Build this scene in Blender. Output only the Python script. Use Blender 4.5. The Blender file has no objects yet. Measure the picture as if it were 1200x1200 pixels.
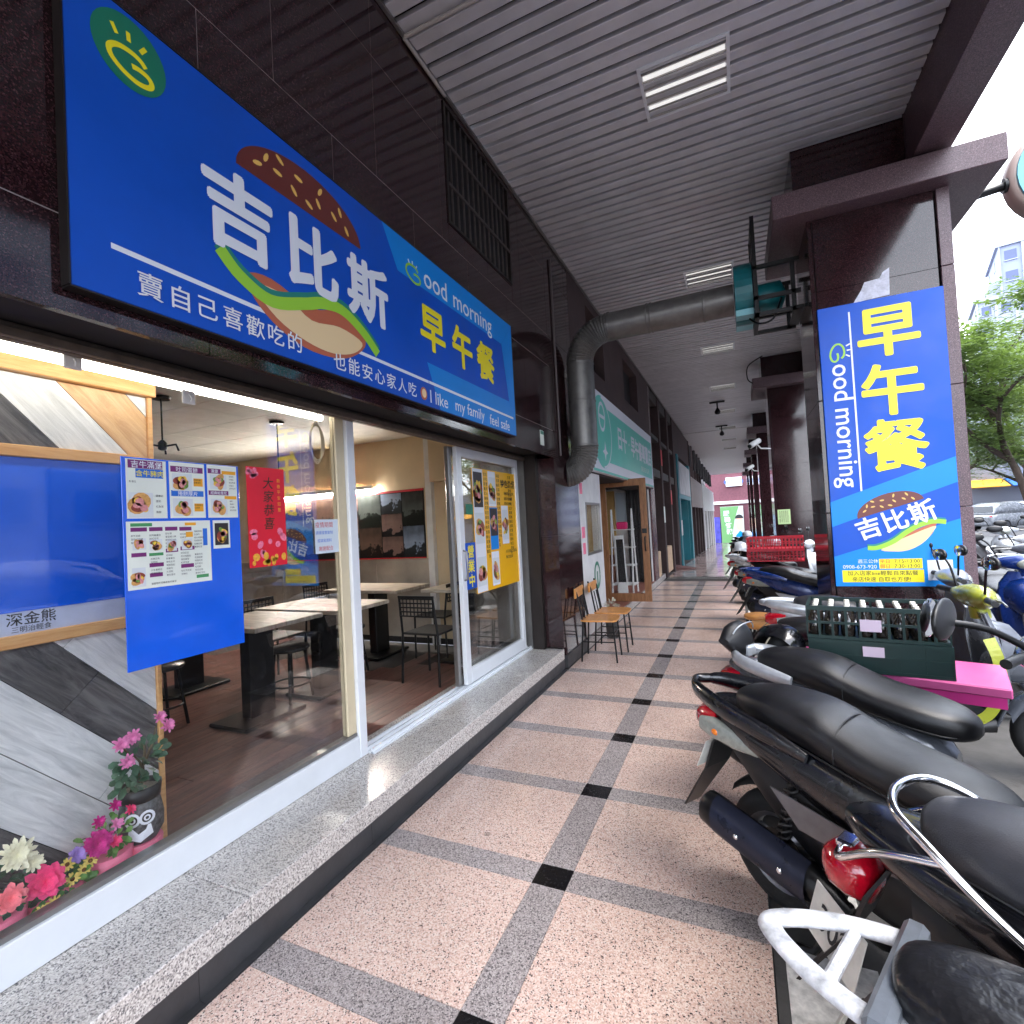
import bpy, math, random
from mathutils import Vector, Matrix
random.seed(7)
SC = bpy.context.scene
COL = SC.collection
R = math.radians
pi = math.pi

# ------------------------------------------------------------------ camera
cam = bpy.data.cameras.new('camera'); cam_o = bpy.data.objects.new('camera', cam); COL.objects.link(cam_o)
cam.sensor_width = 36; cam.lens = 17.686; cam.clip_start = 0.05; cam.clip_end = 2000
_yaw, _pit, _rol = R(-24.132), R(1.392), R(-3.074)
_f = Vector((math.sin(_yaw)*math.cos(_pit), math.cos(_yaw)*math.cos(_pit), math.sin(_pit)))
_r = Vector((math.cos(_yaw), -math.sin(_yaw), 0)); _u = _r.cross(_f)
_r2 = _r*math.cos(_rol) + _u*math.sin(_rol); _u2 = -_r*math.sin(_rol) + _u*math.cos(_rol)
cam_o.matrix_world = Matrix(((_r2.x, _u2.x, -_f.x, 0), (_r2.y, _u2.y, -_f.y, 0), (_r2.z, _u2.z, -_f.z, 1.57), (0, 0, 0, 1)))
SC.camera = cam_o

# ------------------------------------------------------------------ sky and sun (bright overcast)
SUN_EL, SUN_AZ = 66, 100      # azimuth clockwise from +Y
w = bpy.data.worlds.new('World'); SC.world = w; w.use_nodes = True
nt = w.node_tree; nt.nodes.clear()
out = nt.nodes.new('ShaderNodeOutputWorld'); bg = nt.nodes.new('ShaderNodeBackground')
sky = nt.nodes.new('ShaderNodeTexSky'); sky.sky_type = 'NISHITA'; sky.sun_disc = False
sky.sun_elevation = R(SUN_EL); sky.sun_rotation = R(SUN_AZ); sky.air_density = 1.0; sky.dust_density = 2.5; sky.ozone_density = 1.0
tc = nt.nodes.new('ShaderNodeTexCoord'); nz = nt.nodes.new('ShaderNodeTexNoise')
nz.inputs['Scale'].default_value = 2.2; nz.inputs['Detail'].default_value = 7; nz.inputs['Roughness'].default_value = .58
rmp = nt.nodes.new('ShaderNodeValToRGB'); rmp.color_ramp.elements[0].position = .32; rmp.color_ramp.elements[1].position = .62
mx = nt.nodes.new('ShaderNodeMix'); mx.data_type = 'RGBA'
mx.inputs[7].default_value = (10.5, 11.0, 12.0, 1)
mul = nt.nodes.new('ShaderNodeMath'); mul.operation = 'MULTIPLY'; mul.inputs[1].default_value = .9
L = nt.links.new
L(tc.outputs['Generated'], nz.inputs['Vector']); L(nz.outputs['Fac'], rmp.inputs['Fac']); L(rmp.outputs['Color'], mul.inputs[0])
L(mul.outputs[0], mx.inputs[0]); L(sky.outputs[0], mx.inputs[6]); L(mx.outputs[2], bg.inputs['Color'])
bg.inputs['Strength'].default_value = .15
L(bg.outputs[0], out.inputs['Surface'])
sl = bpy.data.lights.new('sun', 'SUN'); sl.energy = .7; sl.angle = R(30); sl.color = (1, .965, .92)
so = bpy.data.objects.new('sun', sl); COL.objects.link(so)
_d = Vector((math.sin(R(SUN_AZ))*math.cos(R(SUN_EL)), math.cos(R(SUN_AZ))*math.cos(R(SUN_EL)), math.sin(R(SUN_EL))))
so.rotation_euler = _d.to_track_quat('Z', 'Y').to_euler(); so.location = (10, 0, 20)
SC.view_settings.view_transform = 'Standard'; SC.view_settings.look = 'None'
SC.view_settings.exposure = 2.45; SC.view_settings.gamma = 1
CY = SC.cycles; CY.max_bounces = 7; CY.diffuse_bounces = 4; CY.glossy_bounces = 3; CY.transmission_bounces = 4; CY.transparent_max_bounces = 8
CY.caustics_reflective = False; CY.caustics_refractive = False; CY.use_adaptive_sampling = True; CY.adaptive_threshold = .02

# ------------------------------------------------------------------ materials
MATS = {}
def srgb(r, g, b):
    f = lambda c: (c/255/12.92 if c/255 <= .04045 else ((c/255+.055)/1.055)**2.4)
    return (f(r), f(g), f(b))
def _base(name):
    m = bpy.data.materials.new(name); m.use_nodes = True
    n = m.node_tree; b = n.nodes['Principled BSDF']; MATS[name] = m
    return m, n, b
def M(name, col=None, rough=.5, metal=0., noise=None, bump=None, coat=0., emis=None, spec=.5, rand=0., rvar=0.):
    """plain material; noise=(scale, amount) breaks the colour up, bump=(scale, strength) gives fine relief, rvar varies gloss"""
    if name in MATS: return MATS[name]
    m, n, b = _base(name); col = tuple(col)
    b.inputs['Base Color'].default_value = (*col, 1); b.inputs['Roughness'].default_value = rough
    b.inputs['Metallic'].default_value = metal; b.inputs['Coat Weight'].default_value = coat
    b.inputs['Coat Roughness'].default_value = .06; b.inputs['Specular IOR Level'].default_value = spec
    geo = n.nodes.new('ShaderNodeNewGeometry'); l = n.links.new
    src = None
    if noise:
        t = n.nodes.new('ShaderNodeTexNoise'); t.inputs['Scale'].default_value = noise[0]; t.inputs['Detail'].default_value = 6
        t.inputs['Roughness'].default_value = .6
        l(geo.outputs['Position'], t.inputs['Vector'])
        mp = n.nodes.new('ShaderNodeMapRange'); mp.inputs[1].default_value = .28; mp.inputs[2].default_value = .72
        mp.inputs[3].default_value = 1-noise[1]; mp.inputs[4].default_value = 1+noise[1]*.6
        l(t.outputs['Fac'], mp.inputs[0]); src = mp.outputs[0]
        if rvar:
            mr = n.nodes.new('ShaderNodeMapRange'); mr.inputs[1].default_value = .3; mr.inputs[2].default_value = .7
            mr.inputs[3].default_value = max(.02, rough-rvar); mr.inputs[4].default_value = min(1, rough+rvar)
            l(t.outputs['Fac'], mr.inputs[0]); l(mr.outputs[0], b.inputs['Roughness'])
    if rand:
        oi = n.nodes.new('ShaderNodeObjectInfo'); mp = n.nodes.new('ShaderNodeMapRange')
        mp.inputs[3].default_value = 1-rand; mp.inputs[4].default_value = 1+rand; l(oi.outputs['Random'], mp.inputs[0])
        if src is None: src = mp.outputs[0]
        else:
            q = n.nodes.new('ShaderNodeMath'); q.operation = 'MULTIPLY'; l(src, q.inputs[0]); l(mp.outputs[0], q.inputs[1]); src = q.outputs[0]
    if src is not None:
        v = n.nodes.new('ShaderNodeVectorMath'); v.operation = 'SCALE'; v.inputs[0].default_value = col
        l(src, v.inputs['Scale']); l(v.outputs[0], b.inputs['Base Color'])
    if bump:
        t = n.nodes.new('ShaderNodeTexNoise'); t.inputs['Scale'].default_value = bump[0]; t.inputs['Detail'].default_value = 4
        l(geo.outputs['Position'], t.inputs['Vector'])
        bp = n.nodes.new('ShaderNodeBump'); bp.inputs['Strength'].default_value = bump[1]; bp.inputs['Distance'].default_value = .01
        l(t.outputs['Fac'], bp.inputs['Height']); l(bp.outputs[0], b.inputs['Normal'])
    if emis:
        b.inputs['Emission Color'].default_value = (*emis[:3], 1); b.inputs['Emission Strength'].default_value = emis[3]
    return m
def granite(name, stops, scale, rough, stain=.12, rand=.04, bump=.0, coat=0, rvar=.08, spots=False):
    """speckled stone: stops = [(position, colour)...] over random Voronoi cells"""
    if name in MATS: return MATS[name]
    m, n, b = _base(name); l = n.links.new
    geo = n.nodes.new('ShaderNodeNewGeometry')
    wv = n.nodes.new('ShaderNodeTexNoise'); wv.inputs['Scale'].default_value = scale*.9; wv.inputs['Detail'].default_value = 2
    l(geo.outputs['Position'], wv.inputs['Vector'])
    ad = n.nodes.new('ShaderNodeVectorMath'); ad.operation = 'MULTIPLY_ADD'; ad.inputs[1].default_value = (1.1/scale,)*3
    l(wv.outputs['Color'], ad.inputs[0]); l(geo.outputs['Position'], ad.inputs[2])
    vo = n.nodes.new('ShaderNodeTexVoronoi'); vo.inputs['Scale'].default_value = scale
    l(ad.outputs[0], vo.inputs['Vector'])
    sp = n.nodes.new('ShaderNodeSeparateColor'); l(vo.outputs['Color'], sp.inputs[0])
    rp = n.nodes.new('ShaderNodeValToRGB'); rp.color_ramp.interpolation = 'CONSTANT'
    e = rp.color_ramp.elements
    while len(e) < len(stops): e.new(.5)
    for k, (p, c) in enumerate(stops): e[k].position = p; e[k].color = (*c, 1)
    l(sp.outputs[0], rp.inputs['Fac'])
    t = n.nodes.new('ShaderNodeTexNoise'); t.inputs['Scale'].default_value = 1.7; t.inputs['Detail'].default_value = 8; t.inputs['Roughness'].default_value = .65
    l(geo.outputs['Position'], t.inputs['Vector'])
    mp = n.nodes.new('ShaderNodeMapRange'); mp.inputs[1].default_value = .3; mp.inputs[2].default_value = .7
    mp.inputs[3].default_value = 1-stain; mp.inputs[4].default_value = 1+stain*.5; l(t.outputs['Fac'], mp.inputs[0])
    oi = n.nodes.new('ShaderNodeObjectInfo'); mr = n.nodes.new('ShaderNodeMapRange')
    mr.inputs[3].default_value = 1-rand; mr.inputs[4].default_value = 1+rand; l(oi.outputs['Random'], mr.inputs[0])
    q = n.nodes.new('ShaderNodeMath'); q.operation = 'MULTIPLY'; l(mp.outputs[0], q.inputs[0]); l(mr.outputs[0], q.inputs[1])
    if spots:                                                    # trodden gum and dirt marks, and a broad worn tone
        sv = n.nodes.new('ShaderNodeTexVoronoi'); sv.inputs['Scale'].default_value = 3.4; sv.inputs['Randomness'].default_value = 1; l(ad.outputs[0], sv.inputs['Vector'])
        sc = n.nodes.new('ShaderNodeSeparateColor'); l(sv.outputs['Color'], sc.inputs[0])
        th = n.nodes.new('ShaderNodeMath'); th.operation = 'MULTIPLY'; th.inputs[1].default_value = .075; l(sc.outputs[1], th.inputs[0])
        ls_ = n.nodes.new('ShaderNodeMath'); ls_.operation = 'LESS_THAN'; l(sv.outputs['Distance'], ls_.inputs[0]); l(th.outputs[0], ls_.inputs[1])
        gt = n.nodes.new('ShaderNodeMath'); gt.operation = 'GREATER_THAN'; gt.inputs[1].default_value = .55; l(sc.outputs[0], gt.inputs[0])
        ml = n.nodes.new('ShaderNodeMath'); ml.operation = 'MULTIPLY'; l(ls_.outputs[0], ml.inputs[0]); l(gt.outputs[0], ml.inputs[1])
        fa = n.nodes.new('ShaderNodeMath'); fa.operation = 'MULTIPLY_ADD'; fa.inputs[1].default_value = -.42; fa.inputs[2].default_value = 1; l(ml.outputs[0], fa.inputs[0])
        wn = n.nodes.new('ShaderNodeTexNoise'); wn.inputs['Scale'].default_value = .55; wn.inputs['Detail'].default_value = 4; l(geo.outputs['Position'], wn.inputs['Vector'])
        wr = n.nodes.new('ShaderNodeMapRange'); wr.inputs[1].default_value = .35; wr.inputs[2].default_value = .65; wr.inputs[3].default_value = .86; wr.inputs[4].default_value = 1.04; l(wn.outputs['Fac'], wr.inputs[0])
        m1 = n.nodes.new('ShaderNodeMath'); m1.operation = 'MULTIPLY'; l(fa.outputs[0], m1.inputs[0]); l(wr.outputs[0], m1.inputs[1])
        m2 = n.nodes.new('ShaderNodeMath'); m2.operation = 'MULTIPLY'; l(m1.outputs[0], m2.inputs[0]); l(q.outputs[0], m2.inputs[1]); q = m2
    v = n.nodes.new('ShaderNodeVectorMath'); v.operation = 'SCALE'; l(rp.outputs['Color'], v.inputs[0]); l(q.outputs[0], v.inputs['Scale'])
    l(v.outputs[0], b.inputs['Base Color'])
    rr = n.nodes.new('ShaderNodeMapRange'); rr.inputs[1].default_value = .3; rr.inputs[2].default_value = .7
    rr.inputs[3].default_value = max(.03, rough-rvar); rr.inputs[4].default_value = rough+rvar; l(t.outputs['Fac'], rr.inputs[0])
    l(rr.outputs[0], b.inputs['Roughness']); b.inputs['Coat Weight'].default_value = coat
    if bump:
        bp = n.nodes.new('ShaderNodeBump'); bp.inputs['Strength'].default_value = bump; bp.inputs['Distance'].default_value = .004
        l(t.outputs['Fac'], bp.inputs['Height']); l(bp.outputs[0], b.inputs['Normal'])
    return m
def wood(name, c1, c2, axis=(1, 1, 8), scale=6, rough=.5, rand=.1, coat=0):
    """grain stretched along one axis; axis = how fast the pattern changes along x, y, z of the object"""
    if name in MATS: return MATS[name]
    m, n, b = _base(name); l = n.links.new
    tcn = n.nodes.new('ShaderNodeTexCoord'); mpv = n.nodes.new('ShaderNodeVectorMath'); mpv.operation = 'MULTIPLY'; mpv.inputs[1].default_value = axis
    oi = n.nodes.new('ShaderNodeObjectInfo')
    ov = n.nodes.new('ShaderNodeVectorMath'); ov.operation = 'MULTIPLY_ADD'
    l(tcn.outputs['Object'], mpv.inputs[0])
    l(oi.outputs['Random'], ov.inputs[0]); ov.inputs[1].default_value = (17, 31, 23); l(mpv.outputs[0], ov.inputs[2])
    t = n.nodes.new('ShaderNodeTexNoise'); t.inputs['Scale'].default_value = scale; t.inputs['Detail'].default_value = 9
    t.inputs['Roughness'].default_value = .68; t.inputs['Distortion'].default_value = .9
    l(ov.outputs[0], t.inputs['Vector'])
    rp = n.nodes.new('ShaderNodeValToRGB'); rp.color_ramp.elements[0].position = .34; rp.color_ramp.elements[1].position = .66
    rp.color_ramp.elements[0].color = (*c1, 1); rp.color_ramp.elements[1].color = (*c2, 1); l(t.outputs['Fac'], rp.inputs['Fac'])
    mr = n.nodes.new('ShaderNodeMapRange'); mr.inputs[3].default_value = 1-rand; mr.inputs[4].default_value = 1+rand; l(oi.outputs['Random'], mr.inputs[0])
    v = n.nodes.new('ShaderNodeVectorMath'); v.operation = 'SCALE'; l(rp.outputs['Color'], v.inputs[0]); l(mr.outputs[0], v.inputs['Scale'])
    l(v.outputs[0], b.inputs['Base Color']); b.inputs['Roughness'].default_value = rough; b.inputs['Coat Weight'].default_value = coat
    bp = n.nodes.new('ShaderNodeBump'); bp.inputs['Strength'].default_value = .15; bp.inputs['Distance'].default_value = .003
    l(t.outputs['Fac'], bp.inputs['Height']); l(bp.outputs[0], b.inputs['Normal'])
    return m
def glass(name, tint=(1, 1, 1), refl=1.0, dirt=.0):
    if name in MATS: return MATS[name]
    m, n, b = _base(name); l = n.links.new
    n.nodes.remove(b); o = n.nodes['Material Output']
    tr = n.nodes.new('ShaderNodeBsdfTransparent'); tr.inputs[0].default_value = (*tint, 1)
    gl = n.nodes.new('ShaderNodeBsdfGlossy'); gl.inputs['Roughness'].default_value = .01
    fr = n.nodes.new('ShaderNodeFresnel'); fr.inputs['IOR'].default_value = 1.5
    mu = n.nodes.new('ShaderNodeMath'); mu.operation = 'MULTIPLY'; mu.inputs[1].default_value = refl; mu.use_clamp = True
    l(fr.outputs[0], mu.inputs[0])
    mxs = n.nodes.new('ShaderNodeMixShader'); l(mu.outputs[0], mxs.inputs[0]); l(tr.outputs[0], mxs.inputs[1]); l(gl.outputs[0], mxs.inputs[2])
    if dirt:
        df = n.nodes.new('ShaderNodeBsdfDiffuse'); df.inputs[0].default_value = (.6, .6, .6, 1)
        t = n.nodes.new('ShaderNodeTexNoise'); t.inputs['Scale'].default_value = 3; t.inputs['Detail'].default_value = 8
        mp = n.nodes.new('ShaderNodeMapRange'); mp.inputs[1].default_value = .4; mp.inputs[2].default_value = .8; mp.inputs[3].default_value = 0; mp.inputs[4].default_value = dirt
        g = n.nodes.new('ShaderNodeNewGeometry'); l(g.outputs['Position'], t.inputs['Vector']); l(t.outputs['Fac'], mp.inputs[0])
        m2 = n.nodes.new('ShaderNodeMixShader'); l(mp.outputs[0], m2.inputs[0]); l(mxs.outputs[0], m2.inputs[1]); l(df.outputs[0], m2.inputs[2]); l(m2.outputs[0], o.inputs[0])
    else: l(mxs.outputs[0], o.inputs[0])
    return m

# ------------------------------------------------------------------ mesh building
TEXTS = {}
def text_geo(body, bold=0., shear=0.):
    k = (body, bold, shear)
    if k not in TEXTS:
        cu = bpy.data.curves.new('t', 'FONT'); cu.body = body; cu.size = 1; cu.offset = bold; cu.shear = shear; cu.resolution_u = 3
        o = bpy.data.objects.new('t', cu); COL.objects.link(o)
        me = bpy.data.meshes.new_from_object(o.evaluated_get(bpy.context.evaluated_depsgraph_get()))
        TEXTS[k] = ([tuple(v.co) for v in me.vertices], [tuple(p.vertices) for p in me.polygons])
        bpy.data.objects.remove(o); bpy.data.curves.remove(cu); bpy.data.meshes.remove(me)
    return TEXTS[k]
def V3(*a): return Vector(a)
class MB:
    def __init__(s): s.v, s.f, s.s = [], [], []
    def add(s, vs, fs, smooth=False):
        o = len(s.v); s.v += [tuple(v) for v in vs]; s.f += [tuple(i+o for i in f) for f in fs]; s.s += [smooth]*len(fs); return s
    def box(s, x0, x1, y0, y1, z0, z1):
        v = [(x, y, z) for x in (x0, x1) for y in (y0, y1) for z in (z0, z1)]
        return s.add(v, [(0, 1, 3, 2), (4, 6, 7, 5), (0, 4, 5, 1), (2, 3, 7, 6), (0, 2, 6, 4), (1, 5, 7, 3)])
    def cbox(s, x0, x1, y0, y1, z0, z1, b):
        """box with chamfered edges"""
        b = min(b, (x1-x0)*.49, (y1-y0)*.49, (z1-z0)*.49)
        vs, ix = [], {}
        X, Y, Z = (x0, x1), (y0, y1), (z0, z1)
        for i in (0, 1):
            for j in (0, 1):
                for k in (0, 1):
                    sx, sy, sz = (b if i == 0 else -b), (b if j == 0 else -b), (b if k == 0 else -b)
                    for a, p in enumerate(((X[i], Y[j]+sy, Z[k]+sz), (X[i]+sx, Y[j], Z[k]+sz), (X[i]+sx, Y[j]+sy, Z[k]))):
                        ix[i, j, k, a] = len(vs); vs.append(p)
        q = ix; fs = []
        for i in (0, 1): fs.append((q[i,0,0,0], q[i,0,1,0], q[i,1,1,0], q[i,1,0,0]) if i == 0 else (q[i,0,0,0], q[i,1,0,0], q[i,1,1,0], q[i,0,1,0]))
        for j in (0, 1): fs.append((q[0,j,0,1], q[1,j,0,1], q[1,j,1,1], q[0,j,1,1]) if j == 0 else (q[0,j,0,1], q[0,j,1,1], q[1,j,1,1], q[1,j,0,1]))
        for k in (0, 1): fs.append((q[0,0,k,2], q[0,1,k,2], q[1,1,k,2], q[1,0,k,2]) if k == 0 else (q[0,0,k,2], q[1,0,k,2], q[1,1,k,2], q[0,1,k,2]))
        for i in (0, 1):
            for j in (0, 1): fs.append((q[i,j,0,0], q[i,j,0,1], q[i,j,1,1], q[i,j,1,0]))
            for k in (0, 1): fs.append((q[i,0,k,0], q[i,1,k,0], q[i,1,k,2], q[i,0,k,2]))
        for j in (0, 1):
            for k in (0, 1): fs.append((q[0,j,k,1], q[0,j,k,2], q[1,j,k,2], q[1,j,k,1]))
        for i in (0, 1):
            for j in (0, 1):
                for k in (0, 1): fs.append((q[i,j,k,0], q[i,j,k,1], q[i,j,k,2]))
        return s.add(vs, fs)
    def rings(s, rings, cap=True, smooth=True, closed=False):
        n = len(rings[0]); vs = [p for r in rings for p in r]; fs = []
        m = len(rings)
        for a in range(m if closed else m-1):
            b = (a+1) % m
            for k in range(n):
                k2 = (k+1) % n; fs.append((a*n+k, a*n+k2, b*n+k2, b*n+k))
        s.add(vs, fs, smooth)
        if cap and not closed:
            s.add(rings[0], [tuple(range(n))[::-1]]); s.add(rings[-1], [tuple(range(n))])
        return s
    def tube(s, path, r, n=8, cap=True, closed=False, flat=1.0):
        P = [Vector(p) for p in path]; m = len(P); rs = r if isinstance(r, (list, tuple)) else [r]*m
        rings, up = [], None
        for i in range(m):
            a = P[(i-1) % m] if closed or i > 0 else P[i]; b = P[(i+1) % m] if closed or i < m-1 else P[i]
            t = (b-a).normalized() if (b-a).length > 1e-9 else Vector((0, 0, 1))
            if up is None: up = Vector((0, 0, 1)) if abs(t.z) < .9 else Vector((0, 1, 0))
            sd = t.cross(up)
            if sd.length < 1e-5: sd = t.cross(Vector((0, 1, 0)) if abs(t.y) < .9 else Vector((1, 0, 0)))
            sd.normalize(); up = sd.cross(t).normalized()
            rings.append([P[i] + sd*math.cos(2*pi*k/n)*rs[i] + up*math.sin(2*pi*k/n)*rs[i]*flat for k in range(n)])
        return s.rings(rings, cap, True, closed)
    def lathe(s, prof, c=(0, 0, 0), axis='z', n=16, cap=True, smooth=True):
        rings = []
        for r, h in prof:
            ring = []
            for k in range(n):
                a = 2*pi*k/n; u, v = r*math.cos(a), r*math.sin(a)
                p = {'z': (u, v, h), 'y': (v, h, u), 'x': (h, u, v)}[axis]
                ring.append((c[0]+p[0], c[1]+p[1], c[2]+p[2]))
            rings.append(ring)
        return s.rings(rings, cap, smooth)
    def ell(s, c, r, n=12, m=8, rot=None):
        rings = []
        for i in range(m+1):
            th = pi*i/m; sr = max(math.sin(th), .001)
            rings.append([Vector((r[0]*sr*math.cos(2*pi*k/n), r[1]*sr*math.sin(2*pi*k/n), -r[2]*math.cos(th))) for k in range(n)])
        rings = [[(Vector(c) + (rot @ p if rot else p)) for p in g] for g in rings]
        return s.rings(rings, False, True)
    def poly(s, pts, smooth=False): return s.add(pts, [tuple(range(len(pts)))], smooth)
    def prism(s, pts, d):
        """pts = 3-D polygon, d = extrusion vector"""
        n = len(pts); d = Vector(d); a = [Vector(p) for p in pts]; b = [p+d for p in a]
        s.add(a+b, [tuple(range(n))[::-1], tuple(range(n, 2*n))] + [(k, (k+1) % n, n+(k+1) % n, n+k) for k in range(n)]); return s
    def text(s, body, o, U, W, size, bold=.0, align='C', sx=1., shear=0., fat=0.):
        """flat lettering: o = anchor, U = reading direction, W = up direction; fat = stroke thickening"""
        if fat:
            N = Vector(U).cross(Vector(W)).normalized()
            for k in range(10): s.text(body, Vector(o)+(Vector(U)*math.cos(k*pi/5)+Vector(W)*math.sin(k*pi/5))*fat*size+N*(.00009*k), U, W, size, bold, align, sx, shear)
            return s
        vs, fs = text_geo(body, bold, shear)
        if not vs: return s
        x0 = min(v[0] for v in vs); x1 = max(v[0] for v in vs); y0 = min(v[1] for v in vs); y1 = max(v[1] for v in vs)
        ox = {'C': (x0+x1)/2, 'L': x0, 'R': x1}[align]; oy = (y0+y1)/2 if align == 'C' else 0
        o, U, W = Vector(o), Vector(U), Vector(W)
        return s.add([o + U*((v[0]-ox)*size*sx) + W*((v[1]-oy)*size) for v in vs], fs)
    def xf(s, mat, start=0):
        for i in range(start, len(s.v)): s.v[i] = tuple(mat @ Vector(s.v[i]))
        return s
    def mesh(s, name, off=None):
        me = bpy.data.meshes.new(name)
        vs = s.v if off is None else [(v[0]-off[0], v[1]-off[1], v[2]-off[2]) for v in s.v]
        me.from_pydata(vs, [], s.f); me.polygons.foreach_set('use_smooth', s.s); me.update()
        return me
    def part(s, name, mat, parent, local=False):
        """a part under parent; vertices in world space unless local"""
        off = None
        if not local and parent is not None:
            off = Vector((0, 0, 0)); p = parent
            while p is not None: off += p.location; p = p.parent
        o = bpy.data.objects.new(name, s.mesh(name, off)); COL.objects.link(o); o.data.materials.append(mat); o.parent = parent
        return o
    def thing(s, name, mat, label, cat, group=None, kind=None):
        """a thing that is one mesh, origin at the middle of its base"""
        xs, ys, zs = zip(*s.v); off = ((min(xs)+max(xs))/2, (min(ys)+max(ys))/2, min(zs))
        o = bpy.data.objects.new(name, s.mesh(name, off)); COL.objects.link(o); o.location = off; o.data.materials.append(mat)
        return tag(o, label, cat, group, kind)
def tag(o, label=None, cat=None, group=None, kind=None):
    if label: o['label'] = label
    if cat: o['category'] = cat
    if group: o['group'] = group
    if kind: o['kind'] = kind
    return o
def root(name, loc, label=None, cat=None, group=None, rz=0., kind=None):
    o = bpy.data.objects.new(name, None); COL.objects.link(o); o.location = loc; o.rotation_euler = (0, 0, rz); o.empty_display_size = .1
    return tag(o, label, cat, group, kind)
def inst(name, me, mat, parent, loc, rot=(0, 0, 0), scale=None):
    """a piece that shares mesh data; loc is world space under an unrotated parent"""
    o = bpy.data.objects.new(name, me); COL.objects.link(o); o.parent = parent
    off = Vector((0, 0, 0)); p = parent
    while p is not None: off += p.location; p = p.parent
    o.location = Vector(loc)-off; o.rotation_euler = rot
    if scale: o.scale = scale
    if mat and not me.materials: me.materials.append(mat)
    return o
def copy_tree(o, parent=None):
    kids = [c for c in bpy.data.objects if c.parent == o] if o not in KIDS else KIDS[o]
    c = o.copy(); COL.objects.link(c); c.parent = parent
    for k in kids: copy_tree(k, c)
    return c
KIDS = {}
def struct(mb, name, mat): 
    o = bpy.data.objects.new(name, mb.mesh(name)); COL.objects.link(o); o.data.materials.append(mat); o['kind'] = 'structure'; return o
X_, Y_, Z_ = Vector((1, 0, 0)), Vector((0, 1, 0)), Vector((0, 0, 1))
def ellipse(c, U, W, a, b, n=28, a0=0, a1=2*pi, rot=0):
    c, U, W = Vector(c), Vector(U), Vector(W); r = []
    full = abs(a1-a0-2*pi) < 1e-6
    for k in range(n if full else n+1):
        t = a0+(a1-a0)*k/n; x, y = a*math.cos(t), b*math.sin(t)
        r.append(c+U*(x*math.cos(rot)-y*math.sin(rot))+W*(x*math.sin(rot)+y*math.cos(rot)))
    return r
def ribbon(mb, pts, wd, N):
    """flat stroke of width wd along pts, lying in the plane with normal N"""
    P = [Vector(p) for p in pts]; ws = wd if isinstance(wd, (list, tuple)) else [wd]*len(P); a, b = [], []
    for i, p in enumerate(P):
        t = (P[min(i+1, len(P)-1)]-P[max(i-1, 0)]).normalized(); sd = Vector(N).cross(t).normalized()*ws[i]/2
        a.append(p+sd); b.append(p-sd)
    n = len(P)
    return mb.add(a+b, [(k, n+k, n+k+1, k+1) for k in range(n-1)])
def bez(p0, p1, p2, p3, n=14):
    p0, p1, p2, p3 = (Vector(p) for p in (p0, p1, p2, p3))
    return [p0*(1-t)**3+p1*3*t*(1-t)**2+p2*3*t*t*(1-t)+p3*t**3 for t in [k/n for k in range(n+1)]]
def rounded(pts, n=4):
    """closed Catmull-Rom outline"""
    P = [Vector(p) for p in pts]; m = len(P); o = []
    for i in range(m):
        a, b, c, d = P[i-1], P[i], P[(i+1) % m], P[(i+2) % m]
        for k in range(n):
            t = k/n; o.append(.5*((2*b)+(c-a)*t+(2*a-5*b+4*c-d)*t*t+(3*b-a-3*c+d)*t**3))
    return o
def smooth_path(pts, n=6):
    """Catmull-Rom through pts"""
    P = [Vector(p) for p in pts]; o = []
    for i in range(len(P)-1):
        a, b, c, d = P[max(i-1, 0)], P[i], P[i+1], P[min(i+2, len(P)-1)]
        for k in range(n):
            t = k/n; o.append(.5*((2*b)+(c-a)*t+(2*a-5*b+4*c-d)*t*t+(3*b-a-3*c+d)*t**3))
    return o+[P[-1]]
# ================================================================== materials of the place
S = srgb
m_pink = granite('granite_pink', [(0, S(224, 196, 182)), (.30, S(212, 179, 164)), (.55, S(230, 212, 200)), (.76, S(196, 166, 154)), (.90, S(142, 124, 118)), (.955, S(66, 60, 60))], 230, .19, .12, .06, .04, spots=True)
m_pinkg = granite('granite_pink_polished', [(0, S(214, 190, 184)), (.30, S(196, 168, 162)), (.55, S(222, 205, 200)), (.72, S(175, 150, 146)), (.86, S(120, 104, 104)), (.93, S(62, 58, 60))], 175, .12, .12, .05, 0, 0, .04)
m_grey = granite('granite_grey', [(0, S(172, 162, 160)), (.35, S(150, 141, 139)), (.6, S(190, 181, 177)), (.78, S(126, 119, 118)), (.9, S(96, 91, 91))], 230, .19, .12, .07, .04, spots=True)
m_black = M('granite_black', S(26, 25, 27), .22, noise=(60, .5), rvar=.1)
m_step = granite('granite_white', [(0, S(206, 200, 194)), (.34, S(184, 178, 172)), (.6, S(224, 220, 214)), (.76, S(140, 135, 132)), (.9, S(96, 94, 96))], 240, .22, .13, .03, .03)
m_base = M('slate_base', S(58, 58, 60), .42, noise=(9, .35), bump=(40, .1), rvar=.12)
m_joint = M('joint_mortar', S(70, 66, 64), .9)
m_marble = granite('marble_maroon', [(0, S(46, 25, 28)), (.35, S(35, 19, 22)), (.6, S(56, 33, 36)), (.78, S(25, 14, 17)), (.93, S(78, 52, 55))], 260, .09, .2, .10, 0, 0, .05)
m_marblel = granite('granite_maroon_flamed', [(0, S(94, 71, 76)), (.35, S(80, 60, 66)), (.6, S(108, 84, 90)), (.78, S(66, 50, 56)), (.92, S(126, 104, 108))], 240, .42, .18, .05, .06)
m_joint2 = M('marble_joint_filler', S(150, 138, 136), .8)
m_back = M('dark_backing', S(24, 20, 22), .8)
m_strip = M('ceiling_aluminium', S(204, 203, 207), .38, .1, noise=(5, .12), rand=.06)
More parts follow.
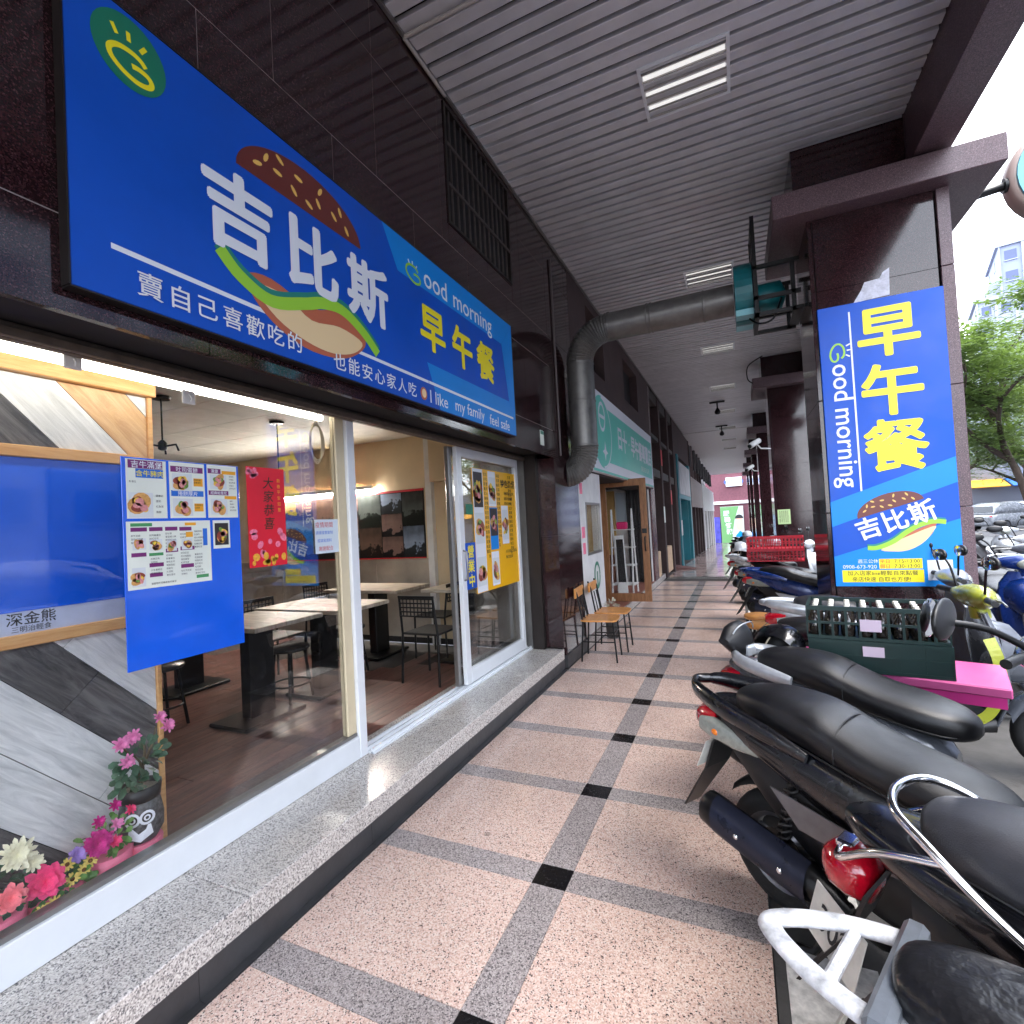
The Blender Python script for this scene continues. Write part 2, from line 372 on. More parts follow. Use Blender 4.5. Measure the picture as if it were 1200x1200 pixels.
m_ceil = M('ceiling_far_panel', S(204, 203, 204), .5, .1, noise=(14, .12))
m_conc = M('concrete_apron', S(74, 73, 72), .85, noise=(6, .35), bump=(60, .3))
m_asph = M('asphalt', S(88, 88, 92), .85, noise=(30, .3), bump=(120, .4))
m_white = M('white_paint', S(226, 226, 224), .6, noise=(7, .12))
m_alu = M('white_aluminium', S(226, 230, 234), .3, 0, noise=(5, .06), coat=.3)
m_alug = M('grey_aluminium', S(150, 148, 146), .35, .8, noise=(8, .15))
m_dkfr = M('dark_bronze_frame', S(48, 42, 40), .4, .6, noise=(8, .2))
m_chrome = M('chrome', (.8, .8, .82), .12, 1.0, noise=(30, .1))
m_blackp = M('black_plastic', S(24, 24, 26), .42, noise=(25, .25), bump=(300, .08))
m_blackm = M('black_metal', S(20, 20, 22), .35, .3)
m_dark = M('shop_interior_dark', S(34, 32, 33), .8)

# ================================================================== ground, road, floor
g = MB(); g.poly([(2.6, -60, -.16), (300, -60, -.16), (300, 400, -1.2), (2.6, 400, -1.2)]); struct(g, 'road', m_asph)
g = MB(); g.poly([(-300, -80, -1.9), (300, -80, -1.9), (300, 600, -1.9), (-300, 600, -1.9)]); struct(g, 'ground', m_asph)
# parking apron under the scooters, up to the kerb
ap = root('parking_apron', (1.3, 6, -.2), kind='structure')
g = MB()
y0s = [-4, 13.45, 42]; z0s = [0, 0, -.78]
for a in range(2):
    g.add([(.024, y0s[a], z0s[a]-.012), (2.42, y0s[a], z0s[a]-.012), (2.42, y0s[a+1], z0s[a+1]-.012), (.024, y0s[a+1], z0s[a+1]-.012),
           (.024, y0s[a], z0s[a]-.3), (2.42, y0s[a], z0s[a]-.3), (2.42, y0s[a+1], z0s[a+1]-.3), (.024, y0s[a+1], z0s[a+1]-.3)],
          [(0, 1, 2, 3), (0, 4, 5, 1), (1, 5, 6, 2), (3, 7, 4, 0), (2, 6, 7, 3)])
g.part('slab', m_conc, ap)
kerbm = MB(); kerbm.cbox(-.09, .09, -.495, .495, -.15, .15, .015); kerb_me = kerbm.mesh('kerb_stone')
for k in range(40): inst('kerb_stone', kerb_me, m_conc, ap, (2.511, -4+k*1.0, -.148 - max(0, k-17.4)*.028))
for k in range(13):                                         # worn white bars painted along the edge of the walkway
    b = MB(); b.box(.06, .34, 1.1+k*.62, 1.1+k*.62+.34, -.008, -.0075)
    b.part('painted_bar', MATS.get('worn_white') or M('worn_white', S(214, 212, 208), .75, noise=(26, .45)), ap)

fl = root('arcade_floor', (-.86, 6, -.2), kind='structure')
XL, XR, CX, HB, HY, DY, Y0 = -1.735, .02, -.842, .077, .066, .7511, 2.112
g = MB(); g.box(-2.0, XR, -4, 13.05, -.2, -.010); g.part('screed', m_joint, fl)
def piece(nm, w_, l_, t=.016):
    b = MB(); b.cbox(-w_/2+.001, w_/2-.001, -l_/2+.001, l_/2-.001, -t, 0, .0012); return b.mesh(nm)
LT = DY-2*HY
me = {'pl': piece('granite_tile', CX-HB-XL, LT), 'pr': piece('granite_tile', XR-CX-HB, LT), 'cl': piece('cross_band', CX-HB-XL, 2*HY),
      'cr': piece('cross_band', XR-CX-HB, 2*HY), 'lb': piece('long_band', 2*HB, LT), 'bk': piece('black_inset', 2*HB, 2*HY)}
meg = {k: v.copy() for k, v in me.items()}
cl, cr = (XL+CX-HB)/2, (CX+HB+XR)/2
def row(yb, zf, ang, M_, pk, gr):
    for nm, kk, xx, yy, mt in (('black_inset', 'bk', CX, yb, m_black), ('cross_band', 'cl', cl, yb, gr), ('cross_band', 'cr', cr, yb, gr),
                               ('long_band', 'lb', CX, yb+DY/2, gr), ('granite_tile', 'pl', cl, yb+DY/2, pk), ('granite_tile', 'pr', cr, yb+DY/2, pk)):
        inst(nm, M_[kk], mt, fl, (xx, yy, zf(yy)), (ang, 0, 0))
for k in range(-7, 14): row(Y0+k*DY, lambda y: 0, 0, me, m_pink, m_grey)
YS = 13.45; SL = -.0275; zs = lambda y: (y-YS)*SL
g = MB(); g.add([(-2.2, YS-.02, -.012), (XR, YS-.02, -.012), (XR, 44, zs(44)-.012), (-2.2, 44, zs(44)-.012), (-2.2, YS-.02, -.3), (XR, YS-.02, -.3), (XR, 44, zs(44)-.3), (-2.2, 44, zs(44)-.3)],
                [(0, 1, 2, 3), (1, 5, 6, 2), (0, 4, 5, 1)]); g.part('sloping_screed', m_joint, fl)
for k in range(38): row(YS+.08+k*DY, zs, math.atan(SL), meg, m_pinkg, m_grey)
gm = MB(); gm.box(-.012, .012, -.17, .17, -.02, 0); gme = gm.mesh('grate_bar')
for k in range(36): inst('grate_bar', gme, m_alug, fl, (XL+.03+k*.048, 13.24, 0))
g = MB(); g.box(XL, XR, 13.07, 13.41, -.03, -.018); g.part('grate_tray', m_grey, fl)
g = MB(); g.box(XL, XR, 13.05, 13.07, -.03, -.001); g.box(XL, XR, 13.41, 13.43, -.03, -.001); g.part('grate_frame', m_alug, fl)

# ================================================================== ceiling of the arcade
CZ = 4.70
ce = root('arcade_ceiling', (0, 8, CZ), kind='structure')
g = MB(); g.box(-1.9, 1.45, -4, 21.05, CZ+.075, CZ+.12); g.part('backing', M('ceiling_void', S(12, 12, 13), .95), ce)
sm = MB()
sec = [(-.042, .034), (-.042, .004), (-.038, 0), (.038, 0), (.042, .004), (.042, .034)]
sm.add([(x, y, z) for x in (-1.58, 1.58) for (y, z) in sec], [(k, k+1, k+7, k+6) for k in range(5)])
sme = sm.mesh('ceiling_strip')
PITCH = .118
for k in range(int(24.5/PITCH)):
    inst('ceiling_strip', sme, m_strip, ce, (-.175, -3.9+k*PITCH+random.uniform(-.002, .002), CZ+random.uniform(-.0015, .002)), (0, random.uniform(-.0012, .0012), random.uniform(-.0022, .0022)))
g = MB(); g.box(-1.9, 1.45, 20.6, 44, CZ+.002, CZ+.06); g.part('far_panel', m_ceil, ce)
g = MB(); g.box(-1.757, -1.735, -4, 20.6, CZ-.022, CZ-.002); g.part('edge_trim', m_alug, ce)
g = MB(); g.tube([(-1.74, 2.62, CZ-.02), (-.8, 2.63, CZ-.02), (.1, 2.63, CZ-.02)], .013, 8); g.tube([(-1.742, 2.62, CZ-.03), (-1.742, 3.1, CZ-.03)], .013, 8); g.part('conduit', M('conduit_pale', S(176, 168, 162), .6), ce)

# beam along the street side
bm = root('street_beam', (1.55, 10, 4.28), 'long maroon granite beam running along the street edge of the arcade ceiling', 'beam')
g = MB()
for k in range(32): 
    a = -4+k*1.5; MBk = MB(); MBk.cbox(1.41, 1.66, a+.003, a+1.497, 4.28, 4.75, .004); MBk.part('beam_panel', m_marblel, bm)
g.box(1.43, 1.64, -4, 44, 4.30, 5.6); g.part('beam_core', m_back, bm)
for k in range(16):
    MBk = MB(); MBk.cbox(1.645, 1.70, -4+k*3+.003, -4+k*3+2.997, 4.752, 6.6, .004); MBk.part('facade_panel', m_marblel, bm)

# ================================================================== pillars
PXL, PXR, PD = .684, 1.66, .88
pil_lab = ['thick maroon stone pillar carrying the tall blue breakfast sign', 'second maroon stone pillar along the arcade, with a green paper notice',
           'third maroon stone pillar along the arcade, behind the pillar with the green notice']
def pillar(idx, yf, zb, label):
    rt = root('stone_pillar', ((PXL+PXR)/2, yf+PD/2, zb), label, 'pillar', 'stone pillars along the street side')
    zt = 4.045
    g = MB(); g.box(PXL+.03, PXR-.03, yf+.03, yf+PD-.03, zb, zt); g.part('core', m_back, rt)
    hs = [zb, .55, 1.52, 2.48, 3.42, zt] if zb > -.3 else [zb, 1.52, zt]
    for a in range(len(hs)-1):
        z0, z1 = hs[a]+.002, hs[a+1]-.002
        g = MB(); g.box(PXL+.045, PXR-.10, yf, yf+.03, z0, z1); g.part('front_slab', m_marble, rt)
        g = MB(); g.cbox(PXR-.085, PXR, yf-.014, yf+.10, z0, z1, .004); g.part('corner_strip', m_marblel, rt)
        g = MB(); g.cbox(PXL, PXL+.035, yf-.012, yf+.05, z0, z1, .004); g.part('corner_strip', m_marble, rt)
        g = MB(); g.box(PXL+.002, PXL+.03, yf+.052, yf+PD-.05, z0, z1); g.part('side_slab', m_marble, rt)
        g = MB(); g.box(PXR-.03, PXR-.002, yf+.102, yf+PD-.05, z0, z1); g.part('side_slab', m_marble, rt)
        g = MB(); g.box(PXL+.03, PXR-.03, yf+PD-.03, yf+PD, z0, z1); g.part('rear_slab', m_marble, rt)
    g = MB(); g.cbox(.42, 1.96, yf-.18, yf+PD+.18, zt, 4.252, .006); g.part('capital', m_marblel, rt)
    g = MB(); g.box(.60, 1.405, yf+.0, yf+PD, 4.253, CZ-.003); g.part('cross_beam', m_marble, rt)
    return rt
for k in range(6): pillar(k, 5.02+6.43*k, 0 if k < 2 else zs(5.02+6.43*k), (pil_lab+['fourth maroon stone pillar, halfway down the arcade', 'fifth maroon stone pillar, far down the arcade', 'last maroon stone pillar at the far end of the arcade'])[k])

# ================================================================== left wall of the arcade
WX = -1.76
GY0, GY1, GZ0, GZ1 = 3.09, 4.20, 3.745, 4.64
wl = root('marble_shop_wall', (WX-.2, 1.5, 0), 'dark maroon polished marble wall around the blue sign of the breakfast shop', 'wall')
g = MB(); g.box(-2.30, WX-.0025, -4, 5.12, 2.345, GZ0-.002); g.box(-2.30, WX-.17, -4, 5.12, GZ0-.002, CZ+.06); g.box(-2.30, WX-.0025, -4, GY0-.01, GZ0-.002, CZ+.06); g.box(-2.30, WX-.0025, GY1+.01, 5.12, GZ0-.002, CZ+.06); g.box(-2.30, WX-.028, 5.12, 5.95, .0, CZ+.06); g.box(-2.10, WX-.028, 5.12, 5.13, 0, 2.345)
g.part('core', m_joint2, wl)
rows = [(2.262, 2.55), (2.553, 3.247), (3.25, 3.587), (3.59, 4.297), (4.30, CZ)]
GY0, GY1, GZ0, GZ1 = 3.09, 4.20, 3.745, 4.64
for ri, (z0, z1) in enumerate(rows):
    st = -.15 if ri in (0, 2) else .20
    ya = -4
    n = 0
    edges = [-4]+[q for q in [st-3.5+.70*k for k in range(20)] if -3.8 < q < 5.9]+[5.95]
    for a, b in zip(edges, edges[1:]):
        if ri >= 3 and a < GY1 and b > GY0:                     # cut round the ventilation opening
            for (p0, p1, q0, q1) in ((a, min(b, GY0), z0, z1), (max(a, GY1), b, z0, z1), (max(a, GY0), min(b, GY1), z0, min(z1, GZ0)), (max(a, GY0), min(b, GY1), max(z0, GZ1), z1)):
                if p1-p0 > .01 and q1-q0 > .01:
                    g = MB(); g.box(WX-.028, WX-random.uniform(0, .0012), p0+.002, p1-.002, q0+.001, q1-.001); g.part('marble_panel', m_marble, wl)
            continue
        g = MB(); g.box(WX-.028, WX-random.uniform(0, .0012), a+.002, b-.002, z0+.001, z1-.001); g.part('marble_panel', m_marble, wl)
for z0, z1 in ((.14, .62), (.622, 1.42), (1.422, 2.26)):        # pier between the two shops
    g = MB(); g.box(WX-.028, WX, 5.152, 5.95, z0, z1); g.part('marble_panel', m_marble, wl)
    g = MB(); g.box(-2.10, WX, 5.120-.028, 5.150, z0 if z0 > .2 else .232, z1); g.part('marble_panel', m_marble, wl)
g = MB(); g.box(WX-.026, WX+.012, 5.16, 5.95, .0, .138); g.part('pier_plinth', m_base, wl)
g = MB(); g.box(-2.30, WX-.004, -4, 5.09, 2.31, 2.344); g.part('soffit', m_back, wl)
g = MB()                                                        # opening with the burglar bars
g.box(WX-.16, WX-.03, GY0, GY1, GZ0, GZ1); g.part('vent_recess', m_back, wl)
gr = root('ventilation_grille', (WX-.01, (GY0+GY1)/2, GZ0), 'dark steel bar grille over the opening above the blue shop sign', 'grille')
g = MB()
for (a, b, c, d) in ((GY0, GY1, GZ0, GZ0+.025), (GY0, GY1, GZ1-.025, GZ1), (GY0, GY0+.025, GZ0+.025, GZ1-.025), (GY1-.025, GY1, GZ0+.025, GZ1-.025)): g.box(WX-.028, WX+.008, a, b, c, d)
g.part('frame', m_dkfr, gr)
bar = MB(); bar.box(-.006, .006, -.006, .006, GZ0+.025, GZ1-.025); bme = bar.mesh('bar')
for k in range(1, 13): inst('bar', bme, M('weathered_steel', S(86, 78, 76), .5, .5, noise=(20, .3)), gr, (WX-.004, GY0+k*(GY1-GY0)/13, 0))
for z in (GZ0+.30, GZ0+.60):
    g = MB(); g.box(WX+.002, WX+.012, GY0+.025, GY1-.025, z-.01, z+.01); g.part('cross_bar', MATS['weathered_steel'], gr)

# granite step in front of the shop
st = root('granite_step', (-1.98, 1.6, 0), 'speckled white granite step running under the shop window and doorway', 'step')
eds = [-4, -2.35, -.75, 1.33, 3.05, 5.088]
for a, b in zip(eds, eds[1:]):
    g = MB(); g.cbox(-2.32, -1.758, a+.001, b-.001, .115, .22, .004); g.part('granite_slab', m_step, st)
eds = [-4, -2.1, -.6, 1.13, 2.02, 3.02, 4.02, 5.12]
for a, b in zip(eds, eds[1:]):
    g = MB(); g.box(-1.80, -1.770, a+.001, b-.001, 0.002, .114); g.part('base_slab', m_base, st)
    g = MB(); g.box(-1.77, -1.738, a+.001, b-.001, -.012, .004); g.part('base_border', m_base, st)
g = MB(); g.box(-2.32, -1.80, -4, 5.08, 0, .114); g.part('core', m_joint, st)
# ================================================================== shop glazing
m_glass = glass('shop_glass', (.98, .985, .985), .32, .012)
GX = -2.15                                                       # glazing plane
def frame_bar(g, y0, y1, z0, z1, x0=GX-.045, x1=GX+.01, b=.004): g.cbox(x0, x1, y0, y1, z0, z1, b)
wd = root('shop_window', (GX, .5, .22), 'large fixed shop window in a white aluminium frame above the granite step', 'window')
g = MB(); frame_bar(g, -3.9, 2.372, .221, .352, GX-.05, GX+.012); g.part('bottom_rail', m_alu, wd)
g = MB(); g.box(GX-.052, GX-.005, -3.9, 2.372, .353, .372); g.part('glazing_bead', m_alug, wd)
g = MB(); frame_bar(g, 2.374, 2.44, .221, 2.285, GX-.05, GX+.014); g.part('mullion', m_alu, wd)
g = MB(); frame_bar(g, 2.30, 2.372, .373, 2.285, GX-.05, GX-.006); g.part('inner_post', M('cream_post', S(214, 200, 168), .5, noise=(6, .1)), wd)
g = MB(); frame_bar(g, -3.9, 5.085, 2.287, 2.308, GX-.06, GX+.055); frame_bar(g, -3.9, 5.085, 2.25, 2.286, GX+.02, GX+.05); frame_bar(g, -3.9, 5.085, 2.25, 2.286, GX+.065, GX+.08); g.part('head_track', M('weathered_bronze', S(106, 94, 84), .5, .4, noise=(14, .35)), wd)
g = MB(); g.box(GX-.024, GX-.018, -3.9, 2.30, .372, 2.286); g.part('pane', m_glass, wd)
sl_ = root('sliding_door', (GX, 4.3, .22), 'white aluminium sliding glass door pushed aside beside the open doorway', 'sliding door')
g = MB(); frame_bar(g, 3.655, 3.735, .255, 2.25, GX-.01, GX+.03); g.part('stile', m_alu, sl_)
g = MB(); frame_bar(g, 4.865, 4.93, .255, 2.25, GX-.01, GX+.03); g.part('stile', m_alu, sl_)
g = MB(); frame_bar(g, 3.736, 4.864, .255, .37, GX-.01, GX+.03); g.part('bottom_rail', m_alu, sl_)
g = MB(); frame_bar(g, 3.736, 4.864, 2.17, 2.25, GX-.01, GX+.03); g.part('top_rail', m_alu, sl_)
g = MB(); g.box(GX+.006, GX+.012, 3.736, 4.864, .371, 2.169); g.part('pane', m_glass, sl_)
g = MB(); g.tube([(GX+.03, 3.69, 1.12), (GX+.06, 3.69, 1.13), (GX+.065, 3.69, 1.25), (GX+.06, 3.69, 1.36), (GX+.03, 3.69, 1.37)], .009, 8); g.part('handle', m_alug, sl_)
fx = root('fixed_sash', (GX-.05, 4.3, .22), 'fixed glass sash behind the sliding door, next to the dark marble pier', 'window')
g = MB(); frame_bar(g, 3.60, 3.65, .255, 2.25, GX-.06, GX-.02); frame_bar(g, 4.98, 5.03, .255, 2.25, GX-.06, GX-.02); frame_bar(g, 3.651, 4.979, .255, .33, GX-.06, GX-.02); frame_bar(g, 3.651, 4.979, 2.18, 2.25, GX-.06, GX-.02); g.part('frame', m_alug, fx)
g = MB(); g.box(GX-.045, GX-.04, 3.651, 4.979, .331, 2.179); g.part('pane', m_glass, fx)
g = MB(); frame_bar(g, 5.035, 5.088, .221, 2.25, GX-.06, GX+.06); g.part('jamb', m_alug, fx)
g = MB(); g.box(GX+.07, GX+.20, 5.02, 5.088, .222, 2.31); g.part('shutter_guide', m_dkfr, fx)
g = MB()
for x0 in (-.06, -.015, .03): g.box(GX+x0, GX+x0+.012, 2.445, 5.03, .221, .252)
g.box(GX-.075, GX+.055, 2.445, 5.03, .2205, .232); g.thing('door_track', m_alu, 'white aluminium threshold track of the open shop doorway', 'door track')

# lit tube along the top of the window
lt = root('tube_light', (GX-.09, .9, 2.2), 'long lit white tube lamp along the top of the shop window', 'lamp')
g = MB(); g.cbox(GX-.125, GX-.065, -3.5, 2.30, 2.285, 2.33, .006); g.part('housing', m_alug, lt)
g = MB(); g.tube([(GX-.09, -3.5, 2.266), (GX-.09, 2.28, 2.266)], .019, 10); g.part('tube', M('lit_tube', (1, .95, .82), .5, emis=(1, .93, .80, 3.4)), lt)

# ================================================================== the blue signboard
SX = -1.715
m_blue = M('sign_blue', S(0, 82, 196), .42, noise=(2.2, .15), spec=.35, rvar=.14, bump=(1.6, .3))
m_lblue = M('sign_light_blue', S(0, 136, 226), .42, noise=(2, .06), spec=.35)
m_swhite = M('sign_white', S(232, 236, 244), .4)
m_syel = M('sign_yellow', S(250, 232, 30), .4)
m_sgreen = M('sign_green', S(20, 120, 92), .4)
m_bun = M('sign_bun_brown', S(104, 42, 36), .4)
m_seed = M('sign_seed', S(236, 190, 96), .4)
m_let = M('sign_lettuce', S(156, 212, 56), .4)
m_teal = M('sign_teal', S(28, 132, 120), .4)
m_crust = M('sign_crust', S(240, 210, 160), .4)
m_patty = M('sign_patty', S(190, 100, 70), .4)
def flat(name, mat, par, fn):
    g = MB(); fn(g); return g.part(name, mat, par)
def gmark(g, c, U, W, N, s, wd):
    """the smiling G: an open oval with an inward curl, rays above"""
    c, U, W = Vector(c), Vector(U), Vector(W)
    pts = [(.62, .28), (.40, .52), (.0, .62), (-.5, .50), (-.82, .12), (-.74, -.35), (-.30, -.72), (.25, -.86), (.72, -.70), (.86, -.40), (.70, -.12), (.35, -.05), (.05, -.12)]
    ribbon(g, smooth_path([c+U*(p[0]*s)+W*(p[1]*s*.8) for p in pts], 5), wd, N)
def grays(g, c, U, W, N, s, wd, only=None):
    c, U, W = Vector(c), Vector(U), Vector(W)
    rr = (((-.62, .80), (-.85, 1.25)), ((-.05, .85), (-.08, 1.35)), ((.50, .72), (.78, 1.15)))
    for a, b in (rr if only is None else (rr[only],)):
        ribbon(g, [c+U*(a[0]*s)+W*(a[1]*s), c+U*(b[0]*s)+W*(b[1]*s)], wd, N)
def burger(par, c, U, W, N, s, d0, calm=False):
    """burger drawing, about 1 unit wide, layers d0, d0+.4 mm ... in front of the board"""
    c, U, W, N = Vector(c), Vector(U), Vector(W), Vector(N)
    q = lambda x, y, k: c+U*(x*s)+W*(y*s)+N*(d0+k*.0004)
    flat('bun_top', m_bun, par, lambda g: g.poly([q(-.5+1.0*0, .0, 0)]+[q(.5*math.cos(t), .0+.27*math.sin(t), 0) for t in [pi-pi*k/24 for k in range(1, 25)]]))
    sd = [(-.36, .09, 20), (-.30, .16, 65), (-.20, .21, -35), (-.22, .12, -8), (-.06, .18, -10), (.12, .20, 60), (-.10, .08, -50), (.10, .11, -60), (.24, .10, -45), (.30, .16, -70), (.02, .06, -30), (.36, .06, -60)]
    for x, y, a in sd: flat('seed', m_seed, par, lambda g: g.poly(ellipse(q(x, y, 1), U, W, .034*s, .014*s, 10, rot=R(a))))
    def wave(y0, k, w, par_):
        pts = [(-.62, -.52), (-.50, -.62), (-.30, -.68), (-.05, -.60), (.10, -.54), (.28, -.52), (.48, -.60), (.64, -.72)]
        if calm: pts = [(-.54, -.52), (-.40, -.56), (-.15, -.53), (.08, -.44), (.28, -.39), (.48, -.39), (.64, -.46)]
        return ribbon(par_, smooth_path([q(x, y+y0, k) for x, y in pts], 5), w*s, N)
    flat('patty', m_patty, par, lambda g: g.poly(rounded([q(x, y, 0) for x, y in ([(-.40, -.56), (.45, -.43), (.47, -.50), (.36, -.62), (.1, -.72), (-.15, -.70), (-.34, -.62)] if calm else [(-.46, -.60), (-.30, -.56), (0, -.62), (.25, -.55), (.46, -.62), (.50, -.72), (.3, -.86), (0, -.90), (-.25, -.84), (-.42, -.72)])])))
    flat('bun_bottom', m_crust, par, lambda g: g.poly(rounded([q(x, y, 1) for x, y in ([(-.34, -.60), (.44, -.48), (.40, -.58), (.22, -.70), (.0, -.75), (-.2, -.71)] if calm else [(-.42, -.64), (-.2, -.62), (.0, -.70), (.25, -.66), (.47, -.70), (.38, -.80), (.18, -.86), (-.05, -.85), (-.27, -.78)])])))
    flat('lettuce_shade', m_teal, par, lambda g: wave(.015, 2, .085, g))
    flat('lettuce', m_let, par, lambda g: wave(-.012, 3, .075, g))
sg = root('shop_signboard', (SX, 2.4, 2.33), 'wide blue breakfast shop signboard with burger drawing and white lettering', 'sign')
SY0, SY1, SZ0, SZ1 = .805, 4.01, 2.332, 3.30
g = MB(); g.cbox(WX+.002, SX, SY0, SY1, SZ0, SZ1, .002); g.part('panel', m_blue, sg)
g = MB()
for a in ((SY0-.004, SY1+.004, SZ0-.006, SZ0-.001), (SY0-.004, SY1+.004, SZ1+.001, SZ1+.006), (SY0-.006, SY0-.001, SZ0, SZ1), (SY1+.001, SY1+.006, SZ0, SZ1)): g.box(WX+.002, SX+.0015, *a)
g.part('edge_trim', m_dkfr, sg)  # trim coloured dark to stand in for the shadow gap beside the sign
def s2(y, z, k=0): return Vector((SX+.0015+k*.0004, y, z))
flat('light_blue_field', m_lblue, sg, lambda g: (g.poly([s2(2.26, 3.298), s2(2.39, 3.075), s2(3.79, 3.075), s2(4.007, 3.298)]), g.poly([s2(4.007, 3.297), s2(3.792, 3.074), s2(3.89, 2.612), s2(4.007, 2.50)]),
     g.poly([s2(4.007, 2.499), s2(3.889, 2.611), s2(2.652, 2.611), s2(2.78, 2.336), s2(4.007, 2.336)])))
flat('logo_disc', m_sgreen, sg, lambda g: g.poly(ellipse(s2(.985, 3.165), Y_, Z_, .112, .118, 32)))
flat('logo_mark', m_syel, sg, lambda g: (gmark(g, s2(.985, 3.135, 1), Y_, Z_, X_, .075, .017), grays(g, s2(.985, 3.15, 1), Y_, Z_, X_, .062, .013)))
burger(sg, s2(1.715, 3.045), Y_, Z_, X_, .715, 0)
def title(g):
    for ch, yy in (('吉', 1.365), ('比', 1.745), ('斯', 2.12)): g.text(ch, s2(yy, 2.835, 5), Y_, Z_, .33, 0, fat=.034)
flat('shop_name', m_swhite, sg, title)
flat('rule', m_swhite, sg, lambda g: (g.poly([s2(.91, 2.488, -1.5), s2(2.66, 2.478, -1.5), s2(2.66, 2.496, -1.5), s2(.91, 2.506, -1.5)]), g.poly([s2(2.663, 2.478, 1), s2(3.96, 2.470, 1), s2(3.96, 2.488, 1), s2(2.663, 2.496, 1)])))
def slog(g):
    for k, ch in enumerate('賣自己喜歡吃的'): g.text(ch, s2(1.02+k*.0985, 2.412, 6), Y_, Z_, .088, 0, fat=.008)
    for k, ch in enumerate('也能安心家人吃'): g.text(ch, s2(1.88+k*.0995, 2.400, 6), Y_, Z_, .088, 0, fat=.008)
    g.text('I like', s2(2.77, 2.398, 6), Y_, Z_, .115, .006); g.text('my family', s2(3.19, 2.394, 6), Y_, Z_, .115, .006); g.text('feel safe', s2(3.68, 2.396, 6), Y_, Z_, .115, .006)
flat('slogan', m_swhite, sg, slog)['kind'] = 'stuff'
flat('doughnut', m_patty, sg, lambda g: g.poly(ellipse(s2(2.595, 2.40, 6), Y_, Z_, .036, .04, 20)))
flat('doughnut_icing', m_crust, sg, lambda g: g.poly(ellipse(s2(2.598, 2.402, 7), Y_, Z_, .024, .028, 16)))
flat('ood_lettering', m_swhite, sg, lambda g: g.text('ood', s2(2.66, 3.10, 2), Y_, Z_, .18, .006, 'L')); flat('morning_lettering', m_swhite, sg, lambda g: g.text('morning', s2(3.02, 3.10, 2), Y_, Z_, .18, .006, 'L'))
for i_ in range(3): flat('sun_ray', m_swhite, sg, lambda g: grays(g, s2(2.545, 3.125, 2), Y_, Z_, X_, .055, .010, i_))
flat('good_g', m_let, sg, lambda g: gmark(g, s2(2.545, 3.13, 2), Y_, Z_, X_, .085, .014))
def bf(g):
    for ch, yy in (('早', 2.74), ('午', 3.12), ('餐', 3.48)): g.text(ch, s2(yy, 2.835, 2), Y_, Z_, .30, 0, fat=.034)
flat('breakfast_lettering', m_syel, sg, bf)

# ================================================================== things stuck on the glass
PX = GX-.017                                                     # outer face of the big pane
m_paper = M('paper', S(232, 238, 228), .55, noise=(9, .05))
m_pblue = M('film_blue', S(22, 96, 228), .16, noise=(3, .12), coat=.5, bump=(6, .22))
m_ink = M('print_black', S(40, 40, 44), .6)
m_pur = M('print_purple', S(120, 40, 110), .5); m_or = M('print_orange', S(240, 170, 40), .5); m_pb = M('print_blue', S(40, 110, 210), .5); m_pg = M('print_green', S(70, 150, 90), .5); m_pr = M('print_red', S(200, 40, 50), .5)
m_food = [M('food_bread', S(224, 168, 96), .5, noise=(60, .4)), M('food_meat', S(150, 66, 50), .5, noise=(70, .5)), M('food_egg', S(244, 200, 70), .5, noise=(60, .3)), M('food_ham', S(226, 150, 150), .5, noise=(70, .35)), M('food_greens', S(120, 160, 70), .5, noise=(70, .5)), M('food_plate', S(216, 222, 226), .5), M('food_dark', S(46, 40, 42), .5)]
rf = random.Random(3)
def food(par, o, U, W, N, w_, h_, dark=False, k0=2):
    """a printed picture of a dish, flat on the sheet"""
    o, U, W, N = Vector(o), Vector(U), Vector(W), Vector(N)
    q = lambda x, y, k: o+U*(x*w_)+W*(y*h_)+N*(k*.0004)
    flat('dish_photo', m_food[6 if dark else 5], par, lambda g: g.poly([q(-.5, -.5, k0), q(.5, -.5, k0), q(.5, .5, k0), q(-.5, .5, k0)]))
    k = k0+1
    for mi, n_, sz in ((0, 2, .42), (1, 2, .30), (4, 3, .18), (2, 2, .19), (3, 3, .20)):
        def fn(g):
            for _ in range(n_): g.poly(ellipse(q(rf.uniform(-.2, .2), rf.uniform(-.22, .2), k), U, W, w_*sz*rf.uniform(.6, 1), h_*sz*rf.uniform(.5, .9), 12, rot=rf.uniform(0, 3)))
        flat('dish_print', m_food[mi], par, fn); k += 1
def rect(g, o, U, W, N, x0, x1, y0, y1, k):
    q = lambda x, y: Vector(o)+Vector(U)*x+Vector(W)*y+Vector(N)*(k*.0004)
    g.poly([q(x0, y0), q(x1, y0), q(x1, y1), q(x0, y1)])
mn = root('menu_board', (PX+.006, 1.40, 1.08), 'blue film menu board with pale menu sheets taped on the shop window', 'menu board')
g = MB(); g.cbox(PX+.001, PX+.006, 1.155, 1.655, 1.08, 1.915, .001); g.part('backing_film', m_pblue, mn)
MO = Vector((PX+.0065, 0, 0))
def mtext(g, s_, y, z, size, bold=.004, k=2, align='C'): g.text(s_, MO+Vector((k*.0004, y, z)), Y_, Z_, size, bold, align)
CJ = '蛋餅吐司漢堡奶茶紅豆花生培根火腿鮪魚起司薯條雞塊沙拉咖啡牛奶'
def lines(g, y0, y1, z0, dz, n, size, k=2, rng=rf):
    for i in range(n):
        ln = int((y1-y0)/size/1.02*rng.uniform(.55, 1)); s_ = ''.join(rng.choice(CJ) for _ in range(max(2, ln)))
        g.text(s_, MO+Vector((k*.0004, y0, z0-i*dz)), Y_, Z_, size, .0, 'L')
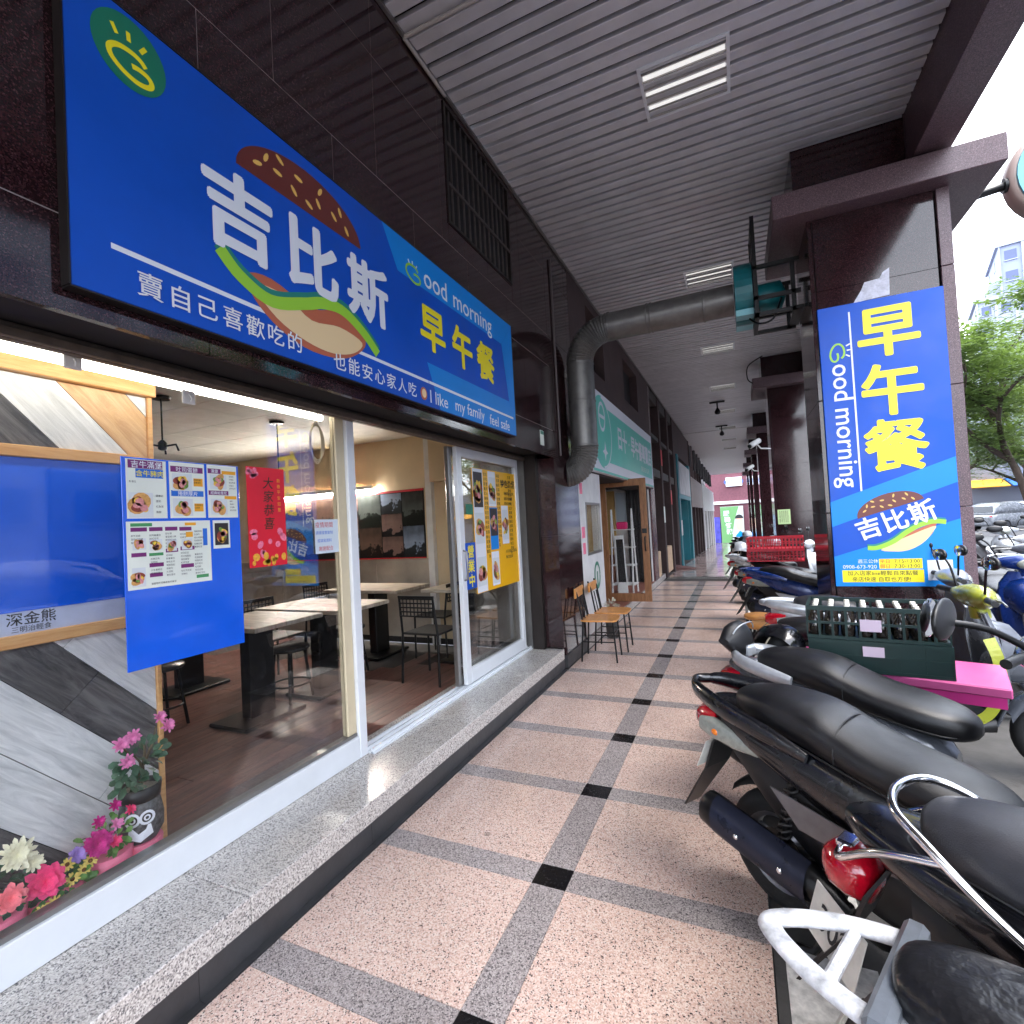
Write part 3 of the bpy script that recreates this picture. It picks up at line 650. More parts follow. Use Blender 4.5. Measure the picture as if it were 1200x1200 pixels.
def sheet(y0, y1, z0, z1): 
    g = MB(); g.box(PX+.0062, PX+.0066, y0, y1, z0, z1); return g.part('menu_sheet', m_paper, mn)
sheet(1.170, 1.322, 1.672, 1.908); sheet(1.334, 1.487, 1.672, 1.910); sheet(1.499, 1.645, 1.672, 1.912); sheet(1.165, 1.505, 1.392, 1.660); sheet(1.518, 1.600, 1.532, 1.660)
flat('heading_purple', m_pur, mn, lambda g: (rect(g, MO, Y_, Z_, X_, 1.178, 1.308, 1.872, 1.905, 1), rect(g, MO, Y_, Z_, X_, 1.340, 1.480, 1.868, 1.893, 1), rect(g, MO, Y_, Z_, X_, 1.503, 1.565, 1.873, 1.895, 1),
     rect(g, MO, Y_, Z_, X_, 1.504, 1.60, 1.775, 1.795, 1), *[rect(g, MO, Y_, Z_, X_, a, b, c, c+.016, 1) for a, b, c in ((1.18, 1.24, 1.62), (1.248, 1.30, 1.62), (1.31, 1.36, 1.62), (1.368, 1.42, 1.618), (1.18, 1.235, 1.52), (1.245, 1.30, 1.475), (1.31, 1.36, 1.53), (1.37, 1.43, 1.535), (1.37, 1.425, 1.46), (1.245, 1.295, 1.435))]))
flat('heading_blue', m_pb, mn, lambda g: (rect(g, MO, Y_, Z_, X_, 1.205, 1.31, 1.835, 1.871, 1), rect(g, MO, Y_, Z_, X_, 1.340, 1.480, 1.765, 1.79, 1), rect(g, MO, Y_, Z_, X_, 1.470, 1.490, 1.55, 1.625, 1)))
flat('price_tag', m_or, mn, lambda g: (rect(g, MO, Y_, Z_, X_, 1.437, 1.478, 1.81, 1.845, 1), rect(g, MO, Y_, Z_, X_, 1.437, 1.478, 1.70, 1.735, 1), rect(g, MO, Y_, Z_, X_, 1.57, 1.64, 1.872, 1.888, 1), rect(g, MO, Y_, Z_, X_, 1.58, 1.64, 1.757, 1.772, 1), rect(g, MO, Y_, Z_, X_, 1.395, 1.425, 1.59, 1.612, 1), rect(g, MO, Y_, Z_, X_, 1.392, 1.44, 1.64, 1.652, 1)))
flat('heading_green', m_pg, mn, lambda g: (rect(g, MO, Y_, Z_, X_, 1.18, 1.26, 1.640, 1.653, 1), rect(g, MO, Y_, Z_, X_, 1.245, 1.30, 1.52, 1.532, 1), rect(g, MO, Y_, Z_, X_, 1.435, 1.49, 1.41, 1.424, 1)))
flat('heading_lettering', m_swhite, mn, lambda g: (mtext(g, '吉牛滿堡', 1.248, 1.888, .030, .008, 3), mtext(g, '吐司蛋餅', 1.41, 1.880, .024, .006, 3), mtext(g, '捲餅厚片', 1.41, 1.777, .022, .006, 3), mtext(g, '漢堡', 1.535, 1.884, .018, .006, 3), mtext(g, '經典帕里尼', 1.552, 1.785, .016, .006, 3)))
flat('sub_lettering', m_syel, mn, lambda g: mtext(g, '含牛豬肉', 1.258, 1.853, .027, .006, 3))
def smalltext(g):
    lines(g, 1.180, 1.225, 1.815, .016, 1, .009); lines(g, 1.278, 1.318, 1.76, .022, 4, .010); lines(g, 1.437, 1.48, 1.835, .012, 2, .008, 3); lines(g, 1.437, 1.48, 1.725, .012, 2, .008, 3)
    lines(g, 1.605, 1.643, 1.86, .014, 5, .008); lines(g, 1.605, 1.643, 1.745, .014, 4, .008)
    for a, zz, n in ((1.18, 1.60, 3), (1.248, 1.60, 3), (1.31, 1.605, 5), (1.37, 1.60, 2), (1.43, 1.61, 6), (1.25, 1.505, 2), (1.31, 1.515, 7), (1.37, 1.52, 4), (1.43, 1.51, 7), (1.37, 1.445, 2), (1.25, 1.46, 2)): lines(g, a, a+.05, zz, .0135, n, .0088)
    lines(g, 1.25, 1.42, 1.405, .012, 1, .009)
flat('menu_lettering', m_ink, mn, smalltext)
for c_ in bpy.data.objects:
    if c_.parent == mn and (c_.name.startswith('heading') or c_.name.startswith('price') or c_.name.startswith('menu_let')): c_['kind'] = 'stuff'
for a in ((1.222, 1.725, .09, .10), (1.388, 1.825, .085, .075), (1.388, 1.718, .085, .075), (1.552, 1.835, .08, .066), (1.552, 1.722, .08, .072), (1.21, 1.57, .05, .045), (1.272, 1.565, .05, .045), (1.335, 1.56, .04, .05), (1.398, 1.56, .045, .045), (1.205, 1.44, .05, .075)): food(mn, MO+Vector((0, a[0], a[1])), Y_, Z_, X_, a[2], a[3])
food(mn, MO+Vector((0, 1.559, 1.597)), Y_, Z_, X_, .066, .10, True)
# red new-year poster behind the glass
rp_ = root('red_poster', (GX-.012, 1.81, 1.42), 'red festive poster with dark calligraphy and printed flowers on the window', 'poster')
RX = PX+.0035
g = MB(); g.box(RX-.002, RX, 1.70, 1.922, 1.425, 1.922); g.part('sheet', M('poster_red', S(226, 24, 48), .4, noise=(4, .08)), rp_)
def r2(y, z, k=0): return Vector((RX+.0006+k*.0004, y, z))
flat('calligraphy', M('print_gold_black', S(54, 40, 20), .5), rp_, lambda g: [g.text(ch, r2(1.822, 1.845-.068*k), Y_, Z_, .064, .008, shear=.15) for k, ch in enumerate('大家恭喜')])
flat('side_lettering', m_or, rp_, lambda g: [g.text(ch, r2(1.885, 1.86-.030*k), Y_, Z_, .022, .003) for k, ch in enumerate('新春平安如意')])
flat('printed_flowers', M('print_pink', S(250, 130, 160), .5, noise=(80, .35)), rp_, lambda g: [g.poly(ellipse(r2(rf.uniform(1.72, 1.91), 1.50+rf.uniform(-.02, .10), 1), Y_, Z_, rf.uniform(.012, .028), rf.uniform(.012, .026), 9, rot=rf.uniform(0, 3))) for _ in range(9)]+[g.poly(ellipse(r2(rf.uniform(1.705, 1.76), rf.uniform(1.87, 1.915), 1), Y_, Z_, .012, .012, 8)) for _ in range(9)])
flat('printed_fruit', M('print_gold', S(244, 180, 60), .5, noise=(80, .35)), rp_, lambda g: [g.poly(ellipse(r2(rf.uniform(1.715, 1.905), 1.452+rf.uniform(-.015, .03), 2), Y_, Z_, rf.uniform(.010, .022), rf.uniform(.010, .02), 9)) for _ in range(11)])
# white handwritten notice beside the door
nt_ = root('paper_notice', (PX+.002, 2.245, 1.46), 'white handwritten paper notice taped on the glass next to the doorway', 'notice')
g = MB(); g.box(PX+.001, PX+.002, 2.12, 2.362, 1.462, 1.655); g.part('sheet', M('paper_bluish', S(214, 226, 236), .5, noise=(6, .05)), nt_)
flat('red_writing', m_pr, nt_, lambda g: (g.text('疫情期間', Vector((PX+.0026, 2.19, 1.625)), Y_, Z_, .034, 0), g.text('謝謝配合', Vector((PX+.0026, 2.20, 1.49)), Y_, Z_, .028, 0)))
flat('blue_writing', m_pb, nt_, lambda g: (g.text('請掃描實聯制', Vector((PX+.0026, 2.19, 1.58)), Y_, Z_, .022, 0), g.text('或填寫資料', Vector((PX+.0026, 2.19, 1.535)), Y_, Z_, .022, 0)))
# yellow food poster on the sliding door
DXF = GX+.0125
yp = root('food_poster', (DXF, 4.42, .96), 'yellow and white food menu poster with dishes on the sliding door', 'poster')
g = MB(); g.box(DXF, DXF+.004, 3.93, 4.92, .97, 2.095); g.part('sheet', M('poster_yellow', S(252, 188, 10), .35, coat=.3), yp)
YO = Vector((DXF+.0046, 0, 0))
flat('white_field', m_swhite, yp, lambda g: [rect(g, YO, Y_, Z_, X_, *a, 0) for a in ((3.935, 4.135, .975, 2.09), (4.24, 4.40, 1.75, 2.085), (4.24, 4.40, 1.0, 1.32), (4.50, 4.66, 1.38, 1.76))])
flat('sky_field', m_lblue, yp, lambda g: rect(g, YO, Y_, Z_, X_, 4.24, 4.41, 1.34, 1.74, 0))
for a in ((4.035, 1.90, .17, .32, 1), (4.035, 1.55, .17, .28, 0), (4.035, 1.16, .17, .26, 0), (4.32, 1.90, .14, .26, 0), (4.325, 1.60, .15, .26, 1), (4.32, 1.14, .14, .24, 0), (4.58, 1.57, .13, .30, 0)): food(yp, YO+Vector((0, a[0], a[1])), Y_, Z_, X_, a[2], a[3], bool(a[4]))
def ytext(g):
    for yy in (4.165, 4.205, 4.43, 4.468, 4.70, 4.74):
        for k in range(rf.randint(14, 22)): g.text(rf.choice(CJ), YO+Vector((.0012, yy, 2.05-k*.045)), Y_, Z_, .034, .004)
    g.text('特色介紹', YO+Vector((.0012, 4.68, 1.98)), Y_, Z_, .085, .02)
    for k in range(3): g.text(''.join(rf.choice(CJ) for _ in range(7-k)), YO+Vector((.0012, 4.58, 1.87-k*.05)), Y_, Z_, .033, .004, 'L')
    for k in range(2): g.text(''.join(rf.choice(CJ) for _ in range(8-3*k)), YO+Vector((.0012, 4.56, 1.29-k*.055)), Y_, Z_, .033, .004, 'L')
flat('poster_lettering', m_ink, yp, ytext)
# open-for-business strip and small green sticker
ob = root('open_sign', (GX+.031, 3.81, 1.03), 'small blue vertical open sign with yellow characters on the sliding door', 'sign')
g = MB(); g.box(GX+.0305, GX+.033, 3.725, 3.90, 1.035, 1.43); g.part('plate', m_blue, ob)
flat('lettering', m_syel, ob, lambda g: [g.text(ch, Vector((GX+.0336, 3.812, 1.355-.125*k)), Y_, Z_, .115, .02) for k, ch in enumerate('營業中')])
g = MB(); g.box(DXF, DXF+.002, 3.80, 3.925, 1.675, 1.765); g.thing('green_sticker', m_sgreen, 'tiny green sticker on the sliding door glass above the open sign', 'sticker')
hn = root('house_number_plate', (WX+.004, 4.76, 2.37), 'small white and green house number plate on the marble above the sliding door', 'number plate')
g = MB(); g.cbox(WX+.001, WX+.006, 4.71, 4.81, 2.35, 2.50, .002); g.part('plate', m_paper, hn)
flat('header', m_sgreen, hn, lambda g: g.poly([Vector((WX+.0066, y, z)) for y, z in ((4.715, 2.46), (4.805, 2.46), (4.805, 2.495), (4.715, 2.495))]))
for nm, yy, zz, lb in (('wall_hook', 1.43, 2.20, 'small white adhesive hook on the window near the hanging lamp'), ('wall_hook', 1.01, 2.245, 'small white adhesive hook on the window above the plank partition')):
    g = MB(); g.cbox(PX+.001, PX+.012, yy-.028, yy+.028, zz-.03, zz+.03, .004); g.tube([(PX+.012, yy, zz+.012), (PX+.03, yy, zz-.008), (PX+.022, yy, zz-.02)], .004, 6); g.thing(nm, m_white, lb, 'hook', 'adhesive hooks on the window')
g = MB()
for k in range(3): g.tube([(GX-.04-.003*k, 2.19+.055*math.cos(t)*(1-.12*k), 2.10+.10*math.sin(t)*(1+.1*k)) for t in [2*pi*i/18 for i in range(18)]], .004, 6, closed=True)
g.tube([(GX-.045, 2.19, 2.2), (GX-.06, 2.22, 2.25), (GX-.08, 2.24, 2.29)], .004, 6)
g.thing('coiled_cable', M('cable_cream', S(214, 200, 170), .5), 'loop of cream cable hanging from the end of the window tube lamp', 'cable')
# ================================================================== plank partition behind the window, left
def clip(poly, edges):
    """Sutherland-Hodgman in 2-D against half planes (a, b, c): a*x+b*y <= c"""
    for a, b, c in edges:
        o = []
        for i in range(len(poly)):
            p, q = poly[i], poly[(i+1) % len(poly)]
            dp, dq = a*p[0]+b*p[1]-c, a*q[0]+b*q[1]-c
            if dp <= 0: o.append(p)
            if dp*dq < 0: t = dp/(dp-dq); o.append((p[0]+(q[0]-p[0])*t, p[1]+(q[1]-p[1])*t))
        poly = o
        if len(poly) < 3: return []
    return poly
QX = -2.45
m_pl = [wood('plank_pale', S(186, 190, 192), S(236, 238, 238), (1, 1, 1), 9, .5, .06), wood('plank_charcoal', S(40, 40, 42), S(118, 116, 116), (1, 1, 1), 9, .5, .08), wood('plank_tan', S(196, 152, 104), S(230, 192, 144), (1, 1, 1), 9, .5, .06)]
for m in m_pl:                                                   # grain follows the planks' slope
    vm = [n for n in m.node_tree.nodes if n.type == 'VECT_MATH' and n.operation == 'MULTIPLY'][0]
    mp = m.node_tree.nodes.new('ShaderNodeMapping'); mp.inputs['Rotation'].default_value = (R(47), 0, 0)
    src = vm.inputs[0].links[0].from_socket
    m.node_tree.links.new(src, mp.inputs['Vector']); m.node_tree.links.new(mp.outputs[0], vm.inputs[0]); vm.inputs[1].default_value = (1, .35, 3.2)
m_oak = wood('oak_trim', S(206, 150, 92), S(232, 186, 128), (3, .6, 6), 5, .45, .04)
pt = root('plank_partition', (QX, -.5, .21), 'partition clad in slanting pale and charcoal wood planks behind the window', 'partition')
g = MB(); g.box(QX-.08, QX-.014, -3.5, 1.425, .21, 2.36); g.part('core', m_dark, pt)
d = Vector((math.cos(R(-47)), math.sin(R(-47)))); nrm = Vector((-d.y, d.x))
rc = [(1, 0, 1.42), (-1, 0, 1.2), (0, 1, 2.24), (0, -1, -.215)]
rs_ = random.Random(5)
pat = [0, 1, 0, 0, 1, 2, 0, 1, 0, 0, 1, 0, 2, 0, 1, 0, 0, 1, 0, 0, 1]
org = Vector((1.10, 1.96))
for k in range(-11, 8):
    o0 = k*.182; s0 = rs_.uniform(-1.2, -.3)
    seg = [s0+1.15*j-2.3 for j in range(6)]
    for a, b in zip(seg, seg[1:]):
        q = [org+d*a+nrm*(o0+.0015), org+d*(b-.002)+nrm*(o0+.0015), org+d*(b-.002)+nrm*(o0+.1805), org+d*a+nrm*(o0+.1805)]
        pl = clip([tuple(p) for p in q], [(1, 0, 1.42), (-1, 0, 1.2), (0, 1, 2.24), (0, -1, -.215)])
        if len(pl) > 2:
            g = MB(); g.prism([(QX-.013, y, z) for y, z in pl], (.012+rs_.uniform(0, .001), 0, 0)); g.part('plank', m_pl[{-1: 1, -2: 1, -3: 0, -4: 1, -5: 0, -6: 0, -7: 1, -8: 0, 0: 0, 1: 2, 2: 0}.get(k, pat[(k+11) % len(pat)])], pt)
g = MB(); g.cbox(QX-.08, QX+.012, 1.4215, 1.442, .21, 2.36, .003); g.part('edge_trim', m_oak, pt)
g = MB(); g.cbox(QX-.08, QX+.035, -3.5, 1.448, 2.242, 2.375, .004); g.part('cornice', m_oak, pt)
fb = root('framed_blue_board', (QX+.02, .5, 1.22), 'blue film board in an oak frame mounted on the plank partition', 'board')
g = MB()
for a in ((-.9, 1.372, 1.92, 1.965), (-.9, 1.372, 1.215, 1.262)): g.cbox(QX+.001, QX+.032, a[0], a[1], a[2], a[3], .003)
g.part('frame', m_oak, fb)
g = MB(); g.box(QX+.001, QX+.02, 1.345, 1.368, 1.262, 1.92); g.part('black_edge', m_blackp, fb)
g = MB(); g.box(QX+.001, QX+.014, -.9, 1.345, 1.345, 1.92); g.part('blue_film', m_pblue, fb)
g = MB(); g.box(QX+.001, QX+.012, -.9, 1.345, 1.262, 1.344); g.part('printed_strip', M('strip_paper', S(190, 200, 226), .4, noise=(5, .2)), fb)
flat('strip_lettering', m_ink, fb, lambda g: (g.text('深金熊', Vector((QX+.0128, .985, 1.318)), Y_, Z_, .050, .008), g.text('三明治輕食', Vector((QX+.0128, .985, 1.280)), Y_, Z_, .024, .002)))

# ================================================================== flower pots between glass and partition
m_leaf = M('rose_leaf', S(62, 98, 74), .5, noise=(40, .4)); m_leaf2 = M('bright_leaf', S(92, 140, 64), .5, noise=(40, .35)); m_stem = M('woody_stem', S(96, 84, 64), .7)
m_pet = {'pink': M('petal_pink', S(232, 140, 190), .6, noise=(90, .25)), 'mag': M('petal_magenta', S(205, 40, 140), .6, noise=(90, .35)), 'hot': M('petal_hot_pink', S(244, 70, 130), .55, noise=(60, .25)), 'cream': M('petal_cream', S(238, 234, 206), .6, noise=(60, .15)), 'yel': M('petal_yellow', S(240, 214, 110), .6, noise=(60, .2)), 'lil': M('petal_lilac', S(168, 140, 210), .6, noise=(60, .25)), 'sal': M('petal_salmon', S(246, 130, 140), .6, noise=(60, .2))}
m_eye = M('flower_eye', S(110, 74, 30), .8)
m_potp = M('pot_pink', S(240, 120, 150), .4)
fr_ = random.Random(11)
def petal(g, c, dr, N, L_, W_):
    sd = dr.cross(N).normalized(); c = Vector(c)
    pts = [c, c+dr*L_*.45+sd*W_*.5+N*L_*.10, c+dr*L_*.85+sd*W_*.42+N*L_*.05, c+dr*L_-N*L_*.05, c+dr*L_*.85-sd*W_*.42+N*L_*.05, c+dr*L_*.45-sd*W_*.5+N*L_*.10, c+dr*L_*.55+N*L_*.02]
    g.add(pts, [(0, 1, 6), (1, 2, 6), (2, 3, 6), (3, 4, 6), (4, 5, 6), (5, 0, 6)], True)
def blossom(par, c, N, r, col, layers=5, n=11, eye=False, wide=.34):
    c, N = Vector(c), Vector(N).normalized(); a = N.cross(Vector((0, 0, 1))).normalized() if abs(N.z) < .95 else X_; b = N.cross(a)
    g = MB()
    for l in range(layers):
        lift = l/layers
        for k in range(n):
            t = 2*pi*(k+l*.5)/n+fr_.uniform(-.15, .15); dr = (a*math.cos(t)+b*math.sin(t))*(1-.55*lift)+N*(.15+.9*lift); dr.normalize()
            petal(g, c+N*r*.05*l, dr, (N-dr*N.dot(dr)).normalized(), r*(1-.3*lift)*fr_.uniform(.85, 1.1), r*wide)
    o = g.part('blossom', m_pet[col], par)
    if eye: e = MB(); e.ell(c+N*r*.12, (r*.3, r*.3, r*.3), 8, 5); e.part('flower_eye', m_eye, par)
    return o
def leaves(par, c, rad, n, mat, size, seed):
    rr = random.Random(seed); g = MB(); c = Vector(c)
    for _ in range(n):
        u = Vector((rr.gauss(0, 1), rr.gauss(0, 1), rr.gauss(0, .8))); u.normalize(); p = c+Vector((u.x*rad[0], u.y*rad[1], u.z*rad[2]))*rr.uniform(.45, 1)
        dr = (u+Vector((rr.uniform(-.5, .5), rr.uniform(-.5, .5), rr.uniform(-.6, .2)))).normalized(); N = Vector((rr.uniform(.2, 1), rr.uniform(-.5, .5), rr.uniform(.3, 1))); N = (N-dr*N.dot(dr)).normalized()
        petal(g, p, dr, N, size*rr.uniform(.7, 1.3), size*.62)
    return g.part('foliage', mat, par)
FXp = -2.33
op = root('owl_flower_pot', (FXp, 1.275, .22), 'black and white owl planter with a pink rose bush on a pink stand', 'flower pot')
g = MB(); g.lathe([(.045, .221), (.068, .225), (.074, .30), (.070, .305)], (FXp, 1.275, 0), n=18); g.part('stand', m_potp, op)
g = MB(); g.lathe([(.02, .300), (.055, .305), (.078, .345), (.080, .40), (.070, .455), (.062, .47)], (FXp, 1.275, 0), n=20); g.part('owl_body', M('owl_grey', S(92, 94, 96), .5, noise=(75, .95)), op)
g = MB(); g.lathe([(.058, .465), (.070, .47), (.076, .525), (.070, .525), (.066, .49)], (FXp, 1.275, 0), n=20, cap=False); g.part('inner_pot', m_blackp, op)
g = MB(); g.lathe([(.066, .505), (.001, .512)], (FXp, 1.275, 0), n=14, cap=False); g.part('soil', M('pebble_soil', S(150, 144, 134), .9, noise=(150, .5)), op)
def owl(g, ang, z, r, k): 
    c = Vector((FXp, 1.275, 0)); dr = Vector((math.cos(ang), math.sin(ang), 0)); sd = Vector((-dr.y, dr.x, 0)); return ellipse(c+dr*(.0805+k*.001)+Vector((0, 0, z)), sd, Z_, r, r, 16)
A0 = R(-32)
flat('owl_face', m_swhite, op, lambda g: ([g.poly(owl(g, A0+s*.30, .415, .028, 1)) for s in (-1, 1)], [g.poly([Vector((FXp, 1.275, 0))+Vector((math.cos(A0+a), math.sin(A0+a), 0))*(.0825 if z < .4 else .084)+Vector((0, 0, z)) for a, z in ((-.55, .345), (.0, .325), (.55, .345), (.45, .385), (-.45, .385))])]))
flat('owl_eye_ring', m_ink, op, lambda g: [g.poly(owl(g, A0+s*.30, .415, .018, 2)) for s in (-1, 1)])
flat('owl_eye', m_swhite, op, lambda g: [g.poly(owl(g, A0+s*.30, .415, .012, 3)) for s in (-1, 1)])
flat('owl_pupil', m_ink, op, lambda g: [g.poly(owl(g, A0+s*.30, .415, .006, 4)) for s in (-1, 1)])
g = MB()
for a, b in (((FXp, 1.275, .505), (FXp+.01, 1.285, .60)), ((FXp, 1.275, .505), (FXp-.01, 1.265, .60)), ((FXp+.01, 1.285, .60), (FXp+.01, 1.34, .74)), ((FXp-.01, 1.265, .60), (FXp+.02, 1.21, .70)), ((FXp+.005, 1.28, .58), (FXp+.03, 1.24, .66)), ((FXp+.01, 1.285, .6), (FXp, 1.29, .72))): g.tube([a, ((Vector(a)+Vector(b))/2)+Vector((.008, .004, .004)), b], [.006, .005, .003], 6)
g.part('stem', m_stem, op)
leaves(op, (FXp+.02, 1.275, .63), (.06, .09, .07), 60, m_leaf, .042, 2); leaves(op, (FXp+.02, 1.23, .56), (.04, .05, .03), 16, m_leaf, .045, 5)
for p, r in (((FXp+.03, 1.195, .725), .034), ((FXp+.02, 1.245, .735), .034), ((FXp+.05, 1.205, .655), .030), ((FXp+.02, 1.35, .775), .028), ((FXp+.03, 1.375, .73), .032)): blossom(op, p, (1, fr_.uniform(-.6, .3), fr_.uniform(.1, .7)), r, 'pink', 3, 8)
p2 = root('pink_flower_pot', (FXp, 1.15, .22), 'pink pot with magenta and pink flowers beside the owl planter', 'flower pot', 'pink flower pots in the window')
g = MB(); g.lathe([(.055, .221), (.075, .235), (.084, .325), (.078, .325)], (FXp, 1.15, 0), n=18); g.part('pot', m_potp, p2)
leaves(p2, (FXp+.01, 1.16, .38), (.07, .09, .055), 60, m_leaf2, .034, 9)
blossom(p2, (FXp+.06, 1.09, .405), (1, -.3, .3), .052, 'mag', 5, 11, False, .34)
for p, c in (((FXp+.05, 1.10, .475), 'mag'), ((FXp+.06, 1.155, .44), 'pink'), ((FXp+.04, 1.215, .46), 'hot'), ((FXp+.03, 1.165, .50), 'mag'), ((FXp+.075, 1.14, .385), 'hot')): blossom(p2, p, (1, fr_.uniform(-.5, .3), .5), .026, c, 3, 7)
p3 = root('flower_basket', (FXp, 1.0, .22), 'low pink pot of hot pink, lilac and yellow daisies in the window', 'flower pot', 'pink flower pots in the window')
g = MB(); g.lathe([(.055, .221), (.075, .235), (.084, .285), (.078, .285)], (FXp, .98, 0), n=18); g.part('pot', m_potp, p3)
leaves(p3, (FXp+.02, .99, .31), (.08, .12, .05), 80, m_leaf2, .034, 19); leaves(p3, (FXp+.03, .96, .33), (.06, .09, .04), 30, m_leaf, .04, 21)
blossom(p3, (FXp+.08, .925, .375), (1, -.3, .4), .060, 'hot', 3, 9, False, .5)
for p in ((FXp+.06, .995, .385), (FXp+.08, 1.0, .335), (FXp+.07, 1.04, .34), (FXp+.06, 1.065, .355), (FXp+.085, .945, .29), (FXp+.085, .91, .285)): blossom(p3, p, (1, -.2, .4), .024, 'yel', 1, 11, True, .32)
blossom(p3, (FXp+.05, 1.03, .395), (1, 0, .5), .034, 'lil', 3, 8, False, .5)
p4 = root('cream_flower_pot', (FXp, .84, .22), 'leftmost pink pot with cream chrysanthemums and a salmon blossom', 'flower pot', 'pink flower pots in the window')
g = MB(); g.lathe([(.055, .221), (.075, .235), (.084, .315), (.078, .315)], (FXp, .82, 0), n=18); g.part('pot', m_potp, p4)
leaves(p4, (FXp+.02, .83, .39), (.07, .08, .07), 60, m_leaf, .04, 29)
blossom(p4, (FXp+.06, .86, .50), (1, -.3, .4), .055, 'cream', 3, 13, False, .28); blossom(p4, (FXp+.06, .90, .45), (1, 0, .5), .035, 'cream', 3, 9, False, .35); blossom(p4, (FXp+.09, .83, .385), (1, -.2, .4), .046, 'sal', 3, 8, False, .5)

for o_ in (op, p2, p3, p4): o_.location.z += .05
g = MB(); g.cbox(-2.448, -2.205, -2.0, 1.40, .2205, .269, .004); g.thing('window_ledge', m_white, 'low white ledge carrying the flower pots behind the window', 'ledge')
# ================================================================== dining room
IZ = .20
m_fl = wood('floor_plank_brown', S(78, 50, 44), S(128, 88, 78), (5, .55, 1), 5, .33, .12)
fi = root('dining_floor', (-5, 2, 0), kind='structure')
g = MB(); g.box(-8.3, -2.322, -2.4, 5.1, .0, IZ-.011); g.part('screed', m_joint, fi)
pm = MB(); pm.cbox(-.074, .074, -.599, .599, -.01, 0, .001); pme = pm.mesh('floor_plank')
rk = random.Random(4)
for i in range(34):
    off = rk.uniform(0, 1.2)
    for j in range(-1, 5):
        yc = .0+off+j*1.2
        if .3 < yc < 4.49: inst('floor_plank', pme, m_fl, fi, (-2.40-i*.15, yc, IZ))
m_cream = M('wall_cream', S(222, 200, 164), .8, noise=(3, .08)); m_cem = M('wall_cement', S(172, 162, 150), .75, noise=(2.5, .3), bump=(20, .1))
g = MB(); g.box(-8.3, -2.25, 5.092, 5.118, IZ, 2.75); struct(g, 'dining_back_wall', m_cream)
g = MB(); g.box(-8.42, -8.30, -2.4, 5.1, 0, 2.75); struct(g, 'dining_rear_wall', m_cem)
g = MB(); g.box(-8.3, -2.25, -2.5, -2.4, 0, 2.75); struct(g, 'dining_side_wall', m_cem)
ci = root('dining_ceiling', (-5, 1, 2.7), kind='structure')
m_ct = M('ceiling_tile_pale', S(214, 210, 202), .6, noise=(7, .12), rand=.04)
g = MB(); g.box(-8.42, -2.31, -2.5, 5.12, 2.71, 2.76); g.part('backing', m_dark, ci)
tm = MB(); tm.cbox(-.298, .298, -.298, .298, 0, .008, .003); tme = tm.mesh('ceiling_tile')
for i in range(10):
    for j in range(8): inst('ceiling_tile', tme, m_ct, ci, (-2.62-i*.6, .62+j*.6, 2.70))
wn = root('cement_wainscot', (-5.5, 5.08, IZ), 'grey cement panelling along the lower back wall of the dining room', 'wainscot')
for k in range(6):
    g = MB(); g.box(-8.28+k*.82, -8.28+(k+1)*.82-.003, 5.078, 5.091, IZ, 1.215); g.part('cement_panel', m_cem, wn)
g = MB(); g.box(-3.05, -2.25, 5.078, 5.091, IZ, 1.215); g.part('cement_panel', m_cem, wn)
g = MB(); g.box(-3.36, -3.28, 5.02, 5.09, IZ, 2.70); g.thing('white_wall_post', m_white, 'narrow pale post against the back wall of the dining room', 'post')
g = MB(); g.box(-3.28, -2.25, 5.0, 5.09, 2.12, 2.70); g.thing('wall_bulkhead', m_cream, 'cream bulkhead above the corner of the dining room', 'bulkhead')
# wall of photographs
def photo_mat(name, sky, land, thr):
    m, n, b = _base(name); l = n.links.new
    t = n.nodes.new('ShaderNodeTexCoord'); sx = n.nodes.new('ShaderNodeSeparateXYZ'); l(t.outputs['Object'], sx.inputs[0])
    z = n.nodes.new('ShaderNodeTexNoise'); z.inputs['Scale'].default_value = 9; z.inputs['Detail'].default_value = 6; l(t.outputs['Object'], z.inputs['Vector'])
    a = n.nodes.new('ShaderNodeMath'); a.operation = 'MULTIPLY_ADD'; a.inputs[1].default_value = .35; l(z.outputs['Fac'], a.inputs[0]); 
    c = n.nodes.new('ShaderNodeMath'); c.operation = 'SUBTRACT'; l(sx.outputs['Z'], a.inputs[2]); l(a.outputs[0], c.inputs[0]); c.inputs[1].default_value = thr
    rp = n.nodes.new('ShaderNodeValToRGB'); e = rp.color_ramp.elements; e[0].position = .0; e[0].color = (*land, 1); e[1].position = .30; e[1].color = (*[q*.25 for q in sky], 1)
    q = e.new(.02); q.color = (*[v*1.1 for v in sky], 1)
    l(c.outputs[0], rp.inputs['Fac']); l(rp.outputs['Color'], b.inputs['Base Color']); b.inputs['Roughness'].default_value = .3
    return m
pmats = [photo_mat('photo_dusk', S(60, 84, 124), S(16, 16, 18), .22), photo_mat('photo_snow', S(130, 144, 166), S(34, 38, 42), .28), photo_mat('photo_forest', S(80, 86, 84), S(18, 22, 18), .30), photo_mat('photo_sunset', S(120, 96, 90), S(14, 14, 18), .24), photo_mat('photo_people', S(96, 74, 64), S(26, 20, 18), .28)]
ph = root('photo_wall_poster', (-4.7, 5.07, 1.22), 'large dark collage of landscape photographs on the back wall', 'poster')
g = MB(); g.box(-6.3, -3.42, 5.066, 5.077, 1.222, 2.062); g.part('board', m_blackp, ph)
g = MB(); g.box(-6.3, -3.42, 5.062, 5.066, 2.035, 2.060); g.box(-6.3, -3.42, 5.062, 5.066, 1.224, 1.236); g.part('red_border', m_pr, ph)
xs = [-6.28, -5.78, -5.2, -4.75, -4.42, -4.06, -3.74, -3.43]
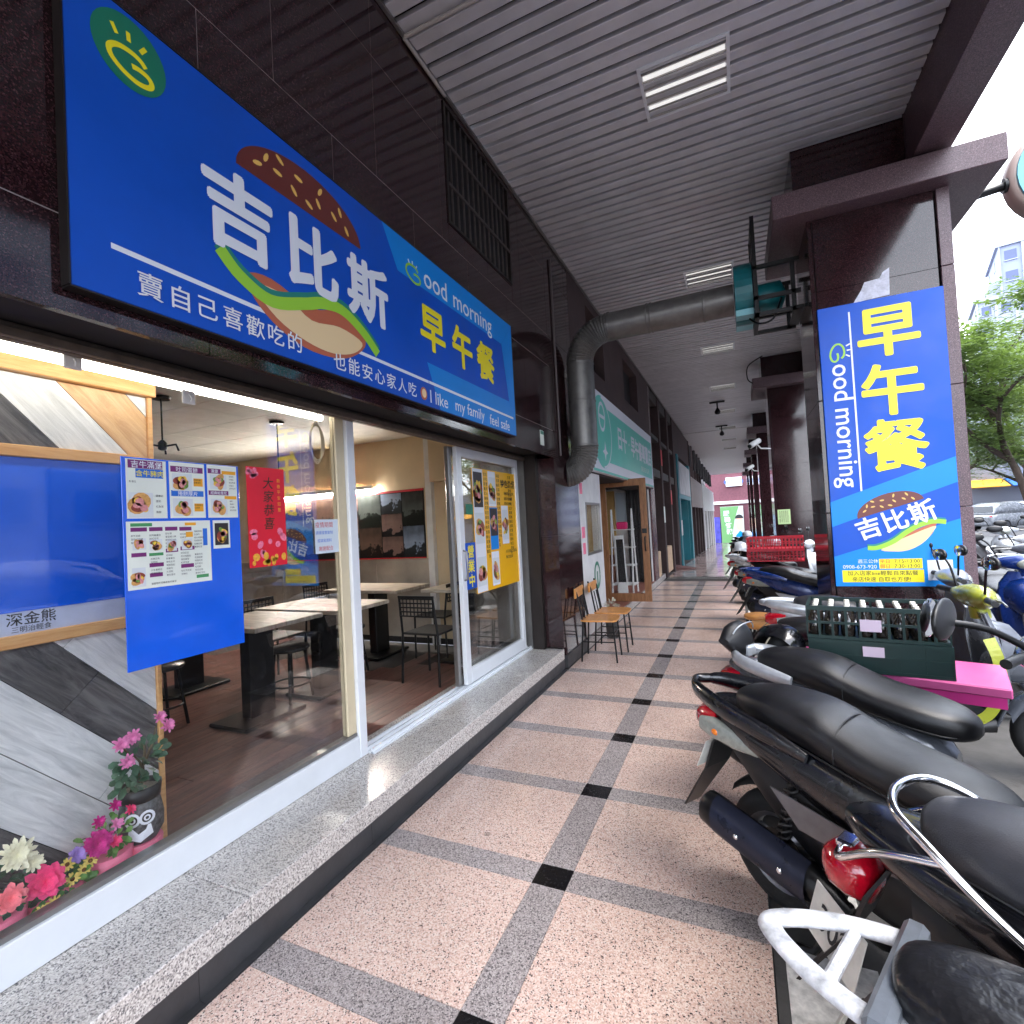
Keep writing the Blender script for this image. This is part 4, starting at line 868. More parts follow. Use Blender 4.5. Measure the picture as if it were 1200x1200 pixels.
for i in range(7):
    zz = [1.24, 1.50, 1.78, 2.03] if i % 2 else [1.24, 1.62, 2.03]
    for a, b in zip(zz, zz[1:]):
        q = MB(); q.box(xs[i]+.006-(xs[i]), xs[i+1]-.006-(xs[i]), 0, .003, 0, b-a-.008)
        inst('photo_print', q.mesh('photo_print'), pmats[rk.randrange(5)], ph, (xs[i], 5.0625, a+.004))
g = MB(); g.box(-8.28, -2.26, 5.07, 5.0775, IZ+.0005, IZ+.07); g.thing('skirting_board', m_dark, 'dark skirting board along the back wall of the dining room', 'skirting')
tb = root('wall_tube_light', (-4.9, 5.03, 2.07), 'lit white tube lamp above the photographs in the dining room', 'lamp')
g = MB(); g.cbox(-6.0, -4.15, 5.0, 5.06, 2.10, 2.15, .005); g.part('housing', m_white, tb)
g = MB(); g.tube([(-6.0, 5.02, 2.085), (-4.15, 5.02, 2.085)], .018, 8); g.part('tube', M('lit_wall_tube', (1, .96, .88), .5, emis=(1, .95, .86, 52.)), tb)
# pendant lamps
for k, (px, py, pz) in enumerate(((-4.0, 2.43, 2.30), (-4.07, 3.56, 2.08))):
    pd = root('pendant_lamp', (px, py, pz-.1), ['black spider pendant lamp hanging nearest the window', 'bare bulb pendant lamp hanging behind the red poster'][k], 'lamp', 'pendant lamps in the dining room')
    g = MB(); g.tube([(px, py, pz), (px, py, 2.69)], .006, 6); g.lathe([(.07, 2.695), (.06, 2.675)], (px, py, 0), n=14); g.part('cord', m_blackm, pd)
    g = MB(); g.lathe([(.012, pz+.06), (.03, pz+.04), (.03, pz-.01), (.015, pz-.02)], (px, py, 0), n=12); g.part('holder', m_blackm, pd)
    for t in range(3 if k == 0 else 1):
        a = R(20+120*t); 
        if k == 0: g = MB(); g.tube([(px, py, pz+.01), (px+.11*math.cos(a), py+.11*math.sin(a), pz+.02), (px+.13*math.cos(a), py+.13*math.sin(a), pz-.03)], .008, 6); g.part('arm', m_blackm, pd)
        else: g = MB(); g.ell((px, py, pz-.055), (.035, .035, .045), 12, 8); g.part('bulb', M('bulb_glass', S(230, 226, 210), .15), pd)
# tables, chairs and stools
m_top = wood('table_top_grey', S(150, 138, 122), S(206, 196, 180), (1, 5, 1), 4, .4, .06)
def table(x, y, label, w_=.7, d_=.6, rz=0, zt=IZ+.75):
    t = root('dining_table', (x, y, IZ), label, 'table', 'dining tables', rz)
    g = MB(); g.cbox(-w_/2, w_/2, -d_/2, d_/2, .718, .75, .004); g.part('table_top', m_top, t, True)
    g = MB(); g.cbox(-.05, .05, -.11, .11, .03, .717, .005); g.part('post', m_blackm, t, True)
    g = MB(); g.cbox(-.2, .2, -.27, .27, 0, .03, .008); g.part('base_plate', m_blackm, t, True)
table(-3.42, 2.72, 'dining table nearest the window, half hidden by the blue menu board', .75, .62)
table(-3.42, 3.40, 'dining table behind the white paper notice', 1.0, .60)
table(-3.75, 4.55, 'dining table standing against the wall of photographs', 1.0, .62)
table(-2.66, 4.62, 'dining table in the corner behind the perforated chair', .7, .6)
table(-4.75, 3.05, 'farther dining table seen below the red poster', .75, .62)
def chair(x, y, rz, label):
    c = root('metal_chair', (x, y, IZ), label, 'chair', 'black metal chairs in the dining room', rz)
    g = MB(); g.cbox(-.19, .19, -.19, .19, .43, .45, .008); g.part('seat', m_blackp, c, True)
    for sx in (-1, 1):
        g = MB(); g.tube([(.19, sx*.19, 0), (.185, sx*.185, .44)], .011, 8); g.part('leg', m_blackm, c, True)
        g = MB(); g.tube([(-.21, sx*.20, 0), (-.19, sx*.19, .44), (-.23, sx*.18, .77)], .011, 8); g.part('leg', m_blackm, c, True)
    b = MB()
    for zz in range(5):                                          # perforated back: a lattice of thin bars
        b.box(-.236+(.77-.62-zz*.035)*.0, -.224, -.18, .18, .60+zz*.038, .612+zz*.038)
    for k in range(10): b.box(-.2345, -.2255, -.18+k*.0395, -.174+k*.0395, .60, .76)
    b.box(-.238, -.222, -.19, .19, .765, .785); b.part('backrest', m_blackp, c, True)
chair(-2.62, 3.92, R(88), 'black chair with perforated back standing in the open doorway')
chair(-3.02, 4.66, R(180), 'black chair between the corner table and the photo wall table')
chair(-4.45, 4.55, 0, 'black chair at the left end of the photo wall table')
chair(-4.05, 3.42, 0, 'black chair tucked at the table behind the paper notice')
def stool(x, y, label):
    c = root('dining_stool', (x, y, IZ), label, 'stool', 'black round stools in the dining room')
    g = MB(); g.lathe([(.001, .43), (.15, .43), (.16, .44), (.155, .458), (.001, .462)], n=18); g.part('seat', M('stool_vinyl', S(58, 56, 56), .35), c, True)
    for k in range(4):
        a = R(45+90*k); g = MB(); g.tube([(.11*math.cos(a), .11*math.sin(a), .43), (.17*math.cos(a), .17*math.sin(a), 0)], .012, 8); g.part('leg', m_blackm, c, True)
    g = MB(); g.tube([(.148*math.cos(t), .148*math.sin(t), .16) for t in [2*pi*k/20 for k in range(20)]], .008, 6, closed=True); g.part('foot_ring', m_blackm, c, True)
stool(-3.45, 3.05, 'round stool between the two tables behind the window')
stool(-4.0, 2.35, 'round stool behind the lower corner of the menu board')
stool(-3.55, 3.85, 'round stool beyond the table behind the paper notice')
g = MB(); g.cbox(-2.452, -2.34, 1.985, 2.055, IZ+.0005, IZ+.004, .001); g.lathe([(.02, IZ+.0041), (.02, IZ+.006)], (-2.395, 2.02, 0), n=14); g.thing('floor_socket', m_alug, 'small square metal socket plate set in the dining room floor', 'socket')
# ================================================================== ceiling lights
m_refl = M('lamp_reflector', (.93, .93, .94), .35, .0, noise=(12, .12)); m_tubeglow = M('lamp_tube_added_glow', S(236, 236, 232), .35, emis=(1, .98, .95, .13))  # tubes taken as unlit; weak glow added to brighten the fixtures
lbl = ['large louvred ceiling light nearest the camera', 'louvred ceiling light above the exhaust duct', 'louvred ceiling light beyond the exhaust duct']
for k in range(8):
    yc = 3.82+3.25*k; xc = -.165
    c = root('ceiling_light', (xc, yc, CZ-.06), lbl[k] if k < 3 else ['fourth', 'fifth', 'sixth', 'seventh', 'eighth'][k-3]+' louvred ceiling light down the arcade', 'ceiling light', 'louvred ceiling lights of the arcade')
    hw, hl = .30, .26
    g = MB()
    for a in ((-hw, hw, -hl, -hl+.022), (-hw, hw, hl-.022, hl), (-hw, -hw+.022, -hl+.022, hl-.022), (hw-.022, hw, -hl+.022, hl-.022)): g.box(a[0], a[1], a[2], a[3], -.012+.06, .075)
    g.part('frame', m_alu, c, True)
    g = MB(); g.box(-hw+.023, hw-.023, -hl+.023, hl-.023, .070, .075); g.part('reflector', m_refl, c, True)
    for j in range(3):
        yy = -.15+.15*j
        g = MB(); g.tube([(-hw+.03, yy, .064), (hw-.03, yy, .064)], .020, 8); g.part('tube', m_tubeglow, c, True)
    for j in range(7):
        g = MB(); yy = -hl+.05+j*.07; g.box(-hw+.023, hw-.023, yy-.003, yy+.003, .034, .048); g.part('louvre', m_alug, c, True)
for k, (yy, zz) in enumerate(((15.2, 4.35), (19.5, 4.35))):
    c = root('hanging_speaker', (-.35, yy, zz), ['black hanging fixture under the far ceiling, nearer one', 'black hanging fixture under the far ceiling, farther one'][k], 'fixture', 'hanging fixtures')
    g = MB(); g.tube([(-.35, yy, zz+.14), (-.35, yy, CZ)], .02, 8); g.part('stem', m_blackm, c)
    g = MB(); g.lathe([(.03, zz+.15), (.08, zz+.06), (.07, zz), (.03, zz-.02)], (-.35, yy, 0), n=12); g.part('body', m_blackm, c)
    g = MB(); g.cbox(-.55, -.15, yy-.03, yy+.03, CZ-.05, CZ-.002, .01); g.part('bracket', m_blackm, c)

# ================================================================== exhaust duct and blower
m_gal = M('galvanised_duct', S(112, 110, 108), .42, .55, noise=(9, .3), rvar=.1)
dk = root('exhaust_duct', (-1.58, 5.7, 2.0), 'thick grey metal exhaust duct bending from the blower down the wall', 'duct')
DR = .155; dx, dy = WX+.02+DR, 5.7
def ribbed(path, r, n=16):
    rr = [r*(1.0 if i % 2 else .94) for i in range(len(path))]; g = MB(); g.tube(path, rr, n); g.s = [False]*len(g.s); return g
g = MB(); g.tube([(-1.22, dy, 3.76), (-.5, dy, 3.765), (.09, dy, 3.77)], DR, 20); g.part('horizontal_pipe', m_gal, dk)
for xx in (-1.21, -.78, -.74, -.2): g = MB(); g.lathe([(DR+.003, xx-.012), (DR+.008, xx), (DR+.003, xx+.012)], (0, dy, 3.765), 'x', 20, False); g.part('pipe_band', m_gal, dk)
el = [(-1.22-(1.58-1.22)*math.sin(t), dy, 3.76-.36*(1-math.cos(t))) for t in [pi/2*k/34 for k in range(35)]]
ribbed(el, DR+.004).part('elbow', m_gal, dk)
g = MB(); g.tube([(-1.58, dy, 3.40), (-1.58, dy, 2.9), (-1.58, dy, 2.42)], DR, 20); g.part('vertical_pipe', m_gal, dk)
for zz in (3.39, 2.95, 2.43): g = MB(); g.lathe([(DR+.003, zz-.012), (DR+.008, zz), (DR+.003, zz+.012)], (-1.58, dy, 0), 'z', 20, False); g.part('pipe_band', m_gal, dk)
el = [(-1.58-.22*(1-math.cos(t)), dy-.10*(1-math.cos(t)), 2.42-.30*math.sin(t)) for t in [pi/2*k/30 for k in range(31)]]
ribbed(el, DR+.004).part('elbow', m_gal, dk)
g = MB(); g.tube([(WX+.012, 5.30, 4.5), (WX+.012, 5.30, 2.3)], .012, 8); g.thing('wall_conduit', M('conduit_grey', S(84, 76, 76), .5), 'thin grey conduit running down the marble beside the duct', 'conduit')
bl = root('exhaust_blower', (.34, 5.66, 3.44), 'teal exhaust blower held in a black bracket beside the first pillar', 'blower')
m_bt = M('blower_teal', S(12, 104, 112), .4, noise=(8, .2)); m_bb = M('blower_label', S(130, 190, 200), .4)
g = MB()
vol = [(.30*(1-.18*t/(2*pi))*math.cos(t), .33*(1-.18*t/(2*pi))*math.sin(t)) for t in [2*pi*k/28 for k in range(28)]]
g.prism([(.10, dy-.02+a, 3.77+b) for a, b in vol], (.16, 0, 0)); g.part('volute', m_bt, bl)
g = MB(); g.box(.10, .262, dy-.25, dy+.22, 3.50, 3.56); g.part('label_band', m_bb, bl)
g = MB(); g.lathe([(.13, .30), (.14, .32), (.14, .52), (.05, .56)], (0, dy, 3.72), 'x', 16); g.part('motor', m_bt, bl)
g = MB()
for a, b in (((.285, dy-.30), (.285, dy+.24)), ((.60, dy-.30), (.60, dy+.24))):
    for p in (a, b): g.box(p[0]-.018, p[0]+.018, p[1]-.018, p[1]+.018, 3.44, 4.42 if p[0] < .5 else 3.9)
for zz in (3.44, 3.60, 3.9): 
    g.box(.267, .66, dy-.318, dy-.282, zz, zz+.035); g.box(.267, .66, dy+.222, dy+.258, zz, zz+.035); g.box(.267, .303, dy-.28, dy+.22, zz, zz+.035)
for zz in (4.0, 4.14, 4.28, 4.40): g.box(.27, .30, dy-.28, dy+.22, zz, zz+.028)
g.box(.60, .684, dy-.28, dy+.22, 3.46, 3.49)
g.part('bracket', m_blackm, bl)
g = MB(); g.tube(smooth_path([(.5, dy-.25, 3.6), (.42, dy-.30, 3.40), (.30, dy-.28, 3.38), (.22, dy-.2, 3.47)], 5), .010, 6); g.part('cable', m_blackm, bl)

# ================================================================== blue sign on the first pillar
PY = 4.99
ps = root('pillar_sign', (1.145, PY, .90), 'tall blue breakfast sign with yellow characters hung on the first pillar', 'sign')
g = MB(); g.cbox(.718, 1.575, PY, PY+.022, .90, 3.26, .004); g.part('panel', m_blue, ps)
def p2(x, z, k=0): return Vector((x, PY-.0012-k*.0004, z))
NY = Vector((0, -1, 0))
flat('light_blue_band', m_lblue, ps, lambda g: (g.poly([p2(.720, 1.61), p2(.720, 1.40), p2(1.573, 1.715), p2(1.573, 1.915)]), g.poly([p2(.720, 1.15), p2(.720, .902), p2(1.573, .902), p2(1.573, 1.43)])))
flat('breakfast_lettering', m_syel, ps, lambda g: [g.text(ch, p2(1.20, zz, 1), X_, Z_, .44, 0, fat=.028) for ch, zz in (('早', 2.98), ('午', 2.505), ('餐', 2.05))])
flat('rule', m_swhite, ps, lambda g: g.poly([p2(.937, 3.19, 1), p2(.937, 1.69, 1), p2(.950, 1.69, 1), p2(.950, 3.19, 1)]))
DN = Vector((0, 0, -1))
flat('ood_lettering', m_swhite, ps, lambda g: g.text('ood', p2(.80, 2.765, 1), DN, X_, .20, .008, 'L')); flat('morning_lettering', m_swhite, ps, lambda g: g.text('morning', p2(.80, 2.39, 1), DN, X_, .20, .008, 'L'))
for i_ in range(3): flat('sun_ray', m_swhite, ps, lambda g: grays(g, p2(.855, 2.87, 1), DN, X_, NY, .065, .011, i_))
flat('good_g', m_let, ps, lambda g: gmark(g, p2(.85, 2.865, 1), DN, X_, NY, .085, .015))
ca, sa = math.cos(R(17)), math.sin(R(17)); BU, BW = Vector((ca, 0, sa)), Vector((-sa, 0, ca))
burger(ps, p2(1.13, 1.53, 1), BU, BW, NY, .47, .0, True)
flat('shop_name', m_swhite, ps, lambda g: [g.text(ch, p2(1.155, 1.438, 6)+BU*(k*.19), BU, BW, .182, 0, fat=.022) for k, ch in ((-1, '吉'), (0, '比'), (1, '斯'))])
flat('hours_field', m_syel, ps, lambda g: (g.poly([p2(x, z, 1) for x, z in ((1.03, 1.045), (1.315, 1.045), (1.315, 1.125), (1.03, 1.125))]), g.poly([p2(x, z, 1) for x, z in ((.770, .935), (1.32, .935), (1.32, 1.035), (.770, 1.035))])))
flat('phone_lettering', m_swhite, ps, lambda g: (g.text('週三公休', p2(.955, 1.108, 1), X_, Z_, .036, .001), g.text('0908-673-920', p2(.895, 1.063, 1), X_, Z_, .042, .001)))
flat('hours_lettering', m_ink, ps, lambda g: (g.text('7:15-13:00', p2(1.215, 1.105, 2), X_, Z_, .040, .003), g.text('7:30-13:00', p2(1.215, 1.065, 2), X_, Z_, .040, .003), g.text('加入店家line輕鬆自來點餐', p2(1.045, 1.010, 2), X_, Z_, .042, .004), g.text('來店快速 自取也方便!', p2(1.035, .960, 2), X_, Z_, .042, .004)))
flat('day_lettering', m_pr, ps, lambda g: (g.text('平日', p2(1.068, 1.105, 2), X_, Z_, .036, .003), g.text('假日', p2(1.068, 1.065, 2), X_, Z_, .036, .003)))
flat('blank_white_field', m_swhite, ps, lambda g: g.poly([p2(x, z, 1) for x, z in ((1.345, .95), (1.505, .95), (1.505, 1.11), (1.345, 1.11))]))
g = MB(); g.prism([(x, 5.0185, z) for x, z in ((.985, 3.265), (1.235, 3.28), (1.245, 3.50), (1.20, 3.475), (1.175, 3.43), (1.07, 3.42), (1.045, 3.36))], (0, -.004, 0)); g.thing('torn_paper_residue', M('bare_render_patch', S(206, 206, 218), .8, noise=(30, .3)), 'patch of torn pale residue on the pillar just above the tall blue sign', 'residue')
# round sign on a black arm beyond the first pillar
rs2 = root('round_projecting_sign', (2.62, 5.75, 3.9), 'round pale teal sign on a black arm beyond the first pillar', 'sign')
g = MB(); g.tube([(1.66, 5.55, 4.12), (2.3, 5.75, 4.28)], .035, 10); g.lathe([(.06, 2.27), (.06, 2.33)], (0, 5.75, 4.28), 'x', 12); g.part('arm', m_blackm, rs2)
g = MB(); g.lathe([(.40, -.09), (.43, -.07), (.43, .07), (.40, .09)], (2.72, 5.76, 4.30), 'y', 32); g.part('rim', M('sign_rim_beige', S(186, 168, 158), .5), rs2)
g = MB(); g.lathe([(.39, -.012), (.39, .012)], (2.72, 5.66, 4.30), 'y', 32); g.part('face', M('sign_face_teal', S(110, 196, 214), .4), rs2)
g = MB(); g.lathe([(.24, -.006), (.24, .006)], (2.72, 5.642, 4.30), 'y', 32); g.part('centre_disc', M('sign_face_deep', S(40, 150, 150), .4), rs2)
g = MB(); g.box(.73, .955, 11.436, 11.439, 1.28, 1.575); o = g.thing('green_notice', M('paper_green', S(196, 222, 160), .6, noise=(40, .08)), 'pale green paper notice pasted on the second pillar', 'notice')
flat('notice_lettering', m_ink, o, lambda g: [g.text(''.join(rf.choice(CJ) for _ in range(9)), Vector((.77+.034*k, 11.4352, 1.43)), Vector((0, 0, -1)), X_, .026, 0) for k in range(5)])
for k, (cx_, cy_, cz_, lb) in enumerate(((.40, 11.15, 2.92, 'white surveillance camera hanging off the second pillar'), (.45, 17.6, 2.95, 'small surveillance camera on the third pillar'))):
    c = root('surveillance_camera', (cx_, cy_, cz_), lb, 'camera', 'surveillance cameras')
    g = MB(); g.tube([(cx_-.10, cy_-.14, cz_-.06), (cx_-.01, cy_, cz_+.01), (cx_+.07, cy_+.1, cz_+.06)], .055, 12); g.part('body', m_white, c)
    g = MB(); g.tube([(cx_-.105, cy_-.148, cz_-.064), (cx_-.115, cy_-.16, cz_-.07)], .04, 12); g.part('lens', m_blackp, c)
    g = MB(); g.tube([(cx_+.02, cy_+.03, cz_+.0), (cx_+.10, cy_+.1, cz_-.10), (.684, cy_+.30, cz_-.10)], .014, 8); g.part('arm', m_white, c)
g = MB(); g.tube(smooth_path([(.62, 11.0, 4.6), (.36, 11.0, 4.45), (.33, 11.0, 4.2), (.42, 11.05, 4.1)], 6), .012, 6); g.thing('drooping_cable', m_blackm, 'black cable drooping from the ceiling by the second pillar', 'cable')

# ================================================================== the turquoise shop next door
m_brown = M('wall_brown_render', S(70, 54, 54), .75, noise=(3, .25), bump=(30, .15))
w2 = root('brown_upper_wall', (WX-.2, 9, 3.4), 'brown rendered wall above the turquoise sign with two dark openings', 'wall')
g = MB()
for a in ((5.953, 6.75, 2.2, CZ+.06), (6.75, 7.72, 2.2, 3.70), (6.75, 7.72, 4.55, CZ+.06), (7.72, 9.22, 2.2, CZ+.06), (9.22, 10.60, 2.2, 3.74), (9.22, 10.60, 4.5, CZ+.06), (10.60, 12.0, 2.2, CZ+.06)): g.box(-2.3, WX+.001, *a)
g.part('render', m_brown, w2)
g = MB(); g.box(-2.3, WX-.15, 6.75, 7.72, 3.70, 4.55); g.part('opening', m_back, w2)
g = MB(); g.box(-2.3, WX-.15, 9.22, 10.60, 3.74, 4.5); g.part('opening', m_back, w2)
m_tq = M('sign_turquoise', S(96, 206, 190), .35, noise=(2, .06))
ts = root('turquoise_signboard', (WX+.04, 9.2, 2.2), 'turquoise shop signboard with white lettering beyond the exhaust duct', 'sign')
TX = WX+.075
g = MB(); g.cbox(WX+.003, TX, 6.45, 11.6, 2.22, 3.37, .004); g.part('panel', m_swhite, ts)
def t2(y, z, k=0): return Vector((TX+.001+k*.0008, y, z))
flat('turquoise_field', m_tq, ts, lambda g: (g.poly([t2(6.5, 2.40), t2(11.5, 2.40), t2(11.5, 3.20), t2(6.5, 3.20)]), g.poly([t2(6.46, 2.225), t2(11.59, 2.225), t2(11.59, 2.26), t2(6.46, 2.26)])))
flat('medallion', m_tq, ts, lambda g: g.poly(ellipse(t2(7.05, 2.81, 1), Y_, Z_, .56, .52, 28)))
flat('medallion_ring', m_swhite, ts, lambda g: ribbon(g, ellipse(t2(7.05, 2.81, 2), Y_, Z_, .54, .50, 30, -pi/2, pi/2), .03, X_))
flat('medallion_face', m_swhite, ts, lambda g: (ribbon(g, ellipse(t2(7.05, 3.03, 2), Y_, Z_, .17, .19, 24, 0, 1.999*pi), .05, X_), ribbon(g, [t2(6.90, 3.03, 2), t2(7.2, 3.03, 2)], .05, X_), g.poly([t2(a, b, 2) for a, b in ((7.15, 2.40), (7.20, 2.50), (7.32, 2.53), (7.21, 2.57), (7.16, 2.70), (7.11, 2.57), (7.0, 2.53), (7.10, 2.50))])))
flat('shop_lettering', m_swhite, ts, lambda g: [g.text(ch, t2(8.22+.375*k, 2.86, 1), Y_, Z_, .40 if k != 2 else .3, 0, fat=.03) for k, ch in enumerate('日十·早午餐專賣店')])
flat('small_lettering', MATS['paper'], ts, lambda g: g.text('BRUNCH CAFE', t2(10.6, 2.53, 1), Y_, Z_, .14, 0))
wh = root('white_shop_wall', (WX-.1, 6.5, 0), 'white wall with a small window between the duct and the wooden door', 'wall')
g = MB()
for a in ((5.953, 7.02, 0.14, 1.12), (5.953, 7.02, 1.80, 2.2), (5.953, 6.22, 1.12, 1.80), (6.93, 7.02, 1.12, 1.80)): g.box(-2.2, WX-.002, *a)
g.part('render', m_white, wh)
g = MB()
for a in ((6.22, 6.93, 1.12, 1.15), (6.22, 6.93, 1.77, 1.80), (6.22, 6.25, 1.15, 1.77), (6.90, 6.93, 1.15, 1.77)): g.box(WX-.04, WX+.004, *a)
g.part('window_frame', m_alug, wh)
g = MB(); g.box(WX-.024, WX-.02, 6.25, 6.90, 1.15, 1.77); g.part('window_pane', m_glass, wh)
g = MB(); g.box(-2.2, WX-.12, 6.22, 6.93, 1.12, 1.80); g.part('window_blind', M('blind_ochre', S(196, 160, 96), .7, noise=(5, .2)), wh)
flat('wall_logo', m_sgreen, wh, lambda g: (ribbon(g, ellipse((WX-.0005, 6.62, .83), Y_, Z_, .13, .16, 24, 0, 1.99*pi), .05, X_), ribbon(g, [(WX-.0005, 6.62, .70), (WX-.0005, 6.62, .88)], .06, X_)))
g = MB()
for k, (a, b, c) in enumerate(((6.0, 6.10, 1.9), (6.0, 6.12, 1.35), (6.02, 6.12, 1.15))): g.box(WX-.001, WX+.004, a, b, c, c+.14)
g.thing('taped_flyers', MATS['print_pink'], 'little pink flyers taped on the white wall by the duct', 'flyers')
s3 = root('shop_interior_recess', (-2.6, 9.2, 0), 'lit front room of the turquoise shop behind the wooden door', 'room')
g = MB(); g.box(-4.2, -4.1, 7.02, 11.6, .1, 2.25); g.box(-4.1, -2.2, 7.0, 7.04, .1, 2.25); g.part('wall', m_white, s3)
g = MB(); g.box(-4.1, -1.80, 11.5, 11.6, .1, 2.25); g.part('end_wall', m_white, s3)
g = MB(); g.box(-2.78, -2.56, 11.40, 11.499, .75, 2.2); g.part('ochre_panel', MATS['blind_ochre'], s3)
g = MB(); g.box(-2.80, -2.56, 11.40, 11.499, .14, .748); g.part('brown_panel', M('panel_brown', S(120, 78, 56), .6), s3)
g = MB(); g.box(-2.27, -1.82, 11.38, 11.499, .14, 2.2); g.part('dark_curtain', m_dark, s3)
g = MB()
for k in range(6): g.tube([(-2.25+.08*k, 11.37, .14), (-2.25+.08*k, 11.37, 2.2)], .022, 8)
g.part('curtain_folds', M('curtain_black', S(40, 38, 40), .8), s3)
g = MB(); g.box(-2.53, -2.30, 11.46, 11.499, 1.5, 2.15); g.part('rear_window', M('pane_pale', S(180, 196, 206), .3), s3)
g = MB(); g.box(-4.2, -2.31, 7.02, 11.6, 2.25, 2.3); g.box(-2.31, WX-.01, 7.02, 11.6, 2.19, 2.199); g.part('ceiling', m_dark, s3)
g = MB(); g.box(-4.2, -1.775, 5.953, 11.6, .06, .13); g.part('floor', M('terracotta', S(150, 96, 80), .6, noise=(10, .2)), s3)
g = MB(); g.box(-2.30, -2.24, 7.05, 7.95, 1.0, 2.1); g.part('menu_panel', MATS['blind_ochre'], s3)
e2 = root('low_step', (-1.8, 9, 0), 'low grey stone step along the shops past the marble pier', 'step')
for k in range(4): g = MB(); g.cbox(-1.90, -1.745, 5.953+1.8*k, 5.953+1.8*k+1.797, 0.001, .125, .004); g.part('stone_slab', m_step, e2)
dr = root('wooden_glass_door', (-2.2, 8.72, .14), 'wooden framed glass door standing open across the walkway side', 'door')
m_dw = wood('door_walnut', S(120, 78, 48), S(168, 118, 76), (4, 4, .6), 6, .45, .05)
g = MB()
for a in ((-2.20, -2.09, .14, 2.24), (-1.51, -1.40, .14, 2.24)): g.cbox(a[0], a[1], 8.70, 8.745, a[2], a[3], .004)
g.part('stile', m_dw, dr)
g = MB()
for a in ((-2.089, -1.511, .14, .28), (-2.089, -1.511, 2.12, 2.24)): g.cbox(a[0], a[1], 8.70, 8.745, a[2], a[3], .004)
g.part('rail', m_dw, dr)
g = MB(); g.box(-2.089, -1.511, 8.72, 8.726, .281, 2.119); g.part('pane', m_glass, dr)
g = MB(); g.tube([(-1.455, 8.70, 1.0), (-1.455, 8.66, 1.02), (-1.455, 8.66, 1.22), (-1.455, 8.70, 1.24)], .012, 8); g.box(-1.50, -1.42, 8.694, 8.70, 1.30, 1.38); g.part('handle', m_blackm, dr)
rk_ = root('display_rack', (-2.05, 9.7, .13), 'white display rack with shelves behind the wooden glass door', 'rack')
for xx in (-2.25, -1.86):
    g = MB(); g.tube([(xx, 9.5, .13), (xx, 9.72, 1.75)], .016, 8); g.tube([(xx, 9.98, .13), (xx, 9.74, 1.75)], .016, 8); g.part('side_frame', m_white, rk_)
for k, zz in enumerate((.30, .66, 1.0, 1.34)): g = MB(); g.cbox(-2.28, -1.83, 9.55+.04*k, 9.93-.04*k, zz, zz+.02, .004); g.part('shelf', m_white, rk_)
g = MB(); g.cbox(-2.15, -1.95, 9.66, 9.80, 1.361, 1.50, .02); g.thing('pink_box', MATS['print_pink'] if False else M('box_magenta', S(226, 30, 110), .4), 'small magenta box on the top shelf of the white rack', 'box')
ab = root('leaning_signboard', (-1.95, 9.30, .13), 'slim white signboard leaning in the wooden doorway', 'signboard')
g = MB(); g.add([(-2.08, 9.22, .135), (-1.90, 9.22, .135), (-2.14, 9.42, 1.25), (-1.98, 9.42, 1.25), (-2.08, 9.25, .135), (-1.90, 9.25, .135), (-2.14, 9.45, 1.25), (-1.98, 9.45, 1.25)], [(0, 1, 3, 2), (4, 6, 7, 5), (0, 4, 5, 1), (2, 3, 7, 6), (0, 2, 6, 4), (1, 5, 7, 3)]); g.part('board', m_white, ab)
g = MB(); g.add([(-2.07, 9.2455+.0, .4), (-1.93, 9.2455, .4), (-2.115, 9.395, 1.18), (-1.985, 9.395, 1.18)], [(0, 1, 3, 2)]); g.xf(Matrix.Translation((0, .008, 0))); g.part('chalk_panel', m_dark, ab)

# two wooden chairs against the pier
m_cw = wood('chair_seat_orange', S(196, 128, 62), S(226, 160, 90), (4, 1, 4), 5, .4, .05, .2)
def wchair(x, y, rz, label):
    c = root('wooden_chair', (x, y, 0), label, 'chair', 'wooden chairs by the pier', rz)
    g = MB()
    sec_ = [(-.19, -.17), (-.15, -.195), (.0, -.20), (.17, -.185), (.20, -.15), (.21, 0), (.20, .15), (.17, .185), (0, .20), (-.15, .195), (-.19, .17)]
    g.prism([(a, b, .445) for a, b in sec_], (0, 0, .018)); g.part('seat', m_cw, c, True)
    for s in (-1, 1):
        g = MB(); g.tube([(.19, s*.17, .0), (.16, s*.155, .44)], .010, 8); g.part('leg', m_blackm, c, True)
        g = MB(); g.tube([(-.20, s*.17, 0), (-.17, s*.16, .44), (-.22, s*.16, .74), (-.25, s*.16, .83)], .010, 8); g.part('leg', m_blackm, c, True)
    for s in (-.06, .06): g = MB(); g.tube([(-.16, s, .445), (-.205, s, .70)], .007, 6); g.part('back_rod', m_blackm, c, True)
    g = MB(); g.cbox(-.247, -.222, -.20, .20, .70, .81, .008); g.part('backrest', m_cw, c, True)
    g = MB()
    for s in (-1, 1): g.tube([(.175, s*.163, .22), (-.185, s*.165, .22)], .007, 6)
    g.tube([(.17, -.16, .30), (.17, .16, .30)], .007, 6); g.part('stretcher', m_blackm, c, True)
wchair(-1.49, 5.62, R(4), 'orange wooden chair with black legs nearer the shop step')
wchair(-1.46, 6.10, R(2), 'orange wooden chair with black legs farther from the shop step')
fp = root('small_planter', (-1.60, 6.62, 0), 'small grey planter with dry flowers behind the wooden chairs', 'planter')
g = MB(); g.lathe([(.06, .0), (.08, .02), (.09, .34), (.08, .34)], (-1.60, 6.62, 0), n=14); g.part('pot', m_conc, fp)
leaves(fp, (-1.60, 6.62, .42), (.07, .07, .09), 40, M('dry_flower', S(186, 180, 160), .8, noise=(40, .3)), .05, 41)

